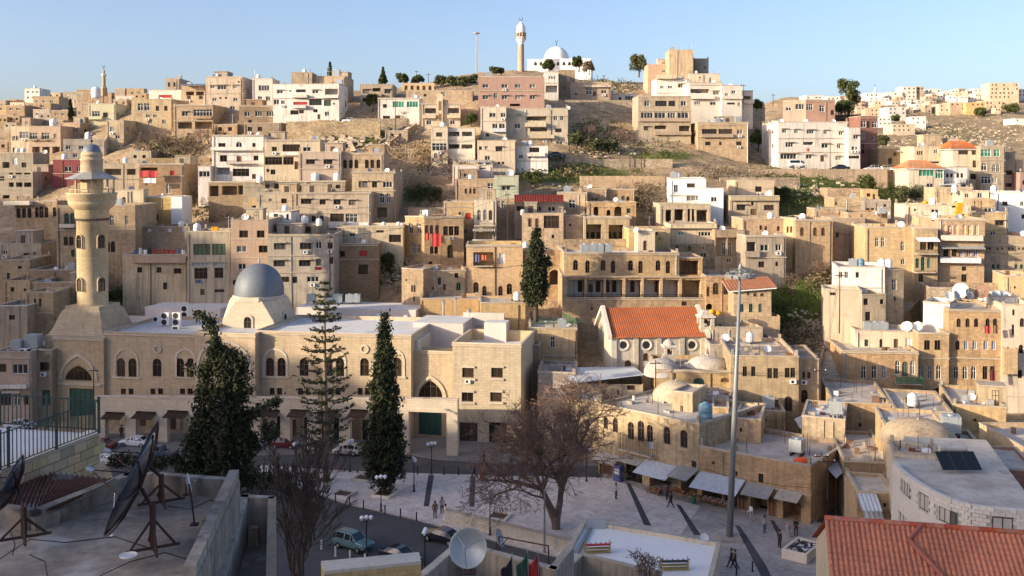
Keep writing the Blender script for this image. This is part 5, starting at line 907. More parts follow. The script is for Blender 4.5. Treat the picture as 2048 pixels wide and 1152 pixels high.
fi = MB(); fi.tube([(0, 0, zz(289)), (0, 0, zz(273))], .06, 'dark', 6); fi.lathe([(0, -.22), (.2, -.1), (.22, 0), (.2, .1), (0, .22)], 'dark', 10, (0, 0, zz(282)))
cr = [(.36 * math.sin(t), 0, zz(270) + .36 - .36 * math.cos(t) - .1) for t in np.linspace(-2.5, 2.5, 14)]; fi.tube(cr, [.02 + .05 * math.sin(math.pi * i / 13) for i in range(14)], 'dark', 5); fi.build('crescent', MN)
# street arcade in front of the mosque
A0 = onz(190, 880, 0); A1 = onz(915, 914, 0); AL = (A1 - A0).length; ayaw = math.atan2(A1.y - A0.y, A1.x - A0.x)
AR = thing('street_arcade', 'long pale stone arcade wall standing before the mosque', 'arcade', A0, ayaw)
def onA(px, py):
    n = Vector((-math.sin(ayaw), math.cos(ayaw))); rr_ = ray(px, py); t = (A0.x * n.x + A0.y * n.y) / (rr_.x * n.x + rr_.y * n.y); q = Vector((0, 0, CAMZ)) + rr_ * t
    return (q.x - A0.x) * math.cos(ayaw) + (q.y - A0.y) * math.sin(ayaw), q.z
am = MB(); hl = []
for xa, xb, yt in ((210, 250, 823), (271, 313, 822), (334, 377, 820), (398, 440, 820), (458, 500, 818), (520, 560, 818), (580, 614, 818), (639, 678, 818), (700, 736, 818), (817, 893, 823)):
    ua, zt_ = onA(xa, yt); ub, _ = onA(xb, yt); hl.append((ua, ub, -.5, zt_, 0, .9, None))
topz = lambda u: 6.0 + 1.55 * u / AL
for nn in (0, .9): wall_face(am, lambda u, v, n, nn=nn: (u, nn + (n if nn == 0 else 0), v if v < 6.4 else topz(u)), AL, -.5, 6.5, [(*h_[:5], .9 if nn == 0 else .001, None) for h_ in hl], 'mosquepale')
am.face([(0, 0, topz(0)), (AL, 0, topz(AL)), (AL, .9, topz(AL)), (0, .9, topz(0))], 'mosquepale'); am.face([(0, 0, -.5), (0, .9, -.5), (0, .9, topz(0)), (0, 0, topz(0))], 'mosquepale'); am.face([(AL, 0, -.5), (AL, .9, -.5), (AL, .9, topz(AL)), (AL, 0, topz(AL))], 'mosquepale')
am.build('wall', AR); am = MB(); am.mesh8([(-.06, -.08, topz(0)), (AL + .06, -.08, topz(AL)), (AL + .06, .98, topz(AL)), (-.06, .98, topz(0)), (-.06, -.08, topz(0) + .14), (AL + .06, -.08, topz(AL) + .14), (AL + .06, .98, topz(AL) + .14), (-.06, .98, topz(0) + .14)], 'mosquepale'); am.build('coping', AR)
for i, h_ in enumerate(hl[:-1]):
    pg = link('pergola', None, AR, ((h_[0] + h_[1]) / 2, 0, h_[3])); w_ = h_[1] - h_[0]; rb = MB(); rb.box(-.1, .1, -1.5, 1.6, -.2, 0, 'framed'); rd = rb.data('rafter')
    for k in range(8): link('rafter', rd, pg, (-w_ / 2 + .15 + (w_ - .3) * k / 7, 0, -.25), (R(14), 0, 0))
for i in range(9):                       # shop fronts in the shade of the arcade
    xa = (hl[i][0] + hl[i][1]) / 2; sp = link('shop_front', None, AR, (xa, 5.6, 0)); q = MB(); q.box(-2.6, 2.6, 0, .3, 0, 4.6, 'mosque'); q.build('wall', sp); q = MB(); q.box(-1.3, .2, -.04, -.005, .1, 3, 'black'); q.box(.5, 1.5, -.04, -.005, .1, 2.6, 'framed'); q.build('door', sp)
# roof plant
for i, (x, y, tall) in enumerate(((331, 652, 1), (354, 652, 1), (371, 637, 1), (313, 645, 0))):
    p = onz(x, y, 13.4); ac_unit(['left white twin fan cooler on mosque roof', 'second white twin fan cooler on mosque roof', 'rear white twin fan cooler on mosque roof', 'small grey cooler at edge of mosque roof'][i], p, R(-8), 1.5 if tall else 1.2, bool(tall))
for i, (x, y) in enumerate(((352, 662), (585, 662), (714, 662), (399, 590))):
    p = onz(x, y, 13.1); t = thing('roof_hatch', ['roof hatch near the left mosque coolers', 'roof hatch behind the araucaria top', 'roof hatch left of narrow cypress top', 'roof hatch on the rear mosque wall'][i], 'hatch', p, R(MYAW)); q = MB(); q.box(-.55, .55, -.3, .5, 0, .8, 'domewhite'); q.build('casing', t); q = MB(); q.box(-.42, .42, -.32, -.302, .15, .7, 'dark'); q.build('grille', t)
for i, x in enumerate((623, 660, 677, 700, 713)):
    p = onz(x, 607, 15.3); t = thing('water_tank', ['first', 'second', 'third', 'fourth', 'fifth'][i] + ' square steel tank from left on mosque rear roof', 'water tank', p); link('tank_shell', TS, t, sc=1.15)
for i, (x, y) in enumerate(((757, 645), (811, 650), (808, 620))):
    p = onz(x, y, 13.1); t = thing('ventilation_duct', ['white roof duct beside the narrow cypress', 'white roof duct at right edge of mosque roof', 'thin roof vent behind the mosque right edge'][i], 'duct', p); q = MB(); q.box(-.3, .3, -.25, .25, 0, 1.6, 'domewhite'); q.build('casing', t); q = MB(); q.box(-.34, .34, -.29, .29, 1.6, 1.72, 'steel'); q.build('lid', t)
for i, (x, y, s) in enumerate(((887, 625, 1.0), (911, 628, 1.3), (938, 632, .6))):
    p = onz(x, y + 8, 14.4); t = thing('chimney', ['squat silver vent pipe on mosque court roof', 'tall silver chimney pipe on mosque court roof', 'short silver vent by the terrace wall'][i], 'chimney', p); q = MB(); q.tube([(0, 0, -.5), (0, 0, 2.2 * s)], .22 if i != 1 else .13, 'rim', 10); q.build('pipe', t); q = MB(); q.lathe([(.3, 2.2 * s), (.32, 2.2 * s + .3), (0, 2.2 * s + .5)], 'rim', 10); q.build('cowl', t)
p = onz(957, 672, 12.6); t = thing('compressor', 'dark red machine on the mosque terrace roof', 'machine', p); q = MB(); q.box(-.7, .7, -.4, .4, .2, 1, 'carmaroon'); q.build('body', t); q = MB(); q.tube([(-.6, 0, 1), (-.4, 0, 1.5), (.4, 0, 1.5), (.6, 0, 1)], .05, 'carmaroon', 5); q.build('handle', t)
# ------------------------------------------------------------------ tiled roofs
def tile_roof(mb, a, b, c, d, rows, cols, mat, amp=.05):
    a, b, c, d = map(Vector, (a, b, c, d)); N = (b - a).cross(d - a).normalized(); N = N if N.z > 0 else -N; i = mb.mi(mat)
    for r_ in range(rows):
        t0, t1 = r_ / rows, (r_ + 1) / rows; k = len(mb.v); n = cols * 2
        for j in range(n + 1):
            s = j / n; o = N * (amp if j % 2 else 0); mb.v.append(tuple(a.lerp(b, s).lerp(d.lerp(c, s), t0) + o)); mb.v.append(tuple(a.lerp(b, s).lerp(d.lerp(c, s), min(1, t1 + .15 / rows)) + o + N * amp * 1.2))
        for j in range(n): mb.f.append((k + 2 * j, k + 2 * j + 2, k + 2 * j + 3, k + 2 * j + 1)); mb.m.append(i)
        s0 = len(mb.v); 
# church
CH = H('stone church with red tile gable roof', 1222, 1412, 672, 760, 'church', 'm 714 11 16 1292;m 728 13 16 1256', d=147, yaw=5, dp=11, roof=None, found=6, name='church', cat='church')
cw, chh, cdp = CH['w'], CH['h'], CH['dp']
g = MB(); rz = chh + 3.4
g.face([(0, 0, chh), (0, cdp, chh), (0, cdp / 2, rz)], 'church'); g.build('gable', CH); g = MB(); g.face([(cw, 0, chh), (cw, cdp, chh), (cw, cdp / 2, rz)], 'church'); g.build('gable', CH)
tr = MB(); tile_roof(tr, (-.0, cdp / 2, rz + .1), (cw, cdp / 2, rz + .1), (cw, -.5, chh - .2), (0, -.5, chh - .2), 26, 44, 'tile', .06); tile_roof(tr, (cw, cdp / 2, rz + .1), (0, cdp / 2, rz + .1), (0, cdp + .5, chh - .2), (cw, cdp + .5, chh - .2), 10, 20, 'tile', .06); struct(tr.build('roof_tiles', CH), 'stuff')
cop = MB()
for x in (-.55, cw - .05):
    for y0, y1 in ((-.55, cdp / 2), (cdp + .55, cdp / 2)): cop.mesh8([(x, y0, chh - .35), (x + .6, y0, chh - .35), (x + .6, y1, rz - .1), (x, y1, rz - .1), (x, y0, chh + .25), (x + .6, y0, chh + .25), (x + .6, y1, rz + .5), (x, y1, rz + .5)], 'pale')
cop.build('gable_coping', CH)
for i, (x, w_) in enumerate(((.4, .8), (cw * .26, .7), (cw * .5, .7), (cw * .745, .7), (cw - .4, .9))): q = MB(); q.box(x - w_ / 2, x + w_ / 2, -.3, -.003, -5, chh - .2, 'church'); q.build('buttress', CH)
def chx(px, py):
    c_, s_ = math.cos(R(5)), math.sin(R(5)); n = (-s_, c_); L0 = CH.location; rr_ = ray(px, py); t = (L0.x * n[0] + L0.y * n[1]) / (rr_.x * n[0] + rr_.y * n[1]); q = Vector((0, 0, CAMZ)) + rr_ * t; return (q.x - L0.x) * c_ + (q.y - L0.y) * s_, q.z - L0.z
for px in (1247, 1293, 1384):
    u, z = chx(px, 690); q = MB(); q.lathe([(.55, 0), (.55, .1), (.9, .1), (.95, .02), (.95, -.05)], 'pale', 18); link('oculus', q.data('oculus', True), CH, (u, -.02, z), (R(90), 0, 0)); q = MB(); q.lathe([(.57, .03), (0, .03)], 'dark', 18); link('pane', q.data('pane'), CH, (u, -.01, z), (R(90), 0, 0))
for u in (cw * .255, cw * .742): q = MB(); q.tube([(u + .5, -.15, -4), (u + .5, -.15, chh - .1)], .07, 'framed', 6); q.build('downpipe', CH)
def belfry(label, px, ytop, ybase, d, w):
    p = at(px, ybase, d); hgt = toz(ytop, d) - p.z; t = thing('bell_turret', label, 'bell turret', p, R(5)); bd = hgt * .45; op = hgt * .78
    q = MB(); q.box(-w / 2, w / 2, -w / 2, w / 2, -3, bd, 'church'); q.build('base', t); q = MB(); q.box(-.12 * w, .12 * w, -.12 * w, .12 * w, bd, op, 'church'); pdat = q.data('post')
    for sx in (-1, 1):
        for sy in (-1, 1): link('post', pdat, t, (sx * w * .38, sy * w * .38, 0))
    q = MB(); q.box(-w * .58, w * .58, -w * .58, w * .58, op, op + .25, 'pale'); q.build('cornice', t); q = MB()
    if 'cap' in label: q.lathe([(w * .5, op + .25), (w * .45, op + .6), (w * .2, op + 1.0), (0, op + 1.1)], 'limedome', 14)
    else: q.lathe([(w * .7, op + .25), (w * .35, op + 1), (0, hgt + .2)], 'limedome', 4, a0=math.pi / 4)
    q.build('roof', t, False); q = MB(); q.lathe([(0, op - .3), (w * .12, op - .35), (w * .2, op - .8), (w * .22, op - .9)], 'ironrust', 10); q.build('bell', t, True)
belfry('white bell turret with pointed roof beside church', 1411, 622, 675, 149, 2.1); belfry('small stone turret with round cap before church wall', 1337, 683, 728, 141, 1.6)
# houses with domes below the church
D1 = H('old vaulted stone house with two lime domes', 1312, 1470, 742, 800, 'golden', 'n 765 22 18 1398;m 760 16 8 1450', d=134, yaw=-4, dp=11, par=.4, roof='oldroof', ledge=[744])
D2 = H('stone house with shuttered window pairs behind lamp mast', 1462, 1598, 712, 832, 'tan', 'k 743 8 18 1490 1507;k 747 9 19 1540 1552;k 746 9 18 1575 1586;D 808 16 30 1577;d 812 22 24 1546;k 757 8 20 1495 1506', d=131, yaw=-6, dp=14, par=.4, roof='oldroof', top=[('dish', 1544, 4, .9), ('tank', 1524, 12, .9)])
H('right hand wing of the shuttered stone house', 1594, 1638, 718, 830, 'tan', 'k 751 6 12 1608 1618;D 793 13 27 1609', d=132, yaw=-3, dp=10, par=.3, roof='oldroof', into='last')
def lowdome(label, px, py, z, r_, h_, mat='limedome'):
    p = onz(px, py, z); t = thing('lime_dome', label, 'dome', (p.x, p.y, z - .3)); q = MB(); q.lathe([(r_ * 1.04, -.5), (r_ * 1.03, .2)] + [(r_ * math.cos(a), .2 + h_ * math.sin(a)) for a in [math.pi / 2 * i / 8 for i in range(9)]], mat, 28); q.build('shell', t, True); q = MB(); q.lathe([(0, h_ + .1), (.12, h_ + .2), (.1, h_ + .4), (0, h_ + .45)], mat, 8); q.build('knob', t)
lowdome('weathered lime dome left of lamp mast', 1324, 738, 10.6, 2.4, 1.6); lowdome('wide weathered lime dome right below church', 1415, 731, 10.6, 2.9, 1.5); lowdome('small round lime roof on old house behind shops', 1352, 795, 8.6, 3.1, 2.3, 'plaster')
H('low old roof building between church and lamp mast', 1420, 1560, 690, 760, 'oldroof', '', d=141, yaw=-3, dp=12, par=.3, roof='oldroof')
H('rough terrace wall house right of the church', 1422, 1525, 655, 720, 'plaster', 'S 690 5 6 1450', d=147, yaw=0, dp=6, par=.3)
# orange roofed guard house and surroundings
OR = H('small stone house with sloping orange roof', 1468, 1543, 580, 655, 'golden', 'm 587 4 8 1497;m 590 8 7 1511 1525;T 616 7 15 1484;T 616 7 16 1502 1521', d=152, yaw=-6, dp=8, roof=None)
q = MB(); tile_roof(q, (-1, 8.4, OR['h'] + .5), (OR['w'] + .8, 8.4, OR['h'] + 1.2), (OR['w'] + .8, -.9, OR['h'] + .5), (-1, -.9, OR['h'] - .1), 10, 16, 'tile', .05); struct(q.build('roof_tiles', OR), 'stuff')
q = MB(); q.mesh8([(-.9, -.8, OR['h'] - .3), (OR['w'] + .7, -.8, OR['h'] + .3), (OR['w'] + .7, 8.3, OR['h'] + 1.0), (-.9, 8.3, OR['h'] + .3), (-.9, -.8, OR['h'] - .12), (OR['w'] + .7, -.8, OR['h'] + .48), (OR['w'] + .7, 8.3, OR['h'] + 1.18), (-.9, 8.3, OR['h'] + .48)], 'framew'); q.build('roof_edge', OR)
H('tan garden wall house right of arcade building', 1411, 1470, 552, 640, 'golden', 'm 583 6 20 1416;a 577 11 22 1431;a 578 9 20 1452;V 615 14 16 1418', d=161, yaw=0, dp=9)
H('stone buttress wall below small orange roofed house', 1425, 1560, 632, 690, 'tan', 'S 650 5 5 1440', d=150.5, yaw=-3, dp=4, roof=None, name='stone_wall', cat='wall')
# ------------------------------------------------------------------ stair street and market building on the right
MK = H('long sandstone market building with green balcony', 1684, 1836, 703, 812, 'golden', 'A 744 9 25 1727 1748 1768;A 735 9 26 1795 1825;T 738 11 28 1810;V 790 30 22 1711;V 790 28 22 1763;V 790 28 22 1808', d=144, yaw=-2, dp=11, ledge=[706], bal=[(1787, 1839, 751, 765, 1.5, 'grail')], par=.3, depo=3)
H('x', 1836, 1898, 667, 812, 'golden', 'k 690 11 18 1854 1875;A 744 9 26 1842 1860 1877;V 788 28 20 1846;V 786 30 22 1880', d=144.5, yaw=-2, dp=10, into='last', ledge=[716])
H('x', 1898, 2004, 619, 812, 'golden', 'a 645 8 16 1917 1935 1952 1975 1990;U 690 8 17 1932 1949 1971 1987;a 690 8 17 1915;A 745 9 24 1912 1930 1947;k 745 9 24 1970 1985;V 786 36 22 1914;V 788 28 20 1945;k 783 26 16 1975', d=144.5, yaw=-2, dp=12, into='last', ledge=[716, 622])
H('x', 1846, 1899, 606, 700, 'white', '', d=149, yaw=-34, dp=6, into='last')
H('tall cream stair tower house at the right edge', 2004, 2070, 610, 815, 'cream', 'S 625 5 12 2027;S 660 5 22 2026;a 645 8 16 2044;a 698 8 16 2042;a 748 8 16 2040;S 706 4 24 2016', d=143, yaw=-2, dp=10, bal=[(2003, 2031, 695, 745, 1.1, 'yellow')])
H('cream roof rooms on the market building terrace', 1712, 1834, 662, 712, 'cream', 'D 688 6 20 1762;E 686 8 14 1733;d 690 9 24 1792;W 690 14 26 1818', d=148.5, yaw=-2, dp=6, top=[('stank', 1740), ('stank', 1755), ('stank', 1772), ('dish', 1816, .5, 1.5), ('dish', 1838, .5, 1.5)], roof='roofwhite')
H('white roof room with dishes on market building', 1977, 2040, 594, 640, 'white', 'D 612 9 14 1990', d=150, yaw=-2, dp=6, top=[('gdish', 1996, 1, 1.1), ('gdish', 2010, 1, 1.1)])
for i, (x, k, az, sc, dd) in enumerate(((1897, 'w', 10, .9, 147), (1922, 'w', -35, 1.5, 148), (1936, 'z', 30, 1.1, 147), (1966, 'r', -50, 1.35, 147.5), (1911, 'g', 40, 1.0, 146))):
    dish(['white drum sized dish left on market roof', 'big white dish on market roof', 'grey small dish on market roof', 'rust brown dish on market roof', 'pale grey dish between white ones, market roof'][i], Vector((at(x, 600, dd).x, dd, 18.5)), az, 25, sc, k)
WH = H('white terrace house with laundry above grass slope', 1676, 1770, 534, 640, 'white', 'r 550 7 12 1682 1693;k 550 6 10 1715;C 550 8 12 1690;E 546 5 20 1671;k 568 10 6 1665', d=158, yaw=-8, dp=9, top=[('stank', 1708), ('btank', 1724), ('tank', 1766), ('tank', 1780)])
H('x', 1770, 1808, 540, 650, 'tan', 'r 570 9 20 1789;S 598 4 8 1790', d=158, yaw=16, dp=8, into='last')
H('x', 1648, 1724, 580, 655, 'cream', 'S 588 12 6 1666', d=153, yaw=-10, dp=6, into='last', par=.9)
H('x', 1724, 1772, 590, 668, 'plaster', 'k 604 9 12 1732;k 604 7 9 1764;S 633 11 18 1736', d=152.5, yaw=14, dp=6, into='last', par=.9)
H('rough stone hut above the market roofs', 1858, 1930, 576, 610, 'rubble', 'S 581 4 6 1907', d=158, yaw=-4, dp=7, name='hut', cat='hut')
H('golden blank wall house at far right below long house', 2010, 2070, 552, 640, 'yellow', 'S 575 4 5 2030', d=158, yaw=-4, dp=8)
H('low rubble boundary wall near right stairs', 1880, 2012, 566, 600, 'rubble', '', d=163, yaw=-2, dp=1, roof=None, name='stone_wall', cat='wall')
def stairs(label, pts, width, n, mat='church'):
    W_ = [hit(x, y) for x, y in pts]; L_ = [0]
    for i in range(len(W_) - 1): L_.append(L_[-1] + (W_[i + 1] - W_[i]).length)
    t = thing('stairway', label, 'stairs', W_[0])
    def pos(s):
        for i in range(len(L_) - 1):
            if s <= L_[i + 1] or i == len(L_) - 2: return W_[i].lerp(W_[i + 1], (s - L_[i]) / (L_[i + 1] - L_[i]))
    tot = L_[-1]; q = MB(); q.box(-width / 2, width / 2, -.02, tot / n * 1.15, -1.2, 0, mat); sd = q.data('step')
    for i in range(n):
        p = pos(tot * i / n); p2 = pos(tot * (i + 1) / n); dv = p2 - p; link('step', sd, t, p - W_[0] + Vector((0, 0, .25 + (p2.z - p.z) * .6)), (0, 0, math.atan2(dv.y, dv.x) - math.pi / 2))
    for s in (-1, 1):
        w = MB()
        for i in range(len(W_) - 1):
            a, b_ = W_[i] - W_[0], W_[i + 1] - W_[0]; dv = (b_ - a); nn = Vector((dv.y, -dv.x, 0)).normalized() * s; o0, o1 = nn * (width / 2 + .01), nn * (width / 2 + .4); w.mesh8([tuple(a + o0 + Vector((0, 0, -2))), tuple(b_ + o0 + Vector((0, 0, -2))), tuple(b_ + o1 + Vector((0, 0, -2))), tuple(a + o1 + Vector((0, 0, -2))), tuple(a + o0 + Vector((0, 0, 1.0))), tuple(b_ + o0 + Vector((0, 0, 1.0))), tuple(b_ + o1 + Vector((0, 0, 1.0))), tuple(a + o1 + Vector((0, 0, 1.0)))], 'rubble')
        w.build('side_wall', t)
stairs('steep straight stair street beside market building', [(1652, 832), (1660, 770), (1668, 715), (1678, 665), (1700, 640)], 3.0, 44); stairs('broad upper stair street climbing to the right', [(1762, 652), (1788, 628), (1815, 600), (1832, 580)], 4.6, 30); stairs('diagonal hillside stairway left of the gully', [(768, 292), (790, 277), (812, 262), (822, 254)], 2.5, 20); stairs('crumbling steps beside the golden stair house', [(905, 612), (880, 592), (860, 575), (848, 566)], 1.6, 12)
# ------------------------------------------------------------------ the hilltop mosque, far minarets, masts
hb = hit(1105, 141); HD = 335
HM = H('hilltop mosque with white dome, hall on skyline', 1055, 1182, 118, 146, 'domewhite', 'p 127 6 8 1071 1082 1094 1105 1116 1128 1139 1150', d=HD, yaw=-6, dp=24, par=.8, lite=True, name='hilltop_mosque', cat='mosque', hm='domewhite')
q = MB(); rr_ = 26 * HD / F; q.lathe([(rr_ * 1.02, -2), (rr_ * 1.02, .4)] + [(rr_ * math.cos(a), .4 + 29 * HD / F * math.sin(a) * .93) for a in [math.pi / 2 * i / 12 for i in range(13)]], 'domewhite', 40); lc = at(1113, 122, HD + 10); cc = (Matrix.Translation(HM.location) @ Matrix.Rotation(R(-6), 4, 'Z')).inverted() @ Vector((lc.x, lc.y, lc.z)); hd_ = q.build('dome', HM, True, cc)
q = MB(); zt_ = .4 + 29 * HD / F * .93; q.tube([(0, 0, zt_ - .1), (0, 0, zt_ + 1.6)], .1, 'dark', 5); q.tube([(.4 * math.sin(a), 0, zt_ + 1.9 - .4 * math.cos(a)) for a in np.linspace(-2.4, 2.4, 9)], .08, 'dark', 4); q.build('crescent', hd_)
def minaret(label, px, yb, d, prof, mats, fin):
    p = at(px, yb, d); t = thing('minaret', label, 'minaret', p); k = d / F
    for nm, pr, mt, n in prof:
        q = MB(); q.lathe([(w * k / 2, toz(y, d) - p.z) for w, y in pr], mt, n); q.build(nm, t, n > 12)
    q = MB(); q.tube([(0, 0, toz(fin[0], d) - p.z), (0, 0, toz(fin[1], d) - p.z)], .12, 'dark', 5); q.tube([(.5 * math.sin(a), 0, toz(fin[1], d) - p.z + .4 - .5 * math.cos(a)) for a in np.linspace(-2.4, 2.4, 9)], .1, 'dark', 4); q.build('crescent', t); return t, p, k
HMn, p_, k_ = minaret('tall white and pink minaret on the hilltop', 1042, 146, 330, [('shaft', [(13, 150), (12, 90), (11, 88)], 'pink', 20), ('shaft_band', [(11.5, 92), (11.5, 86), (14, 84), (19, 80), (19, 74)], 'domewhite', 20), ('gallery', [(14, 84), (14, 62)], 'pink', 12), ('lantern', [(18, 66), (18.5, 64), (18, 55), (17, 53)], 'domewhite', 20), ('spire', [(18, 64), (17, 55), (12, 49), (3, 43), (0.2, 42)], 'domewhite', 20)], None, (43, 40))
q = MB(); q.box(-.18, .18, -.18, .18, toz(80, 330) - p_.z, toz(65, 330) - p_.z, 'pink'); pdt = q.data('post')
for i in range(10): a = i * math.pi / 5; link('post', pdt, HMn, (9 * k_ * math.cos(a), 9 * k_ * math.sin(a), 0), (0, 0, a))
minaret('slim stone minaret on the far left skyline', 208, 188, 400, [('base', [(13, 192), (13, 176), (9, 174)], 'tan', 8), ('shaft', [(7.5, 176), (6.5, 152)], 'tan', 8), ('balcony', [(7, 153), (10, 151), (10, 148), (6, 148)], 'pale', 8), ('lantern', [(4.5, 148), (4.5, 143)], 'tan', 8), ('spire', [(6, 144), (4, 141), (1, 138), (.2, 137)], 'greyc', 8)], None, (138, 134))
minaret('tiny pale minaret on the far right skyline', 1750, 200, 720, [('shaft', [(4.5, 204), (3.5, 183)], 'white', 8), ('balcony', [(3.5, 184), (5, 182), (5, 181)], 'white', 8), ('spire', [(3, 182), (1.6, 176), (.2, 172)], 'white', 8)], None, (173, 171))
lowdome_p = at(192, 181, 410); q = thing('small_dome', 'small white dome beside the far slim minaret', 'dome', lowdome_p); mb = MB(); mb.lathe([(1.9, -3)] + [(1.9 * math.cos(a), 1.6 * math.sin(a)) for a in [math.pi / 2 * i / 6 for i in range(7)]], 'domewhite', 18); mb.build('shell', q, True); mb = MB(); mb.tube([(0, 0, 1.5), (0, 0, 2.2)], .08, 'dark', 4); mb.build('finial', q)
# ------------------------------------------------------------------ market row and lower right
def HB(label, L_, R_, yt, mat, win='', **k):
    a, b = onz(L_[0], L_[1], k.get('z', 0)), onz(R_[0], R_[1], k.pop('z', 0)); xc = (L_[0] + R_[0]) / 2; r = ray(xc, 900); dv = b - a
    t = cross2((a.x, a.y), (dv.x, dv.y)) / cross2((r.x, r.y), (dv.x, dv.y)); d = r.y * t; yb = proj((r.x * t, d, a.z))[1]
    return H(label, L_[0], R_[0], yt, yb, mat, win, d=d, yaw=math.degrees(math.atan2(dv.y, dv.x)), found=1, **k)
SA = HB('two storey stone shop house with iron balcony', (1197, 946), (1399, 1003), 829, 'golden', 'D 846 8 24 1212;D 851 10 29 1231;a 862 11 32 1262;a 863 12 38 1282;a 868 11 32 1300;a 872 12 32 1334;a 879 13 33 1368;k 930 9 12 1388;d 948 26 36 1212;k 950 30 34 1268;o 962 46 40 1322;o 968 32 38 1378', dp=13, par=.25, depo=3,
         bal=[(1246, 1311, 880, 897, 1.0, 'rail')], hood=[(1200, 1244, 902, 914, 1.6, 'awning'), (1251, 1291, 908, 917, 1.6, 'awning'), (1292, 1357, 918, 936, 2.6, 'zinc'), (1359, 1399, 930, 944, 2.6, 'zincgrey')], top=[('btank', 1386, 2.5, 1.35)])
SB = HB('low stone shop row with blue tin awnings', (1399, 1003), (1622, 1052), 914, 'golden', 'k 948 4 9 1473;k 957 9 16 1522;k 967 4 9 1579;m 926 7 6 1427;o 992 40 38 1424;k 1000 24 38 1462;d 1003 18 36 1486;o 1010 34 40 1518;d 1014 16 38 1545;o 1022 36 40 1584', dp=12, par=.5, depo=3, ledge=[970],
         hood=[(1400, 1492, 942, 962, 2.8, 'zinc'), (1495, 1550, 964, 980, 2.0, 'zincgrey'), (1560, 1607, 978, 990, 1.8, 'awning')], top=[('stank', 1560, 5, 1.2)])
H('roof storage box house behind iron balcony house', 1345, 1385, 785, 822, 'plaster', '', d=121, yaw=-30, dp=5, par=.2)
H('sunlit golden stub wall behind the shop houses', 1424, 1457, 815, 890, 'yellow', '', d=120, yaw=-12, dp=5)
H('old stepped stone house behind lamp mast', 1470, 1522, 838, 905, 'tan', 'S 860 5 8 1482', d=117, yaw=-18, dp=8, roof='oldroof')
H('dark passage house with arched doorway behind shops', 1395, 1470, 800, 880, 'tan', 'V 818 18 22 1421', d=124, yaw=-10, dp=7, roof='oldroof')
H('flat grey roof house at the top of the market alley', 1500, 1570, 822, 870, 'tan', 'S 840 6 8 1530', d=127, yaw=-8, dp=9, roof='oldroof', top=[('stank', 1540, 2, 1.2)])
H('rough golden ruin wall house above the alley', 1664, 1782, 806, 905, 'golden', 'S 850 6 8 1720', d=124, yaw=-12, dp=14, par=.3)
H('long patched roof building along the alley', 1604, 1690, 836, 960, 'tan', 'S 880 6 10 1640', d=117, yaw=-20, dp=9, par=.3, roof='roofwhite', top=[('stank', 1670, 2, 1.3)])
H('brown brick alley building with meter box', 1688, 1786, 925, 1010, 'brown', 'S 950 5 7 1710', d=107, yaw=-6, dp=13, par=.3, top=[('dish', 1772, 2, .8)])
H('low dark alley shop with broken roof', 1700, 1790, 980, 1060, 'greyc', 'o 1010 40 30 1730', d=101, yaw=-6, dp=4, par=.2, hood=[(1708, 1750, 985, 998, 2.2, 'zinc')])
DH = H('square stone house with shallow dome on right', 1775, 1903, 866, 960, 'golden', 'S 900 5 8 1800', d=104, yaw=-8, dp=11, par=.3)
lowdome('shallow sunlit plaster dome on right', 1836, 866, 10.9, 3.6, 1.5, 'plaster')
H('flat roofed golden house behind the plaster dome', 1790, 1905, 822, 880, 'golden', '', d=120, yaw=-8, dp=12, par=.3)
H('golden corner house with red roof shed', 1905, 2012, 812, 880, 'golden', 'S 840 6 6 1950', d=123, yaw=-8, dp=12, par=.4, top=[('dish', 1954, 4, .9), ('shed', 1995, 3)])
LW = HB('long sunlit golden wall running to right edge', (1958, 960), (2075, 1040), 878, 'yellow', 'S 900 5 8 2000', z=3, dp=10)
H('small cream hut with corrugated roof on right', 1788, 1868, 905, 950, 'cream', 'S 930 26 18 1850', d=97, yaw=-8, dp=6, roof=None, hood=[(1786, 1880, 882, 900, 3.5, 'zincgrey')], name='hut', cat='hut')
H('dark patched stone hut with rubbish roof', 1900, 1966, 896, 960, 'brown', 'm 913 6 8 1912;m 912 7 9 1932;m 912 6 8 1948', d=101, yaw=-6, dp=7, par=.3, top=[('stank', 1920, 5, 1.5)])
H('dark low house with blue sheet at right edge', 2000, 2075, 940, 1010, 'redbrown', '', d=92, yaw=-14, dp=8, par=.2)
H('grey alley wall house with bright tin roofs', 1715, 1790, 985, 1075, 'tan', 'S 1010 6 8 1770', d=95, yaw=-4, dp=6, par=.2, hood=[(1712, 1752, 985, 1000, 3, 'zinc'), (1722, 1760, 1012, 1032, 3, 'zinc')])
# grey shed with pale tin roof between mosque and church
SH = H('grey shed wall under pale tin roof', 1150, 1286, 768, 825, 'greyc', 'k 775 16 10 1262;k 777 12 8 1252;d 800 10 26 1273;S 785 5 10 1236', d=137, yaw=-4, dp=7, roof=None, name='shed', cat='shed')
q = MB(); a, b_, c_, d_ = [v - SH.location for v in (at(1122, 735, 143), at(1266, 733, 146), at(1290, 750, 137), at(1142, 767, 135))]; mi_ = Matrix.Rotation(-SH.rotation_euler.z, 4, 'Z'); q.sheet(*[mi_ @ v for v in (a, b_, c_, d_)], 'zinc', n=34, amp=.04); q.build('tin_roof', SH)
H('dark alley wall beside the mosque right block', 1046, 1078, 690, 880, 'brown', '', d=148, yaw=-8, dp=8)
H('low grey roof house below the tan window house', 1075, 1150, 745, 850, 'oldroof', 'k 790 10 12 1100', d=139, yaw=-6, dp=8, roof='oldroof', par=.2)
H('pinkish stone house hidden behind the great bare tree', 1085, 1200, 800, 925, 'tan', 'a 850 8 20 1150 1175;D 905 14 26 1130', d=131, yaw=-8, dp=8, par=.3)
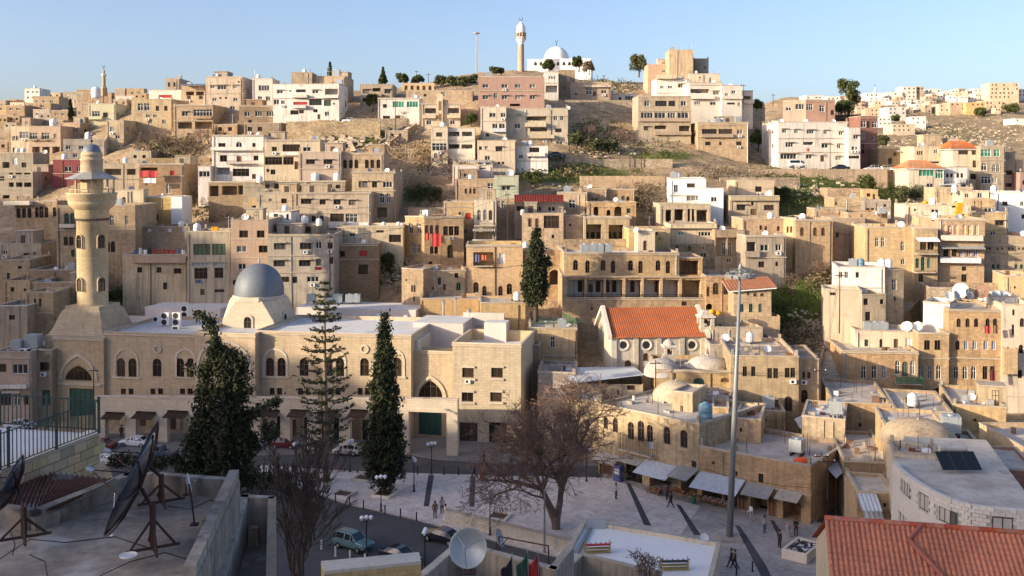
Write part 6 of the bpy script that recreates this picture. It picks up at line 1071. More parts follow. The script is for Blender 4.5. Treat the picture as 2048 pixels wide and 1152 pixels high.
# ------------------------------------------------------------------ curved white block building
def bricks_on(parent, cells, data, name, limit=300):
    """cells: matrices of alike pieces; the nearest ones become parts, the rest one joined piece"""
    cells = sorted(cells, key=lambda m_: (m_.to_translation() + parent.location - cam.location).length)
    for m_ in cells[:limit]:
        o = link(name, data, parent); o.matrix_basis = m_
    if len(cells) > limit:
        V, Fc = [], []; bv = [v.co.copy() for v in data.vertices]; bf = [tuple(p.vertices) for p in data.polygons]
        for m_ in cells[limit:]:
            k = len(V); V += [tuple(m_ @ v) for v in bv]; Fc += [tuple(k + i for i in f) for f in bf]
        me = bpy.data.meshes.new(name + '_rows'); me.from_pydata(V, [], Fc); [me.materials.append(x) for x in data.materials]; struct(link(name + '_rows', me, parent), 'stuff')
M('whiteblock', (.66, .615, .55), var=.08, streak=.12, rnd=.07); M('mortar', (.50, .465, .41), var=.1)
CZ = 12.0
cpx = [(1786, 921), (1797, 934), (1815, 950), (1840, 967), (1868, 983), (1900, 997), (1940, 1008), (1985, 1015), (2035, 1019), (2090, 1023)]
cp_ = [onz(x, y, CZ) for x, y in cpx]; CBo = Vector((cp_[0].x, cp_[0].y, 1.0))
CB = thing('curved_building', 'white block building with curved front at right', 'building', CBo)
pl = [(p.x - CBo.x, p.y - CBo.y) for p in cp_]; hC = CZ - 1; back = [(pl[-1][0] + 6, pl[-1][1] + 22), (pl[0][0] + 5, pl[0][1] + 10)]
q = MB(); q.prism(pl + back, -2, hC - .5, 'mortar', True, 'roofc'); q.build('wall', CB)
q = MB()
for i in range(len(pl) - 1):
    a, b_ = Vector(pl[i]), Vector(pl[i + 1]); t = (b_ - a).normalized(); n = Vector((-t.y, t.x)); a2, b2 = a + n * .3, b_ + n * .3; q.mesh8([(*a, hC - .5), (*b_, hC - .5), (*b2, hC - .5), (*a2, hC - .5), (*a, hC), (*b_, hC), (*b2, hC), (*a2, hC)], 'whiteblock')
q.build('parapet', CB)
arc = [0]
for i in range(len(pl) - 1): arc.append(arc[-1] + (Vector(pl[i + 1]) - Vector(pl[i])).length)
def carc(s):
    for i in range(len(pl) - 1):
        if s <= arc[i + 1] or i == len(pl) - 2:
            a, b_ = Vector(pl[i]), Vector(pl[i + 1]); t = (b_ - a).normalized(); return a + t * (s - arc[i]), math.atan2(t.y, t.x)
wz = []
for px, py, w_, h_ in ((1812, 976, 16, 32), (1850, 1004, 18, 36), (1895, 1032, 32, 32), (2004, 1047, 40, 28), (1808, 1038, 14, 24)):
    best = None
    for k in range(200):
        s = arc[-1] * k / 199; p, a_ = carc(s); X = proj((p.x + CBo.x, p.y + CBo.y, CZ - 2))[0]
        if best is None or abs(X - px) < best[0]: best = (abs(X - px), s, p, a_)
    p, a_ = best[2], best[3]; D_ = p.y + CBo.y; kx = D_ / F; wd = w_ * kx / max(.35, abs(math.cos(a_ + math.atan2(p.x + CBo.x, D_)))); hh = h_ * kx * .95; zc = toz(py, D_) - 1 - hh / 2; wz.append((best[1], wd, zc, hh))
    fd, pd = window_data(wd, hh, 0, 'framed', 'pane'); nrm = Vector((math.sin(a_), -math.cos(a_))); o = link('window', fd, CB, (p.x + nrm.x * .02, p.y + nrm.y * .02, zc), (0, 0, a_)); link('pane', pd, o)
q = MB(); bw, bh = .52, .30; q.box(-bw / 2 + .012, bw / 2 - .012, -.13, .05, 0, bh - .024, 'whiteblock'); bd = q.data('brick'); cells = []
for r_ in range(int(hC / bh)):
    s = bw * (.5 if r_ % 2 else 1.0)
    while s < arc[-1] - bw / 2:
        z = hC - (r_ + 1) * bh
        if not any(abs(s - w[0]) < w[1] / 2 + bw * .35 and w[2] - bh * .7 < z < w[2] + w[3] - bh * .3 for w in wz):
            p, a_ = carc(s); cells.append(Matrix.Translation((p.x, p.y, z)) @ Matrix.Rotation(a_, 4, 'Z'))
        s += bw
bricks_on(CB, cells, bd, 'brick')
t = thing('solar_heater', 'dark solar water heater panels on curved building roof', 'solar heater', onz(1925, 945, CZ - .3)); q = MB()
for i in range(3): q.mesh8([(-1.7 + i * 1.15, 0, .2), (-.6 + i * 1.15, 0, .2), (-.6 + i * 1.15, 1.7, 1.3), (-1.7 + i * 1.15, 1.7, 1.3), (-1.7 + i * 1.15, -.03, .28), (-.6 + i * 1.15, -.03, .28), (-.6 + i * 1.15, 1.67, 1.38), (-1.7 + i * 1.15, 1.67, 1.38)], 'carglass')
q.build('panel', t); q = MB(); q.tube([(-1.2, 1.9, 1.6), (1.2, 1.9, 1.6)], .32, 'zincgrey', 12); q.build('cylinder_tank', t); q = MB()
for x in (-1.6, 1.6): q.tube([(x, 1.7, 0), (x, 1.7, 1.4)], .04, 'steel', 4); q.tube([(x, 0, .2), (x, 1.7, 1.3)], .04, 'steel', 4)
q.build('frame', t)
H('sunlit cream roof room behind the curved parapet', 1786, 1880, 908, 936, 'cream', '', d=91, yaw=-10, dp=4)
# ------------------------------------------------------------------ red tiled building, lower right corner
RZ = 20.4; ra = onz(1649, 1035, RZ); rb = onz(2090, 1068, RZ); TRo = Vector((ra.x, ra.y, 12)); TRB = thing('tiled_house', 'cream house with large red clay tile roof, front right', 'house', TRo)
rl = rb - ra; rl.z = 0; rd = rl.normalized(); rn = Vector((rd.y, -rd.x, 0)); sl = .46; down = (rn + Vector((0, 0, -sl))).normalized()
q = MB(); wv = [(-.0, 0), (rl.length, 0), (rl.length, 12), (0, 12)]
def tl(u, v, z): p = rd * u + rn * v; return (p.x, p.y, z)
q.face([tl(.25, 0, 8.2), tl(.25, 9, 8.2 - 9 * sl), tl(.25, 9, -14), tl(.25, 0, -14)], 'cream'); q.face([tl(.25, 9, 8.2 - 9 * sl), tl(rl.length, 9, 8.2 - 9 * sl), tl(rl.length, 9, -14), tl(.25, 9, -14)], 'cream'); q.face([tl(.25, -9, -14), tl(.25, 0, -14), tl(.25, 0, 8.2), tl(.25, -9, 8.2 - 9 * sl)], 'cream'); q.build('wall', TRB)
q = MB(); q.face([tl(0, 0, 8.3), tl(rl.length, 0, 8.3), tl(rl.length, 9.3, 8.3 - 9.3 * sl), tl(0, 9.3, 8.3 - 9.3 * sl)], 'tilered'); q.face([tl(0, 0, 8.3), tl(rl.length, 0, 8.3), tl(rl.length, -9.3, 8.3 - 9.3 * sl), tl(0, -9.3, 8.3 - 9.3 * sl)], 'tilered'); q.build('roof', TRB)
tw, th_ = .24, .38; q = MB(); nseg = 5
for i in range(nseg):
    x0, x1 = -tw / 2 + tw * i / nseg, -tw / 2 + tw * (i + 1) / nseg; f_ = lambda x: .045 * math.cos(math.pi * x / tw * 2 * .9) + .03
    q.face([(x0, 0, f_(x0)), (x1, 0, f_(x1)), (x1, th_ * 1.1, f_(x1) + .035), (x0, th_ * 1.1, f_(x0) + .035)], 'tilered'); q.face([(x0, th_ * 1.1, f_(x0) + .035), (x1, th_ * 1.1, f_(x1) + .035), (x1, th_ * 1.1, f_(x1)), (x0, th_ * 1.1, f_(x0))], 'tilered')
td = q.data('tile'); cells = []; up = rd.cross(down); up = up if up.z > 0 else -up
tr_ = random.Random(4)
for r_ in range(21):
    for c_ in range(int(rl.length / tw)):
        p = rd * (tw * (c_ + .5)) + Vector((0, 0, 8.32)) + down * (th_ * r_); xax = rd; m_ = Matrix((xax, down, up)).transposed().to_4x4()
        cells.append(Matrix.Translation(p + up * tr_.uniform(0, .012)) @ m_ @ Matrix.Rotation(tr_.uniform(-.02, .02), 4, 'Z'))
bricks_on(TRB, cells, td, 'tile')
q = MB(); q.lathe([(.15, 0), (.15, .42)], 'tilered', 8); rdt = q.data('ridge_tile')
for c_ in range(int(rl.length / .4)): o = link('ridge_tile', rdt, TRB); o.matrix_basis = Matrix.Translation(rd * (.4 * c_) + Vector((0, 0, 8.38))) @ rd.to_track_quat('Z', 'Y').to_matrix().to_4x4()
# cross gable on the right half
hp0 = rd * 4.6 + Vector((0, 0, 8.42)); q = MB()
for i in range(13): q.lathe([(.13, 0), (.13, .42)], 'pink', 8); 
q = MB(); q.tube([hp0, hp0 + rn * 1.1 - rd * .75 + Vector((0, 0, -.45)), hp0 + rn * 5 + rd * 1.6 + Vector((0, 0, -2.2))], .12, 'tilered', 8); q.build('hip_tiles', TRB)
for i in range(4):
    fd, pd = window_data(.9, 2.3, 1, 'framed', 'panedark'); p = rd * .24 + rn * (1.4 + i * 1.5) + Vector((0, 0, 4.4)); o = link('window', fd, TRB, p, (0, 0, math.atan2(rn.y, rn.x) + math.pi)); o.rotation_euler.z = math.atan2(-rn.y, -rn.x); link('pane', pd, o)
# ------------------------------------------------------------------ white roofed hall by the street
wz_ = 5.0; wp = [onz(x, y, wz_) for x, y in ((1166, 1038), (1442, 1084), (1420, 1175), (1105, 1150))]; WRo = Vector((wp[0].x, wp[0].y, 0)); WR = thing('low_hall', 'low hall with flat white roof at bottom', 'building', WRo)
pl = [(p.x - WRo.x, p.y - WRo.y) for p in wp]; cxy = (sum(p[0] for p in pl) / 4, sum(p[1] for p in pl) / 4); inn = [(cxy[0] + (p[0] - cxy[0]) * .94, cxy[1] + (p[1] - cxy[1]) * .93) for p in pl]
q = MB(); q.prism(pl, -2, wz_ - .02, 'cream', False); q.build('wall', WR); q = MB(); q.face([(*p, wz_ - .35) for p in inn], 'domewhite')
for i in range(4):
    k = (i + 1) % 4; q.face([(*pl[i], wz_), (*pl[k], wz_), (*inn[k], wz_), (*inn[i], wz_)], 'coping'); q.face([(*inn[i], wz_), (*inn[k], wz_), (*inn[k], wz_ - .35), (*inn[i], wz_ - .35)], 'cream')
q.build('roof', WR)
def rack(label, px, py, m1, m2, w_, rz):
    t = thing('rack', label, 'rack', onz(px, py, wz_ - .34), rz)
    q = MB()
    for z in (.12, .4, .7): q.box(-w_ / 2, w_ / 2, 0, .5, z, z + .03, m1 if z < .5 else m2)
    q.build('shelf', t); q = MB()
    for x in (-w_ / 2, w_ / 2):
        for y in (0, .5): q.box(x - .03, x + .03, y - .03, y + .03, 0, 1.0, m1)
    for i in range(6): q.box(-w_ / 2 + i * w_ / 5 - .03, -w_ / 2 + i * w_ / 5 + .03, -.35, 0, 1.0, 1.05, m2)
    q.build('frame', t)
plain('rackyellow', (.42, .30, .09), rough=.7); rack('red and yellow metal rack lying on white roof', 1196, 1108, 'rackyellow', 'redcloth', 2.2, .1); rack('yellow and dark display rack on white roof', 1350, 1142, 'rackyellow', 'dark', 2.3, .05)
t = thing('sign_board', 'grey rounded board leaning on white roof', 'board', onz(1192, 1058, wz_ - .34)); q = MB(); q.box(-.9, .9, 0, .08, 0, .9, 'steel'); q.build('panel', t); q = MB(); q.box(-.05, .05, .08, .5, 0, .06, 'steel'); q.build('foot', t)
for i, (x0, y0, x1, y1) in enumerate(((1150, 1105, 1186, 1042), (1155, 1108, 1190, 1044), (1160, 1110, 1182, 1060))):
    t = thing('pipe', ['outer long pipe along white roof edge', 'middle long pipe along white roof edge', 'short inner pipe along white roof edge'][i], 'pipe', onz(x0, y0, wz_ - .3)); q = MB(); e = onz(x1, y1, wz_ - .3) - onz(x0, y0, wz_ - .3); q.tube([(0, 0, .05 * i), tuple(e + Vector((0, 0, .05 * i)))], .06, ['steel', 'wood', 'polegrey'][i], 6); q.build('tube', t)
dish('small white dish on white roof corner', onz(1407, 1088, wz_ - .35), 20, 25, .55, 'w')
# ------------------------------------------------------------------ near walls at the bottom
def wallpath(label, pts, z, h_, th, mat, name='parapet_wall', cat='wall'):
    P = [onz(x, y, z) for x, y in pts]; t = thing(name, label, cat, P[0] - Vector((0, 0, h_)))
    for i in range(len(P) - 1):
        a, b_ = P[i] - P[0], P[i + 1] - P[0]; dv = (b_ - a).normalized(); n = Vector((-dv.y, dv.x, 0)) * th; q = MB(); q.mesh8([tuple(v) for v in (a, b_, b_ + n, a + n)] + [tuple(v + Vector((0, 0, h_))) for v in (a, b_, b_ + n, a + n)], mat); q.build('wall', t)
        q = MB(); e = dv * .05; n2 = n.normalized() * .06; q.mesh8([tuple(v + Vector((0, 0, h_ + .004))) for v in (a - e - n2, b_ + e - n2, b_ + n + n2 + e, a + n + n2 - e)] + [tuple(v + Vector((0, 0, h_ + .12))) for v in (a - e - n2, b_ + e - n2, b_ + n + n2 + e, a + n + n2 - e)], 'coping'); q.build('coping', t)
    return t
fp = [onz(x, y, 15) for x, y in ((642, 1122), (838, 1104), (842, 1122), (650, 1142))]; t = thing('roof_block', 'pale golden parapet block at bottom, left of dish', 'wall', (fp[0].x, fp[0].y, 5)); q = MB(); q.prism([(p.x - fp[0].x, p.y - fp[0].y) for p in fp], -6, 9.8, 'yellow'); q.build('wall', t); q = MB(); q.prism([(p.x - fp[0].x, p.y - fp[0].y) for p in fp], 9.804, 10, 'pale'); q.build('coping', t)
wallpath('dark weathered parapet behind the blue grey dish', [(846, 1156), (922, 1090), (978, 1106), (1110, 1142), (1148, 1093)], 9, 6, .45, 'greyc')
wallpath('stone retaining wall between plaza and lower street', [(1152, 1083), (1000, 1044), (893, 1018)], 1.35, 1.5, .5, 'church', 'retaining_wall')
wallpath('rough stone wall below the white roofed hall', [(1120, 1152), (1165, 1112), (1320, 1150)], 6.5, 6, .4, 'greyc')
p = onz(940, 1150, 10); dish('large blue grey satellite dish at bottom centre', p + Vector((0, 0, .2)), -14, 22, 1.75, 'g')
dish('dark satellite dish beside the metal frame', onz(993, 1100, 6.5), 75, 20, 1.0, 'z')
t = thing('metal_frame', 'bare rusty steel frame above the lower street', 'frame', at(998, 1120, 80)); a = at(998, 1073, 80) - t.location; b_ = at(1097, 1092, 76) - t.location; q = MB(); q.tube([(0, 0, -2), a, b_, b_ + Vector((0, 0, -3))], .07, 'ironrust', 6); q.build('bar', t); q = MB(); q.tube([a + Vector((0, 0, -1)), a + Vector((.8, 0, 0))], .04, 'ironrust', 4); q.build('brace', t)
for i, (px, mt, nm) in enumerate(((1018, 'carnavy', 'navy blue'), (1049, 'greendoor', 'dark green'), (1070, 'redcloth', 'dark red'))):
    p = at(px + 10, 1165, 72); t = thing('flag', nm + ' flag hanging limp at bottom edge', 'flag', p); tp = at(px + 6, [1106, 1099, 1100][i], 72) - p; q = MB(); q.tube([(0, 0, -3), tp], .03, 'steel', 5); q.build('pole', t); q = MB(); n = 8
    for r_ in range(n):
        for c_ in range(4):
            f_ = lambda c, r: (tp.x * (1 - r / n) - c * .22 * min(1, r / 3) * (1 if i != 2 else .9) + tp.x * 0, .10 * math.sin(c * 1.9 + r * .4), tp.z - r / n * 2.0 - c * .12)
            q.face([f_(c_, r_), f_(c_ + 1, r_), f_(c_ + 1, r_ + 1), f_(c_, r_ + 1)], mt)
    q.build('cloth', t)
t = thing('utility_pole', 'slim grey pole on the lower street kerb', 'pole', onz(1089, 1108, 0)); q = MB(); q.tube([(0, 0, 0), (0, 0, 6.3)], [.12, .08], 'polegrey', 8); q.build('shaft', t); q = MB(); q.lathe([(.1, 6.3), (.12, 6.4), (0, 6.45)], 'polegrey', 8); q.build('cap', t)
# ------------------------------------------------------------------ near left rooftop
ZR = 28.5
rp = [onz(x, y, ZR) for x, y in ((-160, 1040), (-60, 1012), (70, 1034), (250, 962), (311, 960), (478, 972), (392, 1175), (-260, 1175))]; NRo = Vector((rp[5].x, rp[5].y, 17)); NR = thing('near_house', 'grey weathered flat roof in the left foreground', 'house', NRo)
pl = [(p.x - NRo.x, p.y - NRo.y) for p in rp]; q = MB(); q.prism(pl, -4, 11.2, 'pinkwhite', True, 'oldroof'); q.build('wall', NR); q = MB()
M('oldwall', (.36, .295, .235), var=.3, streak=.9, fine=2.5, bump=.6, patch=((.13, .115, .10), 1.4, .6))
for i in range(6):
    a, b_ = Vector(pl[i]), Vector(pl[i + 1]); dv = (b_ - a).normalized(); n = Vector((dv.y, -dv.x)) * .28; z1 = 11.75 if i != 5 else 12.0
    q.mesh8([(*a, 11.204), (*b_, 11.204), (*(b_ + n), 11.204), (*(a + n), 11.204), (*a, z1), (*b_, z1), (*(b_ + n), z1), (*(a + n), z1)], 'oldwall')
q.build('parapet', NR)
q = MB(); a, b_ = Vector(pl[5]), Vector(pl[6]); dv = (b_ - a).normalized(); n = Vector((-dv.y, dv.x)) * .03; q.mesh8([(*a, -3), (*b_, -3), (*(b_ + n), -3), (*(a + n), -3), (*a, 11.7), (*b_, 11.7), (*(b_ + n), 11.7), (*(a + n), 11.7)], 'oldwall'); q.build('plaster_side', NR)
np_ = [onz(x, y, 27.6) for x, y in ((482, 988), (552, 992), (552, 1180), (420, 1180))]; o_ = Vector((np_[0].x, np_[0].y, 15)); t = thing('near_annex', 'narrow roofless annex right of the near rooftop', 'house', o_); pl2 = [(p.x - o_.x, p.y - o_.y) for p in np_]; q = MB()
for i in range(4):
    a, b_ = Vector(pl2[i]), Vector(pl2[(i + 1) % 4]); dv = (b_ - a).normalized(); n = Vector((dv.y, -dv.x)) * .25; q.mesh8([(*a, -4), (*b_, -4), (*(b_ + n), -4), (*(a + n), -4), (*a, 12.6), (*b_, 12.6), (*(b_ + n), 12.6), (*(a + n), 12.6)], 'golden' if i == 1 else 'oldwall')
q.build('wall', t); q = MB(); q.face([(*p, 11.2) for p in pl2], 'oldroof'); q.build('roof', t)
q = MB(); q.box(.0, .3, 0, .3, 11.21, 11.8, 'rubble'); q.build('stone_block', t, loc=(pl2[3][0] * .12 + .3, pl2[3][1] * .12, 0))
# rusty corrugated roof behind
rr_ = [onz(x, y, 28.7) for x, y in ((-40, 985), (100, 948), (232, 962), (120, 1012), (70, 1026), (-40, 1005))]; t = thing('tin_roof', 'rusty corrugated tin roof left of the dishes', 'roof', rr_[0]); S_ = [p - rr_[0] for p in rr_]; q = MB(); q.sheet(S_[0], S_[1], S_[4], S_[5], 'rust', 14, .04); q.sheet(S_[1] + Vector((0, 0, .05)), S_[2] + Vector((0, 0, .05)), S_[3] + Vector((0, 0, -.02)), S_[4] + Vector((0, 0, -.02)), 'rust', 12, .04); q.build('sheet', t); q = MB(); q.prism([(p.x, p.y) for p in (S_[0], S_[1], S_[2], S_[3], S_[4], S_[5])], -6, -.12, 'oldwall'); q.build('wall', t)
# stone terrace with railing, built of visible blocks
TZ = 29.3; tp_ = [onz(x, y, TZ) for x, y in ((200, 866), (0, 942), (-120, 995), (-260, 900), (-120, 848), (0, 853))]; To = Vector((tp_[0].x, tp_[0].y, 18)); TT = thing('stone_terrace', 'golden block terrace with iron railing, upper left foreground', 'terrace', To); pl = [(p.x - To.x, p.y - To.y) for p in tp_]; q = MB(); q.prism(pl, -6, 11.26, 'mortar', True, 'roofwhite'); q.build('wall', TT)
M('block', (.50, .37, .22), var=.16, streak=.15, rnd=.22, patch=((.62, .58, .52), 2.5, .63)); cells = []; q = MB(); q.box(.012, .588, -.0, .07, 0, .276, 'block'); bdt = q.data('stone_block')
a, b_ = Vector(pl[1]), Vector(pl[0]); dv = (b_ - a); L_ = dv.length; an = math.atan2(dv.y, dv.x); nn = Vector((dv.y, -dv.x)).normalized()
for r_ in range(14):
    s = -(.3 if r_ % 2 else 0)
    while s < L_ - .3: cells.append(Matrix.Translation((a.x + dv.x / L_ * s + nn.x * .07, a.y + dv.y / L_ * s + nn.y * .07, 11.26 - .3 * (r_ + 1))) @ Matrix.Rotation(an, 4, 'Z')); s += .6
a2, b2 = Vector(pl[0]), Vector(pl[5])
bricks_on(TT, cells, bdt, 'stone_block')
q = MB(); n_ = nn * .1; q.mesh8([(*(a), 11.262), (*(b_), 11.262), (*(b_ - nn * .4), 11.262), (*(a - nn * .4), 11.262), (*(a + n_), 11.38), (*(b_ + n_), 11.38), (*(b_ - nn * .4), 11.38), (*(a - nn * .4), 11.38)], 'pale'); q.build('coping', TT)
def railing(label, P, h_, mat='railgreen'):
    t = thing('railing', label, 'railing', P[0]); q = MB(); q.box(-.012, .012, -.012, .012, .08, h_, mat); bdt_ = q.data('bar'); q = MB(); q.box(-.035, .035, -.035, .035, 0, h_ + .12, mat); pdt_ = q.data('post')
    for i in range(len(P) - 1):
        a, b_ = P[i] - P[0], P[i + 1] - P[0]; L_ = (b_ - a).length; n = int(L_ / .16)
        for k in range(n): link('bar' if k % 12 else 'post', bdt_ if k % 12 else pdt_, t, a.lerp(b_, k / n))
        for z in (.08, h_):
            q = MB(); q.tube([a + Vector((0, 0, z)), b_ + Vector((0, 0, z))], .022, mat, 4); q.build('rail', t)
railing('green iron railing along the terrace stone wall', [onz(198, 866, TZ + .1), onz(0, 941, TZ + .1), onz(-100, 985, TZ + .1)], 1.05); railing('far green iron railing behind the terrace', [onz(198, 864, TZ + .02), onz(0, 851, TZ + .02), onz(-100, 846, TZ + .02)], 1.05)
def bigdish(label, cx, cy, d, dia, nrm, mat, footpx, footy, back='ironrust'):
    c_ = at(cx, cy, d); foot = onz(footpx, footy, ZR); t = thing('satellite_dish', label, 'satellite dish', foot); R_ = dia / 2; q = MB(); q.lathe([(0, 0), (R_ * .3, .02), (R_ * .6, .07), (R_ * .85, .15), (R_, .21), (R_ * 1.01, .21), (R_ * .86, .12), (R_ * .6, .045), (0, -.03)], mat, 28)
    o = link('reflector', q.data('reflector', True), t, c_ - foot, Vector(nrm).to_track_quat('Z', 'Y').to_euler()); q = MB()
    for i in range(8): a = i * math.pi / 4; q.tube([(0, 0, -.06), (R_ * .6 * math.cos(a), R_ * .6 * math.sin(a), .02), (R_ * math.cos(a), R_ * math.sin(a), .18)], .025, back, 4)
    link('rib_frame', q.data('rib_frame'), o); q = MB(); v = c_ - foot; q.tube([(0, 0, 0), (0, 0, v.z * .8)], .075, back, 8); q.tube([(0, 0, v.z * .72), tuple(v + Vector(nrm) * -.1)], .05, back, 6); q.build('mast', t); q = MB()
    for i in range(4): a = i * math.pi / 2 + .5; q.tube([(0, 0, v.z * .55), (.55 * math.cos(a), .55 * math.sin(a), .03)], .035, back, 5); q.tube([(0, 0, .03), (.65 * math.cos(a), .65 * math.sin(a), .03)], .04, back, 4)
    q.build('tripod', t); q = MB(); q.tube([(R_ * .7, 0, .2), (0, 0, R_ * .9)], .02, back, 4); q.tube([(-R_ * .7, 0, .2), (0, 0, R_ * .9)], .02, back, 4); q.lathe([(0, R_ * .85), (.07, R_ * .85), (.07, R_ * 1.0), (0, R_ * 1.0)], 'steel', 8); link('feed_arm', q.data('feed_arm'), o)
bigdish('large grey mesh dish standing on near roof', 276, 975, 25.2, 2.75, (-.91, -.12, .40), 'cardark', 306, 1098); bigdish('rusty dish behind the large grey dish', 292, 930, 28.5, 2.5, (-.91, -.14, .40), 'ironrust', 323, 1005); bigdish('grey dish cut by the left picture edge', 30, 975, 26.5, 1.7, (-.88, -.2, .42), 'cardark', 48, 1076)
dish('small white dish edge on, near roof back', onz(372, 990, ZR), 108, 12, .36, 'w')
t = thing('plate', 'white plastic lid lying on the near roof', 'plate', onz(257, 1112, ZR + .02)); q = MB(); q.lathe([(0, .01), (.17, .012), (.20, .035), (.22, .03), (.21, .0)], 'tankwhite', 20); q.build('disc', t); q = MB(); q.lathe([(.1, .014), (.11, .022), (.12, .014)], 'tankwhite', 16); q.build('rib', t)
t = thing('rock', 'pale loose stone block on the near roof', 'stone', onz(416, 1050, ZR + .02)); q = MB(); q.mesh8([(-.16, -.1, 0), (.12, -.12, 0), (.17, .1, 0), (-.12, .12, 0), (-.13, -.1, .17), (.1, -.08, .19), (.13, .08, .16), (-.11, .09, .2)], 'yellow'); q.build('stone', t)
t = thing('pole', 'thin bent rusty pole on the near roof', 'pole', onz(389, 1050, ZR)); q = MB(); q.tube([(0, 0, 0), (-.06, 0, .6), (-.14, 0, 1.1)], .025, 'ironrust', 5); q.build('rod', t); q = MB(); q.box(-.1, .1, -.1, .1, 0, .04, 'ironrust'); q.build('foot', t)
t = thing('pole', 'straight white rod leaning near the grey dish', 'pole', onz(223, 1072, ZR)); q = MB(); q.tube([(0, 0, 0), (.02, .2, 1.1)], .018, 'tankwhite', 5); q.build('rod', t); q = MB(); q.lathe([(.05, 0), (.05, .03), (0, .03)], 'tankwhite', 8); q.build('foot', t)
for i, pts in enumerate(([(0, 1118), (60, 1080), (130, 1085), (230, 1075), (310, 1100)], [(200, 1152), (260, 1125), (330, 1105), (390, 1125), (412, 1118)], [(20, 1060), (30, 1090), (25, 1110)], [(335, 1012), (380, 1020), (420, 1000), (440, 1008)], [(60, 1110), (90, 1125), (95, 1152)])):
    t = thing('cable', ['black cable from left edge to the large dish', 'black cable curling to the parapet', 'loose cable below the left edge dish', 'thin cable behind the rusty dish', 'cable curl at the bottom left'][i], 'cable', onz(*pts[0], ZR + .02)); q = MB(); q.tube([onz(x, y, ZR + .03) - onz(*pts[0], ZR + .02) + Vector((0, 0, .02 * (k % 2))) for k, (x, y) in enumerate(pts)], .014, 'black', 4); q.build('wire', t)

for nm, px4, z in (('long blue tin awning down the alley', ((1622, 903), (1645, 893), (1692, 940), (1672, 957)), 4.8), ('small striped tin awning at alley top', ((1604, 866), (1626, 858), (1642, 876), (1622, 886)), 5.2), ('upper grey tin awning at alley steps', ((1588, 838), (1602, 832), (1618, 850), (1600, 858)), 6.0), ('bright blue tin roof by brown brick building', ((1708, 985), (1750, 984), (1752, 1006), (1718, 1008)), 4.2), ('white tin roof sheet low in the alley', ((1726, 1012), (1752, 1010), (1760, 1034), (1720, 1038)), 3.2)):
    P = [onz(x, y, z + (0.5 if k < 2 else 0)) for k, (x, y) in enumerate(px4)]; t = thing('tin_awning', nm, 'awning', P[0]); q = MB(); q.sheet(*[p - P[0] for p in P], 'zinc', 12, .04); q.build('sheet', t); q = MB()
    for k in (2, 3): q.tube([P[k] - P[0], P[k] - P[0] + Vector((0, 0, -z + .3))], .05, 'ironrust', 4)
    q.build('support', t)
# ------------------------------------------------------------------ vegetation
def leaves(name, C, N_, size, mat, parent=None, seed=1, asp=.5, flat=0.0, droop=None):
    """C: (n,3) centres; each leaf clump is two crossed small quads of random attitude"""
    g = np.random.default_rng(seed); n = len(C); d1 = g.normal(size=(n, 3)); d1[:, 2] *= (1 - flat)
    if droop is not None: d1 = d1 * .6 + np.array(droop)
    d1 /= np.linalg.norm(d1, axis=1)[:, None]; r = g.normal(size=(n, 3)); d2 = np.cross(d1, r); d2 /= np.linalg.norm(d2, axis=1)[:, None] + 1e-9
    s = size * g.uniform(.6, 1.35, size=(n, 1)); a = d1 * s; b = d2 * s * asp
    V = np.concatenate([C - a, C + b * .9, C + a, C - b * .9], axis=1).reshape(-1, 3)
    me = bpy.data.meshes.new(name); me.vertices.add(4 * n); me.vertices.foreach_set('co', V.ravel()); me.loops.add(4 * n); me.loops.foreach_set('vertex_index', np.arange(4 * n)); me.polygons.add(n); me.polygons.foreach_set('loop_start', np.arange(0, 4 * n, 4)); me.polygons.foreach_set('loop_total', np.full(n, 4)); me.update(); me.validate()
    me.materials.append(MATS[mat]); o = link(name, me, parent); return o
def pathpts(paths, n, g, d, origin, hollow=.55, clump=0):
    out = []
    tot = sum(sum((p[i][2] + p[i + 1][2]) * math.hypot(p[i + 1][0] - p[i][0], p[i + 1][1] - p[i][1]) for i in range(len(p) - 1)) for p in paths)
    k = d / F
    for p in paths:
        for i in range(len(p) - 1):
            x0, y0, r0 = p[i][:3]; x1, y1, r1 = p[i + 1][:3]; m_ = int(n * (r0 + r1) * math.hypot(x1 - x0, y1 - y0) / tot); t = g.uniform(size=m_); r_ = (r0 + (r1 - r0) * t); q = g.normal(size=(m_, 3)); q /= np.linalg.norm(q, axis=1)[:, None]; q *= (g.uniform(hollow, 1.0, size=(m_, 1)) ** .8)
            bump = 1 + .32 * np.sin((y0 + (y1 - y0) * t) * .21 + q[:, 0] * 3) * np.cos(q[:, 1] * 4 + (x0 + (x1 - x0) * t) * .13)
            A = np.array(at(x0, y0, d)); B = np.array(at(x1, y1, d)); P = A + (B - A) * t[:, None] + q * (r_ * k * bump)[:, None]; out.append(P)
    return np.concatenate(out) - np.array(origin)
def clumpy(P, g, per, spread):
    return (P[:, None, :] + g.normal(size=(len(P), per, 3)) * spread).reshape(-1, 3)
def pathtree(name, label, base, trunk, paths, d, n, size, mat, seed, per=5, spread=.22, bark='bark', droop=(0, 0, -.5), cat='tree', asp=.45):
    g = np.random.default_rng(seed); t = thing(name, label, cat, base); q = MB(); tr = [at(x, y, d) - base for x, y, r in trunk]; tr[0] = Vector((tr[0].x, tr[0].y, min(tr[0].z, -.3))); q.tube(tr, [r * d / F for x, y, r in trunk], bark, 8)
    for p in paths[1:]: q.tube([at(a, b_, d) - base for a, b_, r in p], [max(.04, .06 * (1 - i / len(p)) + .03) for i in range(len(p))], bark, 5)
    q.build('trunk', t, True); C = clumpy(pathpts(paths, n // per, g, d, base), g, per, spread); leaves('crown', C, None, size, mat, t, seed, asp, 0, droop); return t
b0 = onz(446, 1000, PZ)
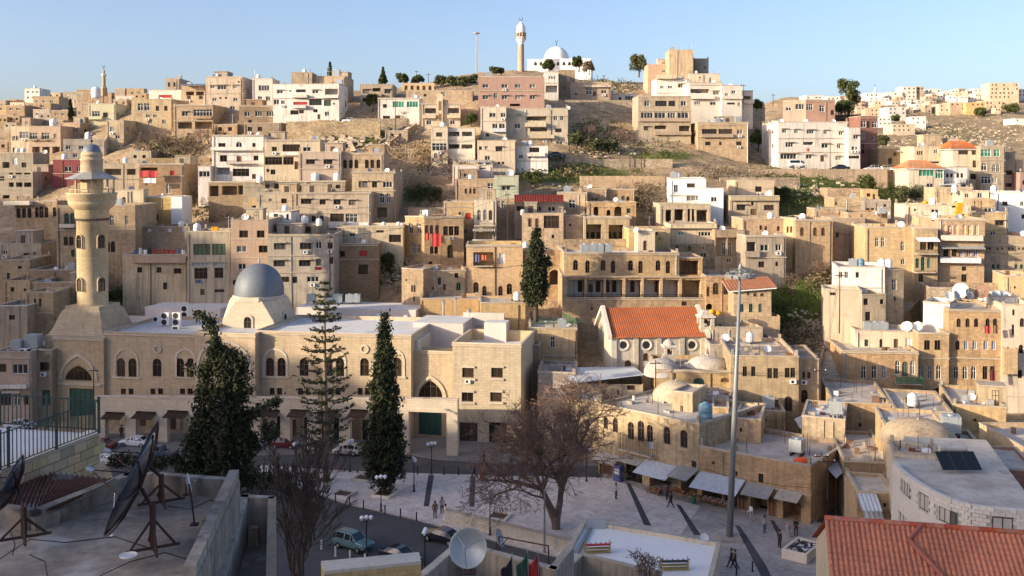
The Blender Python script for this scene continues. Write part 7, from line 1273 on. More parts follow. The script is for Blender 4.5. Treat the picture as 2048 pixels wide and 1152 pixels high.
pathtree('conifer', 'big ragged dark cypress left before the mosque', b0, [(446, 1000, 9), (440, 900, 8), (448, 760, 6), (430, 660, 3), (405, 635, 1)],
         [[(398, 628, 6), (410, 638, 8), (428, 660, 9), (436, 700, 12), (450, 750, 20), (446, 820, 28), (440, 890, 40), (446, 970, 44)], [(440, 700, 5), (472, 715, 9), (480, 770, 14), (476, 840, 20), (490, 930, 30)], [(424, 690, 5), (414, 760, 9), (402, 830, 15), (392, 900, 24), (384, 960, 28)], [(470, 850, 8), (520, 818, 7), (568, 796, 4)], [(455, 790, 6), (492, 782, 6), (512, 772, 3)], [(414, 750, 5), (372, 735, 6)], [(480, 920, 10), (520, 890, 10), (552, 860, 5)], [(470, 880, 8), (520, 870, 8), (545, 850, 4)], [(385, 930, 8), (300, 925, 10), (215, 918, 5)], [(450, 955, 14), (520, 960, 16), (575, 965, 12)], [(480, 700, 3), (490, 735, 5), (498, 760, 4)]], b0.y, 27000, .25, 'cypress', 3, 45, .34, droop=(.1, 0, -.35))
b0 = onz(769, 988, PZ)
pathtree('conifer', 'tall narrow dark cypress before the mosque gate', b0, [(769, 988, 6), (769, 930, 5), (770, 760, 3), (770, 630, 1)], [[(770, 626, 2), (768, 660, 9), (770, 700, 15), (768, 760, 24), (771, 830, 31), (768, 890, 38), (770, 935, 40), (772, 950, 30)], [(770, 850, 5), (800, 842, 8)], [(768, 900, 6), (735, 890, 9)], [(770, 780, 5), (745, 772, 8)]], b0.y, 26000, .22, 'cypress', 4, 22, .24, droop=(0, 0, .25))
b0 = hit(1070, 617)
pathtree('conifer', 'broad dark cypress between yellow house and arcade', b0, [(1072, 620, 5), (1072, 550, 4), (1073, 460, 1)], [[(1074, 460, 2), (1072, 484, 8), (1074, 512, 15), (1070, 548, 22), (1071, 580, 27), (1070, 598, 18)], [(1075, 520, 5), (1098, 525, 7)], [(1070, 570, 5), (1046, 574, 6)]], 157, 16000, .26, 'cypress', 5, 22, .28, droop=(0, 0, .2))
# araucaria with tiers of level branches
b0 = onz(651, 962, PZ); d0 = b0.y; k0 = d0 / F; t = thing('araucaria', 'tall tiered araucaria with open level branches', 'tree', b0); q = MB(); q.tube([(0, 0, -.3), (.1, 0, toz(860, d0)), (-.05, 0, toz(700, d0)), (0, 0, toz(557, d0))], [.42, .32, .2, .04], 'trunkpale', 8); q.build('trunk', t, True); g = np.random.default_rng(8); q = MB(); C = []
for i, y in enumerate(np.concatenate([np.arange(566, 640, 13.), np.arange(640, 900, 20.)])):
    z = toz(y, d0) - PZ; Lr = np.interp(y, [560, 600, 660, 720, 780, 830, 895], [8, 24, 34, 46, 60, 52, 50]) * k0; nb = 7 if y > 600 else 5; ph = g.uniform(0, 6)
    for b_ in range(nb):
        a = ph + b_ * 2 * math.pi / nb + g.uniform(-.2, .2); L_ = Lr * g.uniform(.7, 1.15); P = [Vector((math.cos(a) * L_ * s, math.sin(a) * L_ * s, z - .25 * math.sin(s * 3.0) * L_ * .3 + s * s * L_ * .16)) for s in np.linspace(0, 1, 6)]; q.tube(P, [.07, .06, .05, .04, .03, .015], 'bark', 4, False)
        m_ = int(30 * L_ / 2.5) + 8
        for s in g.uniform(.25, 1.05, m_): j = min(4, int(s * 5)); p = P[j].lerp(P[j + 1], min(1.1, s * 5 - j)); C.append(p + Vector(g.normal(size=3) * [.2, .2, .07]) * (1.0 - s * .3))
struct(q.build('branch_tiers', t), 'stuff'); leaves('crown', np.array([tuple(c) for c in C]), None, .24, 'norfolk', t, 9, .4, .5)
# bare trees
def bare(name, label, base, h_, spread, seed, levels=6, r0=.4, mat='twig', stems=1, cat='tree', up=.35, n0=3):
    rs = random.Random(seed); t = thing(name, label, cat, base); q = MB(); tr = MB()
    def grow(mb, p, d, L_, r_, lv):
        pts = [p]; dd = d.copy(); nseg = 3 if lv > 1 else 2
        for i in range(nseg): dd = (dd + Vector((rs.gauss(0, .16), rs.gauss(0, .16), rs.gauss(0, .1) + .05 * up))).normalized(); pts.append(pts[-1] + dd * L_ / nseg)
        mb.tube(pts, [r_ * (1 - .35 * i / nseg) for i in range(nseg + 1)], ('bark' if mat != 'darkbark' else mat) if lv >= levels - 2 else mat, 7 if lv >= levels - 1 else (4 if lv > 2 else 3), False)
        if lv <= 0: return
        nb = rs.choice([2, 3, 3]) if lv < levels else n0
        for i in range(nb):
            ax = Vector((rs.gauss(0, 1), rs.gauss(0, 1), rs.gauss(0, .6))); nd_ = (dd + ax.normalized() * rs.uniform(.45, .95) * spread).normalized(); src = pts[-1] if i < 2 else pts[rs.randint(1, nseg)]
            grow(q, src, nd_, L_ * rs.uniform(.62, .86), max(.022, r_ * rs.uniform(.5, .68)), lv - 1)
    for s in range(stems): grow(tr, Vector((rs.uniform(-.4, .4) * (stems > 1), 0, -.3)), Vector((rs.uniform(-.25, .25) * (stems > 1), rs.uniform(-.2, .2), 1)).normalized(), h_ * .27, r0, levels)
    tr.build('trunk', t, True); q.build('crown', t); return t
BT = bare('bare_tree', 'great leafless tree in the middle of the plaza', onz(1112, 1058, PZ), 17.5, 1.15, 12, 8, .42, 'twig', 3, up=.45)
for i, (px, py, nm) in enumerate(((1078, 888, 'green scrap caught high in the great bare tree'), (1110, 868, 'green banner caught near top of great bare tree'))):
    p = at(px, py, BT.location.y - 1); t = thing('cloth_scrap', nm, 'cloth', p); q = MB()
    for r_ in range(4): q.face([(-.3 + .1 * r_, .1 * math.sin(r_), -.4 * r_), (.5 - .1 * r_, .1 * math.cos(r_), -.4 * r_ + .1), (.45 - .1 * r_, .1 * math.sin(r_ + 1), -.4 * r_ - .4), (-.25 + .1 * r_, .1 * math.cos(r_ + 1), -.4 * r_ - .4)], 'greenpaint')
    q.build('scrap', t); q = MB(); q.tube([(0, 0, 0), (.3, 0, .5)], .02, 'greenpaint', 4); q.build('string', t)
bare('bare_tree', 'thin dark leafless tree beside the near rooftop', at(606, 1210, 60), 10.5, .32, 21, 6, .14, 'darkbark', 3, up=2.2)
bare('bare_shrub', 'dark tangled leafless shrub below the near annex', at(585, 1175, 62), 7.5, .5, 22, 5, .1, 'darkbark', 3, up=1.6)
bare('bare_shrub', 'reddish bare shrub before the white roofed hall', at(1282, 1165, 76), 3.2, 1.1, 23, 5, .07, 'twig', 3)
for i, (px, py, h_, nm) in enumerate(((1302, 428, 9, 'pale leafless tree above the arched niche wall'), (1590, 590, 5, 'small bare tree on the green slope'), (330, 312, 8, 'leafless trees thicket, left hill below tan house'), (375, 318, 7, 'grey leafless tree beside stilted house'), (430, 420, 5, 'bare thorn tree left of the stone hut'), (810, 240, 4, 'small bare tree before the long white house'), (790, 236, 3.5, 'bare bush under green veranda'), (880, 330, 5, 'dry bare tree in the gully'), (1240, 290, 5, 'dry tree beside the long gallery house'), (545, 200, 4, 'pinkish bare tree near pale skyline house'))):
    bare('bare_tree', nm, hit(px, py), h_, .95, 30 + i, 5, .13, 'dryscrub' if i in (0,) else 'twig', 2)
# leafy trees
def leafy(label, px, py, hpx, wpx, mat='olive', seed=1, d=None, kind='round', trunkf=.3, size=None, name='tree'):
    P = hit(px, py) if d is None else at(px, py, d); d = P.y; k = d / F; h_, w_ = hpx * k, wpx * k; g = np.random.default_rng(seed); t = thing(name, label, 'tree', P); q = MB(); q.tube([(0, 0, -.4), (.1, 0, h_ * trunkf), (0, 0, h_ * .7)], [.05 * h_ ** .9, .04 * h_ ** .9, .02 * h_], 'bark', 6)
    m_ = 18 if kind == 'round' else 26; cs = []
    for i in range(m_):
        if kind == 'round': a = g.uniform(0, 6.3); r_ = w_ / 2 * math.sqrt(g.uniform(0, .6)); z = h_ * g.uniform(trunkf + .08, .86); cs.append((r_ * math.cos(a), r_ * math.sin(a), z, w_ * g.uniform(.15, .27)))
        else: z = h_ * (trunkf * .6 + (1 - trunkf * .6) * i / m_); r_ = w_ / 2 * (1 - (i / m_) ** 1.2) * .7; a = g.uniform(0, 6.3); cs.append((r_ * math.cos(a) * .7, r_ * math.sin(a) * .7, z, w_ * .2 * (1.15 - i / m_)))
    for c_ in cs[::3]: q.tube([(0, 0, h_ * trunkf), c_[:3]], [.02 * h_ ** .8, .01], 'bark', 4)
    q.build('trunk', t, True); per = int(min(1600, 500 + hpx * 18) / m_ * 2.2); C = []
    for x, y, z, r_ in cs: v = g.normal(size=(per, 3)); v /= np.linalg.norm(v, axis=1)[:, None]; C.append(np.array([x, y, z]) + v * (r_ * g.uniform(.35, 1.05, size=(per, 1))))
    leaves('crown', np.concatenate(C), None, size or max(.16, 2.0 * k), mat, t, seed, .55); return t
TL = [('grey green eucalyptus clump on the hilltop skyline', 1278, 152, 44, 40, 'olive', 301), ('big lone pine above the pinkish brown house', 1697, 232, 78, 48, 'pine', 262), ('bushy lower pine skirt beside big lone pine', 1690, 236, 34, 50, 'bush', 258), ('young skyline conifer behind white house tower', 660, 158, 34, 16, 'bush', 275), ('dark skyline conifer pair left of centre', 766, 172, 38, 22, 'bush', 285), ('rounded skyline pine near garden wall', 806, 172, 26, 24, 'bush', 285), ('skyline olive left of the ornate wall', 836, 172, 20, 26, 'olive', 290), ('skyline olive right of the ornate wall', 880, 174, 22, 26, 'olive', 288), ('skyline olive left of the hill mast', 903, 175, 22, 26, 'olive', 287), ('skyline olive near the hill mast', 926, 176, 24, 24, 'olive', 286), ('small skyline tree at the hill mast foot', 945, 172, 22, 18, 'olive', 290), ('olive on roofline left of hilltop minaret', 988, 152, 18, 16, 'olive', 300), ('second olive left of hilltop minaret', 1002, 151, 16, 16, 'olive', 302), ('palm like tree before the hilltop mosque', 1158, 142, 30, 26, 'bush', 318), ('reddish bush before hilltop mosque right end', 1178, 148, 24, 26, 'dryscrub', 312), ('round bush before hilltop mosque dome', 1098, 144, 24, 26, 'bush', 316), ('dark narrow conifer on the far left slope', 141, 240, 42, 16, 'cypress', None),
      ('grey olive tree under the cream apartment house', 1152, 300, 38, 34, 'olive', None), ('second olive tree under the cream apartment house', 1192, 305, 28, 32, 'olive', None), ('third olive tree on slope left of long gallery house', 1222, 305, 24, 28, 'olive', None), ('dense dark tree right of tan stair house', 1516, 300, 44, 34, 'bush', None), ('dark tree beside white skyline house', 746, 222, 36, 26, 'bush', None), ('small dark tree beside twin balcony house', 942, 256, 30, 26, 'bush', None), ('green shrub tree on road wall, right', 1735, 385, 36, 34, 'bush', None), ('tree on the grassy slope beside rubble cottage', 1560, 400, 26, 36, 'bush', None), ('olive tree below the green bay house', 1830, 402, 26, 50, 'olive', None), ('second olive tree below the green bay house', 1800, 398, 24, 40, 'olive', None), ('leafy tree below green veranda in the ravine', 772, 545, 40, 34, 'bush', None), ('small tree on mosque court left wall', 399, 636, 14, 20, 'olive', 160), ('green tree by the centre grass band', 1062, 370, 24, 44, 'bush', None), ('bush tree on the bank beside garden steps', 872, 402, 26, 30, 'olive', None), ('scrubby tree right of white apartment house', 1765, 300, 30, 26, 'olive', None), ('bluish tree right end of hilltop row', 1512, 222, 22, 28, 'bush', 275), ('small tree on far stony slope near white cube', 1790, 245, 14, 20, 'bush', None), ('small dark tree below far yellow house', 1960, 232, 14, 26, 'bush', None), ('small dark tree under largest skyline block', 2020, 226, 16, 30, 'bush', None)]
for i, (lab, x, y, h_, w_, mt, d_) in enumerate(TL): leafy(lab, x, y, h_, w_, mt, 50 + i, d_, 'cone' if 'conifer' in lab else 'round')
# ground cover that nobody could count
def cover(name, patches, n, size, mat, seed, tuft=8, hgt=.5, kind='leaf'):
    g = np.random.default_rng(seed); C = []
    for x, y, rx, ry, wgt in patches:
        for _ in range(int(n * wgt)):
            px = x + g.normal() * rx * .6; py = y + g.normal() * ry * .6; P = hit(px, py, 100.0)
            if P.y > 880: continue
            sc = 1 if P.y < 420 else 1.6
            for _ in range(tuft): C.append((P.x + g.normal() * size * 2.2 * sc, P.y + g.normal() * size * 2.2 * sc, P.z + abs(g.normal()) * hgt * sc - .1))
    o = leaves(name, np.array(C), None, size, mat, None, seed, .35 if kind == 'blade' else .6, 0, (0, 0, 1.2) if kind == 'blade' else None); struct(o, 'stuff'); return o
so = cover('scrub', [(1180, 265, 55, 30, 1.0), (1120, 350, 90, 14, .8), (1600, 352, 90, 14, .9), (1580, 395, 50, 25, .9), (1780, 385, 110, 18, 1.2), (850, 390, 35, 20, .7), (780, 530, 22, 35, 1.0), (1210, 165, 60, 15, .8), (1900, 265, 150, 38, 3.2), (340, 300, 60, 25, .8), (440, 415, 35, 20, .7), (690, 268, 90, 18, .8), (1300, 300, 60, 20, .6), (1860, 230, 130, 12, 1.0), (250, 590, 40, 15, .5), (1560, 640, 30, 40, .7)], 120, .26, 'bush', 71, 9, .5); tag(so, 'dark green scrub scattered over the hillside', 'scrub')
so = cover('dry_brush', [(880, 320, 45, 26, 1.2), (1290, 390, 30, 35, 1.3), (1200, 290, 50, 20, .9), (350, 300, 60, 30, 1.3), (440, 410, 40, 26, 1.2), (1660, 560, 50, 25, 1.0), (1600, 680, 40, 22, 1.0), (1130, 345, 60, 14, .6), (1230, 180, 60, 20, .9), (1900, 280, 140, 30, 1.2), (1500, 250, 60, 20, .7), (780, 300, 60, 20, .8), (1440, 350, 60, 12, .5)], 110, .28, 'dryscrub', 72, 10, .7); tag(so, 'dry brown brush on the slopes', 'brush')
so = cover('grass', [(1600, 600, 60, 32, 3.2), (1560, 620, 30, 45, 1.6), (1150, 347, 100, 14, 1.0), (1620, 368, 70, 16, 1.0), (700, 266, 70, 12, .8), (1330, 312, 60, 10, .8), (1760, 388, 90, 14, .8), (250, 588, 45, 12, .6), (780, 520, 20, 20, .4)], 420, .16, 'grassblade', 73, 4, .15, 'blade'); tag(so, 'green spring grass on the open slopes', 'grass')
def stones(patches, n, seed):
    g = random.Random(seed); q = MB()
    for x, y, rx, ry, wgt, s in patches:
        for _ in range(int(n * wgt)):
            P = hit(x + g.gauss(0, rx * .55), y + g.gauss(0, ry * .55), 100.0); r_ = s * g.uniform(.4, 1.3)
            q.mesh8([(P.x + a * r_ * g.uniform(.7, 1.1), P.y + b_ * r_ * g.uniform(.7, 1.1), P.z + c_ * r_ * g.uniform(.5, .9)) for a, b_, c_ in ((-1, -1, -.4), (1, -1, -.4), (1, 1, -.4), (-1, 1, -.4), (-.7, -.7, 1), (.7, -.7, 1), (.7, .7, 1), (-.7, .7, 1))], 'rock')
    tag(struct(q.build('rubble_stones'), 'stuff'), 'loose pale stones strewn over the slopes', 'stones')
M('rock', (.48, .40, .30), var=.2, streak=0, rnd=0)
stones([(1620, 655, 55, 25, 1.6, .26), (1640, 690, 40, 20, 1.0, .26), (1445, 635, 50, 6, .6, .3), (700, 285, 60, 10, .5, .7), (900, 350, 50, 15, .6, .4), (1200, 300, 60, 15, .4, .4), (1900, 270, 150, 35, 4.0, .6), (1620, 380, 80, 16, .6, .4), (1300, 440, 50, 10, .6, .3), (1230, 175, 60, 20, .5, .6), (780, 550, 20, 20, .5, .3), (1140, 380, 80, 10, .4, .3)], 130, 9)

tb = bare('bare_tree', 'grey leafless thicket tree under the stilted house', hit(300, 302), 7, .95, 61, 5, .12, 'twig', 3)
for i, (px, py, sc_, nm) in enumerate(((345, 306, .9, 'leafless thicket tree left of grey one by stilted house'), (402, 300, 1.0, 'leafless thicket tree right below stilted house'), (418, 286, .8, 'small leafless tree at stilted house corner'), (272, 314, .8, 'leafless tree near grey concrete box house'), (460, 410, .8, 'leafless tree in front of abandoned pillared house'), (405, 395, .7, 'leafless tree by the left hillside path'), (860, 345, .8, 'leafless gully tree near gully cottage'), (905, 318, .7, 'leafless gully tree under the loggia house'), (1175, 285, .8, 'leafless tree among the slope olives'), (1265, 405, .8, 'leafless tree beside pale leafless tree'), (1640, 560, .7, 'leafless bush tree by white terrace house'))):
    o = copy_tree(tb); o.location = hit(px, py); o.rotation_euler.z = i * 1.3; o.scale = (sc_,) * 3; o['label'] = nm
# ------------------------------------------------------------------ street lamps, bollards, benches, mast
q = MB(); q.lathe([(.17, 0), (.17, .08), (.1, .12), (.1, .75), (.055, .85), (.05, 3.3), (.07, 3.32), (.07, 3.4), (0, 3.42)], 'black', 10); LP = q.data('post', True)
q = MB()
for a in (0, math.pi): q.tube([(0, 0, 3.2), (.25 * math.cos(a), 0, 3.14), (.42 * math.cos(a), 0, 3.25), (.42 * math.cos(a), 0, 3.38)], .03, 'black', 5)
LA = q.data('arm'); q = MB(); q.lathe([(.08, 0), (.08, .04)] + [(.2 * math.sin(t), .22 - .2 * math.cos(t)) for t in np.linspace(.4, math.pi, 9)], 'globe', 14); LG = q.data('globe', True)
for i, (x, y, nm) in enumerate(((700, 943, 'lamp beside the silver hatchback'), (863, 948, 'lamp at the mosque side of the plaza'), (828, 983, 'lamp between two dark paving stripes on left'), (762, 1022, 'lamp at lower kerb under narrow cypress'), (980, 1070, 'lamp in front of the plaza retaining wall'), (628, 1078, 'lamp beside thin leafless tree'), (733, 1112, 'lamp right of the teal car'), (850, 1142, 'lamp above the pale golden parapet block'), (540, 935, 'lamp half hidden by the ragged cypress'), (592, 948, 'lamp behind the thin leafless tree crown'), (1173, 962, 'lamp right of the great bare tree'), (1024, 958, 'lamp left of the great bare tree'))):
    t = thing('street_lamp', 'black globe street ' + nm, 'street lamp', onz(x, y, PZ if i not in (5, 6, 7) else 0), random.uniform(0, 3)); link('post', LP, t, sc=1.06); link('arm', LA, t, sc=1.06)
    for p in ((-.42, 0, 3.36), (.42, 0, 3.36), (0, 0, 3.4)): link('globe', LG, t, Vector(p) * 1.06, sc=1.1)
q = MB(); q.lathe([(.07, 0), (.07, .9), (.085, .91), (.085, .97), (0, 1.0)], 'black', 10); BO = q.data('shaft', True); q = MB(); q.lathe([(.12, 0), (.12, .03), (.07, .05)], 'black', 10); BB = q.data('base')
q = MB(); q.lathe([(.09, 0), (.09, .95), (0, .97)], 'pale', 8); BW = q.data('shaft', True); q = MB(); q.lathe([(.14, 0), (.14, .04), (.09, .06)], 'pale', 8); BWB = q.data('base')
for i, (x, y) in enumerate(((610, 986), (640, 997), (671, 1004), (699, 1011), (727, 1018), (770, 1028), (801, 1035), (833, 1042), (835, 948), (888, 950), (917, 950), (971, 952), (997, 952), (1505, 1143), (1473, 1150))):
    t = thing('bollard', ['lower kerb', 'upper kerb', 'bottom edge'][0 if i < 8 else 1 if i < 13 else 2] + ' black bollard, ' + ['first', 'second', 'third', 'fourth', 'fifth', 'sixth', 'seventh', 'eighth'][i if i < 8 else i - 8 if i < 13 else i - 13] + ' from left', 'bollard', onz(x, y, PZ)); t['group'] = 'black bollards round the plaza'; link('shaft', BO, t); link('base', BB, t)
for i, (x, y) in enumerate(((643, 1098), (671, 1112), (700, 1120), (730, 1127))):
    t = thing('bollard', 'pale concrete bollard beside teal car, ' + ['first', 'second', 'third', 'fourth'][i] + ' from left', 'bollard', onz(x, y, .01)); t['group'] = 'pale bollards by the street'; link('shaft', BW, t); link('base', BWB, t)
q = MB(); q.box(-1, 1, -.06, .06, .42, .47, 'wood'); SL_ = q.data('slat'); q = MB(); q.box(-.05, .05, -.22, .22, 0, .42, 'black'); LG_ = q.data('leg')
for i, (x, y, nm) in enumerate(((676, 942, 'slatted bench left of the narrow cypress'), (728, 945, 'slatted bench touching the narrow cypress'), (1004, 960, 'slatted bench left of great bare tree'), (1052, 962, 'slatted bench behind great bare tree'))):
    t = thing('bench', nm, 'bench', onz(x, y, PZ)); 
    for k in range(3): link('slat', SL_, t, (0, -.16 + .16 * k, 0))
    for s in (-.8, .8): link('leg', LG_, t, (s, 0, 0))
M('soil', (.12, .07, .045), var=.25, streak=0)
for i, (x, y, nm) in enumerate(((651, 964, 'round the araucaria'), (769, 990, 'round the narrow cypress'), (727, 958, 'empty, left of the narrow cypress'), (687, 990, 'empty, near the lower kerb'), (998, 1035, 'empty, beside the retaining wall'))):
    t = thing('planter', 'low square stone planter ' + nm, 'planter', onz(x, y, PZ), R(-20)); q = MB(); s = 1.15
    for a in range(4):
        c_, sn = math.cos(a * math.pi / 2), math.sin(a * math.pi / 2); q.mesh8([(c_ * X - sn * Y, sn * X + c_ * Y, Z) for Z in (0, .28) for X, Y in ((-s, -s), (s - .003, -s), (s - .22, -s + .22), (-s + .22, -s + .22))], 'pale')
    q.build('kerb', t); q = MB(); q.face([(-s + .2, -s + .2, .12), (s - .2, -s + .2, .12), (s - .2, s - .2, .12), (-s + .2, s - .2, .12)], 'soil'); q.build('soil', t)
mb_ = onz(1459, 1078, PZ); mt_ = thing('floodlight_mast', 'tall grey floodlight mast with ring of lamps', 'floodlight mast', mb_); hM = 28.2; q = MB(); lean = Vector((1.0, .0, 0)); q.tube([(0, 0, .3), lean * .5 + Vector((0, 0, hM * .5)), lean + Vector((0, 0, hM - .6))], [.36, .25, .12], 'polegrey', 16); q.build('shaft', mt_, True); q = MB(); q.box(-1.1, 1.1, -1.1, 1.1, 0, .3, 'kerb'); q.build('plinth', mt_)
hd = link('lamp_ring', None, mt_, lean + Vector((0, 0, hM - 1))); q = MB(); Rr = 1.4; q.tube([(Rr * math.cos(a), Rr * math.sin(a), 0) for a in np.linspace(0, 2 * math.pi, 25)], .07, 'polegrey', 6); q.tube([(Rr * .75 * math.cos(a), Rr * .75 * math.sin(a), .35) for a in np.linspace(0, 2 * math.pi, 25)], .05, 'polegrey', 6)
for i in range(6): a = i * math.pi / 3; q.tube([(0, 0, .7), (Rr * math.cos(a), Rr * math.sin(a), 0)], .04, 'polegrey', 5)
q.lathe([(.2, -.3), (.22, .8), (.1, 1.1), (0, 1.1)], 'polegrey', 10); q.build('ring', hd); q = MB(); q.box(-.26, .26, -.1, .15, -.2, .12, 'zincgrey'); q.box(-.22, .22, -.12, -.102, -.16, .09, 'steel'); fdt = q.data('floodlight')
for i in range(12): a = i * math.pi / 6; link('floodlight', fdt, hd, (Rr * math.cos(a), Rr * math.sin(a), -.15), (R(25), 0, a + math.pi / 2))
def mast(label, px, yb, yt, d=None, r_=.12, head=True, mat='polegrey', name='lamp_post', cat='lamp post', cross=False):
    P = hit(px, yb) if d is None else at(px, yb, d); h_ = toz(yt, P.y) - P.z; t = thing(name, label, cat, P); q = MB(); q.tube([(0, 0, -.5), (0, 0, h_)], [r_, r_ * .6], mat, 7); q.build('shaft', t); q = MB()
    if head: q.lathe([(0, h_ - .2), (.9, h_ - .25), (1.0, h_), (.3, h_ + .3), (0, h_ + .3)], 'zincgrey', 10)
    elif cross: q.box(-.8, .8, -.05, .05, h_ - .5, h_ - .38, mat); [q.lathe([(.05, h_ - .38), (.06, h_ - .22), (0, h_ - .2)], 'globe', 6, (x, 0, 0)) for x in (-.7, 0, .7)]
    else: q.tube([(0, 0, h_ - .3), (-.8, 0, h_ + .1), (-1.3, 0, h_ + .05)], .05, mat, 5); q.box(-1.8, -1.2, -.12, .12, h_ - .02, h_ + .12, 'globe')
    q.build('lamp_head' if not cross else 'crossarm', t); return P + Vector((0, 0, h_))
mast('tall slim light mast on the hill skyline', 953, 172, 66, 292, .22)
pole_tops = [mast(nm, x, yb, yt, d_, .1, False, 'ironrust', 'utility_pole', 'utility pole', True) for nm, x, yb, yt, d_ in (('rust brown utility pole by the stair street', 1679, 660, 545, 148), ('utility pole in the market alley', 1643, 985, 905, 109), ('second utility pole in market alley', 1655, 990, 915, 106), ('dark utility pole by narrow porch house', 1016, 490, 385, 183), ('wooden utility pole above the gully stairs', 791, 262, 200, None), ('utility pole before long gallery house', 1260, 335, 262, None), ('second utility pole before long gallery house', 1283, 335, 280, None), ('utility pole right of gallery house', 1240, 318, 265, None), ('utility pole beside white apartment house', 1660, 335, 285, 238), ('utility pole beside the grey hooded house', 660, 570, 470, 168), ('utility pole near shuttered stone house', 1640, 828, 735, 129), ('utility pole near domes', 1311, 780, 720, 133), ('utility pole below green bay house', 1866, 400, 340, 218), ('pale lamp pole near the gully cottage', 901, 358, 315, 212), ('skyline utility pole near rounded end house', 1487, 212, 168, 262), ('skyline pole right of rounded end house', 1546, 210, 187, 285), ('skyline pole near ornate garden wall', 857, 190, 146, 285), ('skyline pole left of ornate garden wall', 833, 185, 140, 290), ('slim pole at mosque left portal', 188, 850, 735, 143))]
wr = MB(); wi = 0
for a, b_ in ((0, 10), (1, 2), (3, 9), (5, 6), (5, 7), (8, 12), (0, 8), (10, 11), (3, 5)):
    A, B = pole_tops[a], pole_tops[b_]
    t = thing('power_line', 'sagging wire between ' + ['stair street pole and shuttered house pole', 'the two market alley poles', 'porch house pole and grey hooded house pole', 'the two gallery house poles', 'gallery house pole and its left neighbour', 'white apartment pole and green bay pole', 'stair street pole and white apartment pole', 'shuttered house pole and domes pole', 'porch house pole and gallery house pole'][wi], 'wire', A); wi += 1
    q = MB(); L_ = (B - A).length
    for o in (-.3, .3): q = MB(); q.tube([(A.lerp(B, s) - A) + Vector((0, o, -.2 - L_ * .05 * 4 * s * (1 - s))) for s in np.linspace(0, 1, 11)], .018, 'black', 3, False); q.build('wire', t)
# ------------------------------------------------------------------ vehicles
def carmesh(kind):
    # stations: x, half width, sill z, belt z, roof z, roof half width
    if kind == 'sedan': st = [(-2.25, .70, .45, .72, .74, .5), (-2.15, .80, .28, .88, .92, .62), (-1.55, .86, .25, .93, .97, .66), (-.95, .88, .25, .95, 1.36, .58), (-.2, .88, .25, .95, 1.44, .60), (.35, .88, .25, .95, 1.42, .60), (1.05, .87, .25, .93, .97, .68), (1.9, .82, .28, .82, .84, .6), (2.2, .70, .42, .66, .68, .5)]; cab = (2, 6); wb = 1.33
    elif kind == 'suv': st = [(-2.15, .75, .5, .95, 1.0, .6), (-2.1, .86, .38, 1.02, 1.5, .6), (-1.7, .90, .36, 1.05, 1.68, .66), (-.5, .92, .36, 1.05, 1.72, .68), (.3, .92, .36, 1.05, 1.68, .66), (1.0, .91, .36, 1.04, 1.08, .74), (1.9, .86, .38, .96, 1.0, .66), (2.15, .76, .5, .8, .84, .55)]; cab = (1, 5); wb = 1.3
    elif kind == 'hatch': st = [(-1.85, .70, .45, .85, .9, .55), (-1.8, .78, .3, .92, 1.25, .56), (-1.3, .82, .26, .95, 1.47, .60), (-.3, .83, .26, .95, 1.52, .61), (.3, .83, .26, .95, 1.48, .6), (.95, .82, .26, .93, .98, .66), (1.6, .78, .28, .82, .85, .58), (1.82, .68, .42, .66, .7, .5)]; cab = (1, 5); wb = 1.15
    elif kind == 'van': st = [(-2.1, .78, .5, 1.1, 1.7, .7), (-2.05, .84, .36, 1.12, 1.86, .74), (.6, .86, .36, 1.12, 1.88, .74), (1.1, .86, .36, 1.1, 1.8, .7), (1.75, .84, .36, 1.05, 1.1, .7), (2.1, .78, .4, .85, .9, .6)]; cab = (1, 4); wb = 1.25
    else: st = [(-2.45, .80, .45, .95, .97, .75), (-2.4, .85, .4, 1.0, 1.02, .8), (-.65, .86, .4, 1.0, 1.02, .8), (-.55, .86, .4, 1.02, 1.62, .64), (.25, .86, .4, 1.02, 1.66, .64), (.95, .86, .4, 1.0, 1.04, .7), (2.1, .84, .42, .95, .97, .68), (2.35, .76, .5, .75, .78, .6)]; cab = (3, 5); wb = 1.5
    b = MB(); g = MB()
    def ringp(s): x, w, z0, zb, zr, wr_ = s; return [(x, -w * .92, z0), (x, -w, (z0 + zb) / 2), (x, -w * .97, zb), (x, -wr_, zr), (x, wr_, zr), (x, w * .97, zb), (x, w, (z0 + zb) / 2), (x, w * .92, z0)]
    P = [ringp(s) for s in st]
    for i in range(len(st) - 1):
        for j in range(8):
            k = (j + 1) % 8; q = [P[i][j], P[i + 1][j], P[i + 1][k], P[i][k]]; b.face(q, 'PAINT')
            if cab[0] <= i < cab[1] and j in (2, 4):                 # side glass, a touch outside the pillars
                c_ = [sum(v[m_] for v in q) / 4 for m_ in range(3)]; off = -.012 if j == 2 else .012
                g.face([(c_[0] + (v[0] - c_[0]) * .86, c_[1] + (v[1] - c_[1]) * .86 + off, c_[2] + (v[2] - c_[2]) * .8 + .004) for v in q], 'carglass')
            if (i == cab[0] or i == cab[1] - 1) and j == 3 and abs(st[i][4] - st[i + 1][4]) > .2:
                c_ = [sum(v[m_] for v in q) / 4 for m_ in range(3)]; g.face([(c_[0] + (v[0] - c_[0]) * .88 + (.01 if i == cab[1] - 1 else -.01), c_[1] + (v[1] - c_[1]) * .9, c_[2] + (v[2] - c_[2]) * .88 + .014) for v in q], 'carglass')
    b.face(P[0], 'PAINT'); b.face(P[-1], 'PAINT'); return b, g, wb, st
CARM = {k: carmesh(k) for k in ('sedan', 'suv', 'hatch', 'van', 'pickup')}
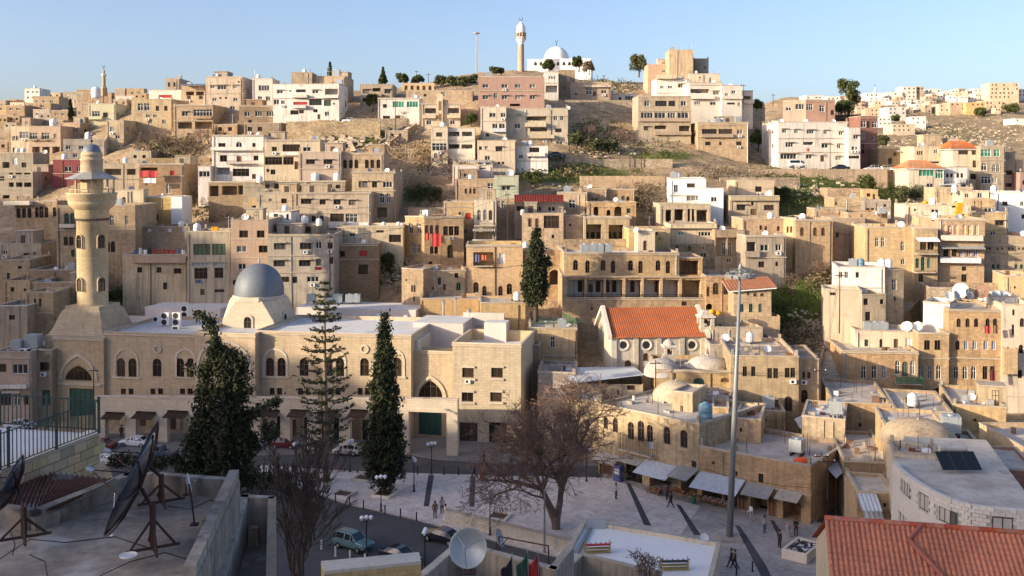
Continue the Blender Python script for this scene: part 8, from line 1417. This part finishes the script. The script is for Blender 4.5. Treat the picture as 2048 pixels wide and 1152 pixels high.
q = MB(); q.lathe([(.2, -.1), (.31, -.1), (.33, -.06), (.33, .06), (.31, .1), (.2, .1)], 'tyre', 18); TY = q.data('tyre', True); q = MB(); q.lathe([(.2, .02), (.2, .06), (.12, .07), (.05, .09), (0, .09)], 'rim', 12); RI = q.data('rim')
def car(label, P, rz, kind, paint_, group=None):
    b, g, wb, st = CARM[kind]; t = thing('pickup_truck' if kind == 'pickup' else 'van' if kind == 'van' else 'car', label, 'pickup' if kind == 'pickup' else 'van' if kind == 'van' else 'car', P, rz, group)
    n = MB(); n.v, n.f, n.m, n.mats = b.v, b.f, b.m, [paint_]; o = n.build('body', t); bm_ = o.modifiers.new('b', 'BEVEL'); bm_.width = .05; bm_.segments = 2; bm_.limit_method = 'ANGLE'; bm_.angle_limit = R(30)
    me = o.data; bmm = bmesh.new(); bmm.from_mesh(me); bmesh.ops.remove_doubles(bmm, verts=bmm.verts, dist=.002); bmesh.ops.recalc_face_normals(bmm, faces=bmm.faces); bmm.to_mesh(me); bmm.free()
    g.build('windows', t)
    for x in (-wb, wb):
        for s in (-1, 1): w = link('wheel', None, t, (x, s * (st[3][1] - .08), .33), (R(-90 * s), 0, 0)); link('tyre', TY, w); link('rim', RI, w)
    for s in (-1, 1):
        q = MB(); q.box(-.03, .06, -.14, .14, -.07, .07, 'headlight'); q.build('headlight', t, loc=(st[-1][0] - .06, s * st[-1][1] * .75, st[-1][3] - .02)); q = MB(); q.box(-.05, .04, -.11, .11, -.09, .09, 'taillight'); q.build('taillight', t, loc=(st[0][0] + .03, s * st[0][1] * .82, st[0][3] - .06))
        q = MB(); q.box(-.08, .08, -.09, .09, -.06, .06, paint_); q.build('mirror', t, loc=(st[-3][0] - .25, s * (st[3][1] + .07), st[3][3] + .05))
    if kind == 'suv':
        for s in (-1, 1): q = MB(); q.tube([(-1.5, s * .55, 1.72), (-1.3, s * .55, 1.78), (.2, s * .55, 1.78), (.4, s * .55, 1.7)], .025, 'black', 5); q.build('roof_rail', t)
    return t
def street_dir(a, b_): v = onz(*b_, 0) - onz(*a, 0); return math.atan2(v.y, v.x)
s1 = street_dir((200, 905), (900, 945)); s2 = street_dir((690, 1020), (1120, 1125))
car('white sedan parked before the mosque arcade', onz(271, 892, .01), s1 + math.pi, 'sedan', 'carwhite'); car('white car half hidden below terrace wall', onz(212, 928, .01), s1 + math.pi, 'sedan', 'carwhite'); car('dark blue pickup behind the rusty dish', onz(318, 915, .01), s1 + math.pi, 'pickup', 'carblue'); car('dark maroon car behind the terrace corner', onz(200, 898, .01), s1 + math.pi, 'sedan', 'carmaroon')
car('silver hatchback on the mosque street', onz(694, 909, .01), s1 + math.pi, 'hatch', 'carsilver'); car('dark car parked under arcade beside araucaria', onz(632, 897, .01), s1 + math.pi, 'sedan', 'cardark'); car('white car seen through the ragged cypress', onz(500, 893, .01), s1 + math.pi, 'sedan', 'carwhite'); car('red car seen through thin bare tree', onz(570, 896, .01), s1, 'hatch', 'carmaroon')
car('teal grey four wheel drive on the lower street', onz(707, 1097, .01), s2 - .02, 'suv', 'carteal'); car('black sedan driving on the lower street', onz(885, 1083, .01), s2 + math.pi + .02, 'sedan', 'carnavy'); car('dark blue sedan behind the golden parapet block', onz(800, 1122, .01), s2 - .03, 'sedan', 'carnavy')
car('white topped car at far left street behind railing', onz(42, 858, .01), .1, 'sedan', 'carwhite'); car('white car parked by left hill stone wall', hit(703, 247), .1, 'sedan', 'carwhite'); car('small white van on road before white apartment', at(1594, 336, 234), .05, 'van', 'carwhite'); car('black car on road before white apartment', at(1679, 341, 234), math.pi, 'sedan', 'carnavy'); car('grey car on road near brown shed', at(1744, 343, 234), math.pi, 'hatch', 'carsilver'); car('dark car under the cream apartment house', at(1112, 316, 226), .1, 'sedan', 'cardark'); car('pale car at road bend by corner wall', at(1772, 343, 240), .4, 'hatch', 'carwhite')
rp_ = [hit(x, y) for x, y in ((1500, 341), (1800, 349))]
# ------------------------------------------------------------------ people
def person_mesh(name, J, colors, robe=False):
    me = bpy.data.meshes.new(name); V = []; E = []; idx = {}
    rad = {'pel': .125, 'che': .15, 'nek': .055, 'hed': .09, 'top': .07}
    for k, v in J.items(): idx[k] = len(V); V.append(v)
    for a, b_ in (('pel', 'wai'), ('wai', 'che'), ('che', 'nek'), ('nek', 'hed'), ('hed', 'top'), ('che', 'shl'), ('shl', 'ell'), ('ell', 'wrl'), ('wrl', 'hal'), ('che', 'shr'), ('shr', 'elr'), ('elr', 'wrr'), ('wrr', 'har'), ('pel', 'hil'), ('hil', 'knl'), ('knl', 'anl'), ('anl', 'tol'), ('pel', 'hir'), ('hir', 'knr'), ('knr', 'anr'), ('anr', 'tor')): E.append((idx[a], idx[b_]))
    me.from_pydata(V, E, []); o = bpy.data.objects.new(name, me); COL.objects.link(o); sk = o.modifiers.new('s', 'SKIN'); sv = me.skin_vertices[0].data
    RD = dict(pel=(.15, .11), wai=(.14, .10), che=(.17, .115), nek=(.055, .055), hed=(.085, .10), top=(.07, .085), shl=(.075, .075), shr=(.075, .075), ell=(.052, .052), elr=(.052, .052), wrl=(.035, .035), wrr=(.035, .035), hal=(.03, .045), har=(.03, .045), hil=(.095, .095), hir=(.095, .095), knl=(.07, .07), knr=(.07, .07), anl=(.05, .05), anr=(.05, .05), tol=(.04, .04), tor=(.04, .04))
    for k, i in idx.items(): sv[i].radius = (RD[k][0] * 1.15, RD[k][1] * 1.15); sv[i].use_root = (k == 'pel')
    sb = o.modifiers.new('u', 'SUBSURF'); sb.levels = 1; dg = bpy.context.evaluated_depsgraph_get(); m2 = bpy.data.meshes.new_from_object(o.evaluated_get(dg)); bpy.data.objects.remove(o); return m2
def pose(kind):
    J = dict(pel=(0, 0, .93), wai=(0, .0, 1.1), che=(0, 0, 1.32), nek=(0, 0, 1.5), hed=(0, -.02, 1.62), top=(0, -.02, 1.72), shl=(-.19, 0, 1.42), shr=(.19, 0, 1.42), ell=(-.25, .02, 1.15), elr=(.25, .02, 1.15), wrl=(-.25, -.05, .9), wrr=(.25, -.05, .9), hal=(-.25, -.08, .8), har=(.25, -.08, .8), hil=(-.1, 0, .9), hir=(.1, 0, .9), knl=(-.11, -.02, .49), knr=(.11, -.02, .49), anl=(-.11, .02, .08), anr=(.11, .02, .08), tol=(-.12, -.14, .04), tor=(.12, -.14, .04))
    if kind == 'walk': J.update(knl=(-.1, -.2, .52), anl=(-.1, -.34, .1), tol=(-.1, -.5, .08), knr=(.1, .1, .5), anr=(.1, .36, .14), tor=(.1, .24, .05), ell=(-.24, .14, 1.17), wrl=(-.22, .12, .93), hal=(-.22, .10, .84), elr=(.24, -.1, 1.17), wrr=(.22, -.28, 1.0), har=(.22, -.36, .96))
    if kind == 'sit': J = {k: (x, y, z - .45) for k, (x, y, z) in J.items()}; J.update(knl=(-.12, -.42, .46), anl=(-.12, -.44, .08), tol=(-.12, -.58, .04), knr=(.12, -.42, .46), anr=(.12, -.44, .08), tor=(.12, -.58, .04), wrl=(-.15, -.3, .55), hal=(-.12, -.38, .54), wrr=(.15, -.3, .55), har=(.12, -.38, .54))
    if kind == 'talk': J.update(elr=(.27, -.1, 1.2), wrr=(.15, -.3, 1.2), har=(.08, -.36, 1.22), ell=(-.26, -.05, 1.18), wrl=(-.12, -.22, 1.05), hal=(-.05, -.25, 1.02))
    return J
PM = {k: person_mesh('body_' + k, pose(k), None) for k in ('stand', 'walk', 'sit', 'talk')}
def cloth(col):
    nm = 'cl%02x%02x%02x' % tuple(int(c_ * 255) for c_ in col)
    if nm not in MATS: plain(nm, col, rough=.9)
    return nm
def person(label, P, rz, kind, shirt, trousers, hair='hair', robe=False, scarf=None):
    t = thing('person', label, 'person', P, rz); t.scale = (1.06,) * 3; me = PM[kind].copy(); me.materials.clear(); [me.materials.append(MATS[x]) for x in (cloth(shirt), cloth(trousers), 'skin', 'black')]; dz = .45 if kind == 'sit' else 0
    for p in me.polygons:
        c_ = p.center; z = c_.z + dz; hand = (abs(c_.x) > .0 and z < .94 and abs(c_.x) > .19) if kind in ('stand',) else (abs(c_.y) > .2 and .78 < z < 1.25 and kind in ('walk', 'talk') and (Vector(c_) - Vector(pose(kind)['har'])).length < .13) or (Vector(c_) - Vector(pose(kind)['hal'])).length < .13
        p.material_index = 2 if z > 1.47 or hand else (0 if (z > .95 or (robe and c_.z > .2)) else (3 if c_.z < .09 else 1)); p.use_smooth = True
    link('body', me, t); q = MB(); hp = pose(kind)['hed']
    q.lathe([(.105, -.02), (.115, .05), (.105, .12), (.07, .165), (0, .18)], scarf or hair, 12, (hp[0], hp[1] + .018, hp[2] - .0)); 
    if scarf: q.lathe([(.17, -.2), (.14, -.1), (.108, .0)], scarf, 12, (hp[0], hp[1] + .03, hp[2]))
    q.build('head_scarf' if scarf else 'hair', t, True); q = MB(); q.box(-.012, .012, -.125, -.09, -.02, .02, 'skin'); q.build('nose', t, loc=hp)
    if robe: q = MB(); q.lathe([(.27, .12), (.24, .5), (.2, .95), (.18, 1.05)], cloth(shirt), 14); q.build('robe', t, True)
    return t
PG = PZ
for lab, x, y, rz, k, sh, tr_, kw in (('man in dark clothes walking along mosque kerb', 968, 931, 80, 'walk', (.03, .03, .04), (.03, .03, .04), {}), ('person in dark coat walking with red coated companion', 949, 957, -80, 'walk', (.03, .035, .04), (.025, .025, .03), {}), ('person in red coat crossing the plaza', 965, 961, -80, 'walk', (.30, .03, .03), (.10, .02, .02), dict(robe=True, scarf='redcloth')),
    ('man in brown jacket standing by retaining wall', 870, 1036, 0, 'stand', (.14, .10, .07), (.12, .10, .08), {}), ('man in patterned shirt sitting on wall end', 884, 1028, 10, 'talk', (.35, .32, .36), (.05, .05, .08), {}), ('man in white robe beside the retaining wall', 891, 1042, -60, 'stand', (.62, .62, .64), (.5, .5, .5), dict(robe=True)), ('person in white shirt near great bare tree', 1232, 998, 60, 'stand', (.55, .55, .57), (.04, .04, .06), {}), ('man in black striding past the market awnings', 1342, 1016, -100, 'walk', (.015, .015, .018), (.015, .015, .018), {}), ('person in pale top and jeans carrying dark bag', 1529, 1066, 30, 'stand', (.5, .46, .46), (.10, .16, .26), {}), ('man in dark jacket standing at stone basin', 1559, 1096, 120, 'stand', (.05, .03, .035), (.03, .03, .035), {}), ('seated person with red and white headscarf at basin', 1576, 1071, 20, 'sit', (.4, .36, .38), (.3, .28, .28), dict(scarf='pinkscarf')), ('man in black leaning over the stone basin', 1592, 1072, -30, 'talk', (.02, .02, .025), (.03, .03, .03), {}), ('dark clothed man walking at bottom edge, left of pair', 1463, 1136, -90, 'walk', (.02, .02, .025), (.02, .02, .03), {}), ('olive jacketed man walking at bottom edge, right of pair', 1470, 1138, -90, 'walk', (.06, .05, .04), (.03, .03, .03), {}), ('person in blue behind the great bare tree', 1127, 975, 0, 'stand', (.16, .2, .34), (.05, .06, .1), {}), ('person in black near bench behind bare tree', 1043, 962, 60, 'walk', (.03, .03, .04), (.05, .07, .12), {}), ('person in blue shirt half hidden by ragged cypress', 540, 950, 0, 'talk', (.2, .24, .32), (.04, .04, .05), {}), ('person in black beside half hidden blue shirted one', 556, 952, 60, 'stand', (.02, .02, .02), (.02, .02, .02), {}), ('third person behind the thin bare tree', 528, 948, -60, 'stand', (.05, .05, .06), (.04, .04, .05), {}), ('shopkeeper in red standing at produce stall', 1334, 1000, 40, 'stand', (.28, .06, .08), (.06, .05, .06), {}), ('tiny person standing on left shop pavement', 95, 848, 0, 'stand', (.05, .05, .05), (.04, .04, .05), {}), ('person in dark clothes inside the arcade', 243, 876, 0, 'stand', (.05, .06, .05), (.05, .05, .05), {})):
    if kw.get('scarf') == 'pinkscarf' and 'pinkscarf' not in MATS: plain('pinkscarf', (.55, .25, .27))
    z = PG if y > 935 or x > 940 else 0.02
    if 'basin' in lab and 'seated' in lab: z = PG
    person(lab, onz(x, y, z), R(rz), k, sh, tr_, **kw)
# ------------------------------------------------------------------ market things
t = thing('stone_basin', 'square stone basin filled with dark wares', 'basin', onz(1604, 1110, PZ), R(-38)); q = MB(); s1_, s2_ = 1.25, 2.0
for x0, x1, y0, y1 in ((-s1_, s1_, -s2_, -s2_ + .25), (-s1_, s1_, s2_ - .25, s2_), (-s1_, -s1_ + .25, -s2_ + .253, s2_ - .253), (s1_ - .25, s1_, -s2_ + .253, s2_ - .253)): q.box(x0, x1, y0, y1, 0, .95, 'pale')
q.build('rim', t); q = MB(); q.box(-s1_ + .2, s1_ - .2, -s2_ + .2, s2_ - .2, 0, .8, 'black'); q.build('bed', t); q = MB(); g_ = random.Random(3)
for i in range(70): x, y = g_.uniform(-.9, .9), g_.uniform(-1.6, 1.6); a = g_.uniform(.05, .13); q.box(x - a, x + a, y - a, y + a, .8, .84 + g_.uniform(0, .06), g_.choice(['clothwhite', 'steel', 'clothblue', 'wood', 'dark']))
struct(q.build('wares', t), 'stuff')
plain('fruitg', (.12, .26, .05)); plain('fruity', (.5, .33, .05)); plain('fruitr', (.4, .05, .03))
AD = SA.rotation_euler.z
for i, (x, y) in enumerate(((1305, 990), (1355, 992), (1388, 1000), (1415, 1010), (1440, 1016))):
    t = thing('produce_stand', ['fruit stand under left tin awning', 'vegetable stand heaped with greens, second awning', 'crate stand beside the shop corner', 'boxed goods stand under blue awning', 'boxed goods stand right under blue awning'][i], 'market stand', onz(x, y, PZ), AD); q = MB(); q.box(-.9, .9, 0, .7, .35, .42, 'wood'); q.build('table', t); q = MB(); q.box(-.03, .03, -.03, .03, 0, .36, 'wood'); ld_ = q.data('leg')
    for a in (-.85, .85):
        for b_ in (.05, .65): link('leg', ld_, t, (a, b_, 0))
    for k in range(6):
        c = link('crate', None, t, (-.6 + .6 * (k % 3), .18 + .36 * (k // 3), .43 + .14 * (k // 3))); q = MB(); q.box(-.27, .27, -.16, .16, 0, .16, 'wood'); q.build('box', c); q = MB(); mt = ['fruitg', 'fruity', 'fruitr', 'clothwhite'][(k + i) % 4 if i < 3 else 3]
        for m_ in range(10): q.lathe([(0, -.05), (.05, 0), (0, .05)], mt, 6, (g_.uniform(-.2, .2), g_.uniform(-.1, .1), .18))
        struct(q.build('produce', c), 'stuff')
t = thing('plastic_chair', 'white plastic chair outside dark shop', 'chair', onz(1500, 1030, PZ), AD); q = MB(); q.box(-.22, .22, -.22, .22, .42, .46, 'tankwhite'); q.build('seat', t); q = MB(); q.box(-.22, .22, .2, .24, .46, .9, 'tankwhite'); q.build('backrest', t); q = MB(); q.box(-.02, .02, -.02, .02, 0, .42, 'tankwhite'); ld_ = q.data('leg')
for a in (-.2, .2):
    for b_ in (-.2, .2): link('leg', ld_, t, (a, b_, 0))
t = thing('bin', 'teal plastic barrel outside the shops', 'barrel', onz(1387, 1006, PZ)); q = MB(); q.lathe([(.25, 0), (.28, .1), (.3, .6), (.27, .75)], 'greenpaint', 14); q.build('drum', t, True); q = MB(); q.lathe([(.29, .75), (.29, .8), (0, .81)], 'greenpaint', 14); q.build('lid', t)
t = thing('kiosk', 'blue vending kiosk beside the market house', 'kiosk', onz(1237, 962, PZ), AD); q = MB(); q.box(-.5, .5, -.35, .35, 0, 1.9, 'clothblue'); q.build('body', t); q = MB(); q.box(-.35, .35, -.37, -.352, .9, 1.6, 'clothwhite'); q.build('panel', t)
# things laid on walls and roofs
def cloth_on(label, x0, x1, y0, y1, d, mat, name='carpet', cat='carpet'):
    a = at((x0 + x1) / 2, y1, d); w_ = (x1 - x0) * d / F / 2; h_ = toz(y0, d) - a.z; t = thing(name, label, cat, a); q = MB(); n = 6
    for i in range(n):
        for j in range(5): f_ = lambda i, j: (-w_ + 2 * w_ * i / n, .07 * math.sin(i * 1.7) - .02 * j, h_ * (1 - j / 5)); q.face([f_(i, j), f_(i + 1, j), f_(i + 1, j + 1), f_(i, j + 1)], mat)
    q.build('cloth', t); q = MB(); q.tube([(-w_ - .05, 0, h_), (w_ + .05, 0, h_)], .03, 'framed', 5); q.build('hanging_bar', t)
for a in (('larger dark red carpet hung on golden house', 864, 882, 467, 493, 180.5, 'redcloth'), ('smaller dark red carpet hung on golden house', 851, 860, 466, 480, 180.7, 'redcloth'), ('bright red cloth below market building window', 1969, 1981, 652, 667, 142, 'redcloth'), ('brown blanket hung below market building window', 1986, 1996, 651, 667, 142, 'wood'), ('dark red rug hung at market building window', 1979, 1990, 741, 761, 141.8, 'carmaroon'), ('white laundry on iron balcony', 1296, 1306, 883, 897, 117.5, 'clothwhite'), ('pink awning cloth on brown terrace', 280, 315, 341, 354, 212, 'redcloth'), ('white laundry below pink awning cloth', 287, 312, 356, 366, 212, 'clothwhite'), ('red cloth at grey house window', 630, 644, 534, 540, 170.8, 'redcloth'), ('blue laundry below green curtain house window', 391, 402, 560, 566, 174, 'clothblue'), ('red cloth on white apartment balcony', 1613, 1619, 297, 303, 238, 'redcloth'), ('orange cloth in yellow house balcony', 962, 972, 510, 520, 170, 'orange'), ('blue cloth in yellow house balcony', 949, 958, 509, 524, 170, 'clothblue')): cloth_on(*a)
rs9 = random.Random(2)
for i in range(11):
    x = 268 + i * 9.5; cloth_on('laundry piece on pink terrace line, ' + ['first', 'second', 'third', 'fourth', 'fifth', 'sixth', 'seventh', 'eighth', 'ninth', 'tenth', 'eleventh'][i] + ' from left', x, x + 7, 497 + rs9.uniform(-2, 3), 510, 178, rs9.choice(['clothblue', 'dark', 'clothwhite', 'wood', 'redcloth']), 'laundry', 'laundry')
for i, (x, y, d_, mt, nm) in enumerate(((1916, 432, 178, 'amber', 'bright yellow barrel pile on right roof'), (1850, 407, 190, 'amber', 'yellow sack on low house roof'), (1424, 626, 147, 'amber', 'left amber tarpaulin heap by arcade'), (1436, 629, 147, 'amber', 'right amber tarpaulin heap by arcade'), (1604, 925, 108, 'orange', 'orange red tarpaulin roll on shop roof'), (430, 462, 180, 'amber', 'orange box on green curtain house roof'), (1500, 835, 121, 'rust', 'rusty square tank behind the lamp mast'))):
    P = at(x, y, d_); t = thing('bundle', nm, 'bundle', P); q = MB(); rs_ = random.Random(i)
    if 'barrel' in nm or 'box' in nm or 'tank' in nm:
        for k in range(3 if 'barrel' in nm else 1): q = MB(); q.box(-.55, .55, -.4, .4, .8 * k, .8 * k + .76, mt); q.build('drum', t, loc=(.15 * k, 0, 0))
    else:
        pr = [(.75 * s, 0) for s in (1,)]; q.lathe([(.0, -.1), (.5, -.05), (.55, .2), (.4, .42), (.2, .55), (0, .56)], mt, 9); [q.v.__setitem__(j, (v[0] * (1.7 if 'roll' in nm else 1) + rs_.uniform(-.1, .1), v[1] + rs_.uniform(-.1, .1), v[2])) for j, v in enumerate(q.v)]; q.build('sheet', t, True)
# lining: red corrugated parapet and green roof fence
t = thing('tin_parapet', 'dark red corrugated parapet on pink beige house', 'parapet', at(1077, 404, 188.5)); q = MB(); a0, a1 = at(1029, 404, 188.5) - t.location, at(1127, 404, 188.5) - t.location; hh = toz(390, 188.5) - t.location.z; q.sheet(a0, a1, a1 + Vector((0, 0, hh)), a0 + Vector((0, 0, hh)), 'maroon', 30, .06); q.build('sheet', t); q = MB(); q.tube([a0 + Vector((0, 0, hh)), a1 + Vector((0, 0, hh))], .05, 'maroon', 4); q.build('rail', t)
railing('green roof fence on tan window house', [onz(1126, 640, 14.3), onz(1152, 655, 14.3)], 1.2, 'greenpaint')
t = thing('pergola', 'green metal roof frame above tan window house', 'pergola', at(1060, 640, 158)); q = MB()
for i in range(8): q.tube([(i * 1.1, 0, 0), (i * 1.1 + .9, -5, .3)], .035, 'greenpaint', 4)
q.build('bars', t); q = MB()
for s in (0, 1): q.tube([(s * .9, -5 * s, .3 * s), (7.7 + s * .9, -5 * s, .3 * s)], .06, 'greenpaint', 4)
for x in (0, 7.7): q.tube([(x + .9, -5, .3), (x + .9, -5, -2.2)], .05, 'greenpaint', 4)
q.build('frame', t)
for nm, a in (('orange hipped tile roof on bay house corner', (1906, 1962, 297, 229)), ('orange hipped tile roof over green bay windows', (1818, 1888, 337, 222))):
    x0, x1, y, d_ = a; A = at(x0 - 4, y, d_ - .6); B = at(x1 + 4, y, d_ - .6); t = thing('tile_roof', nm, 'roof', A); L_ = (B - A).length; q = MB(); rg = 1.9
    tile_roof(q, (L_ * .3, 5, rg), (L_ * .7, 5, rg), (L_, 0, 0), (0, 0, 0), 9, 14, 'tile', .05); tile_roof(q, (L_ * .3, 5, rg), (L_ * .3, 5.5, rg), (0, 10, 0), (0, 0, 0), 9, 12, 'tile', .05); tile_roof(q, (L_ * .7, 5.5, rg), (L_ * .7, 5, rg), (L_, 0, 0), (L_, 10, 0), 9, 12, 'tile', .05); struct(q.build('roof_tiles', t), 'stuff'); q = MB(); q.box(0, L_, 0, 10, -.25, -.06, 'framew'); q.build('eave', t)
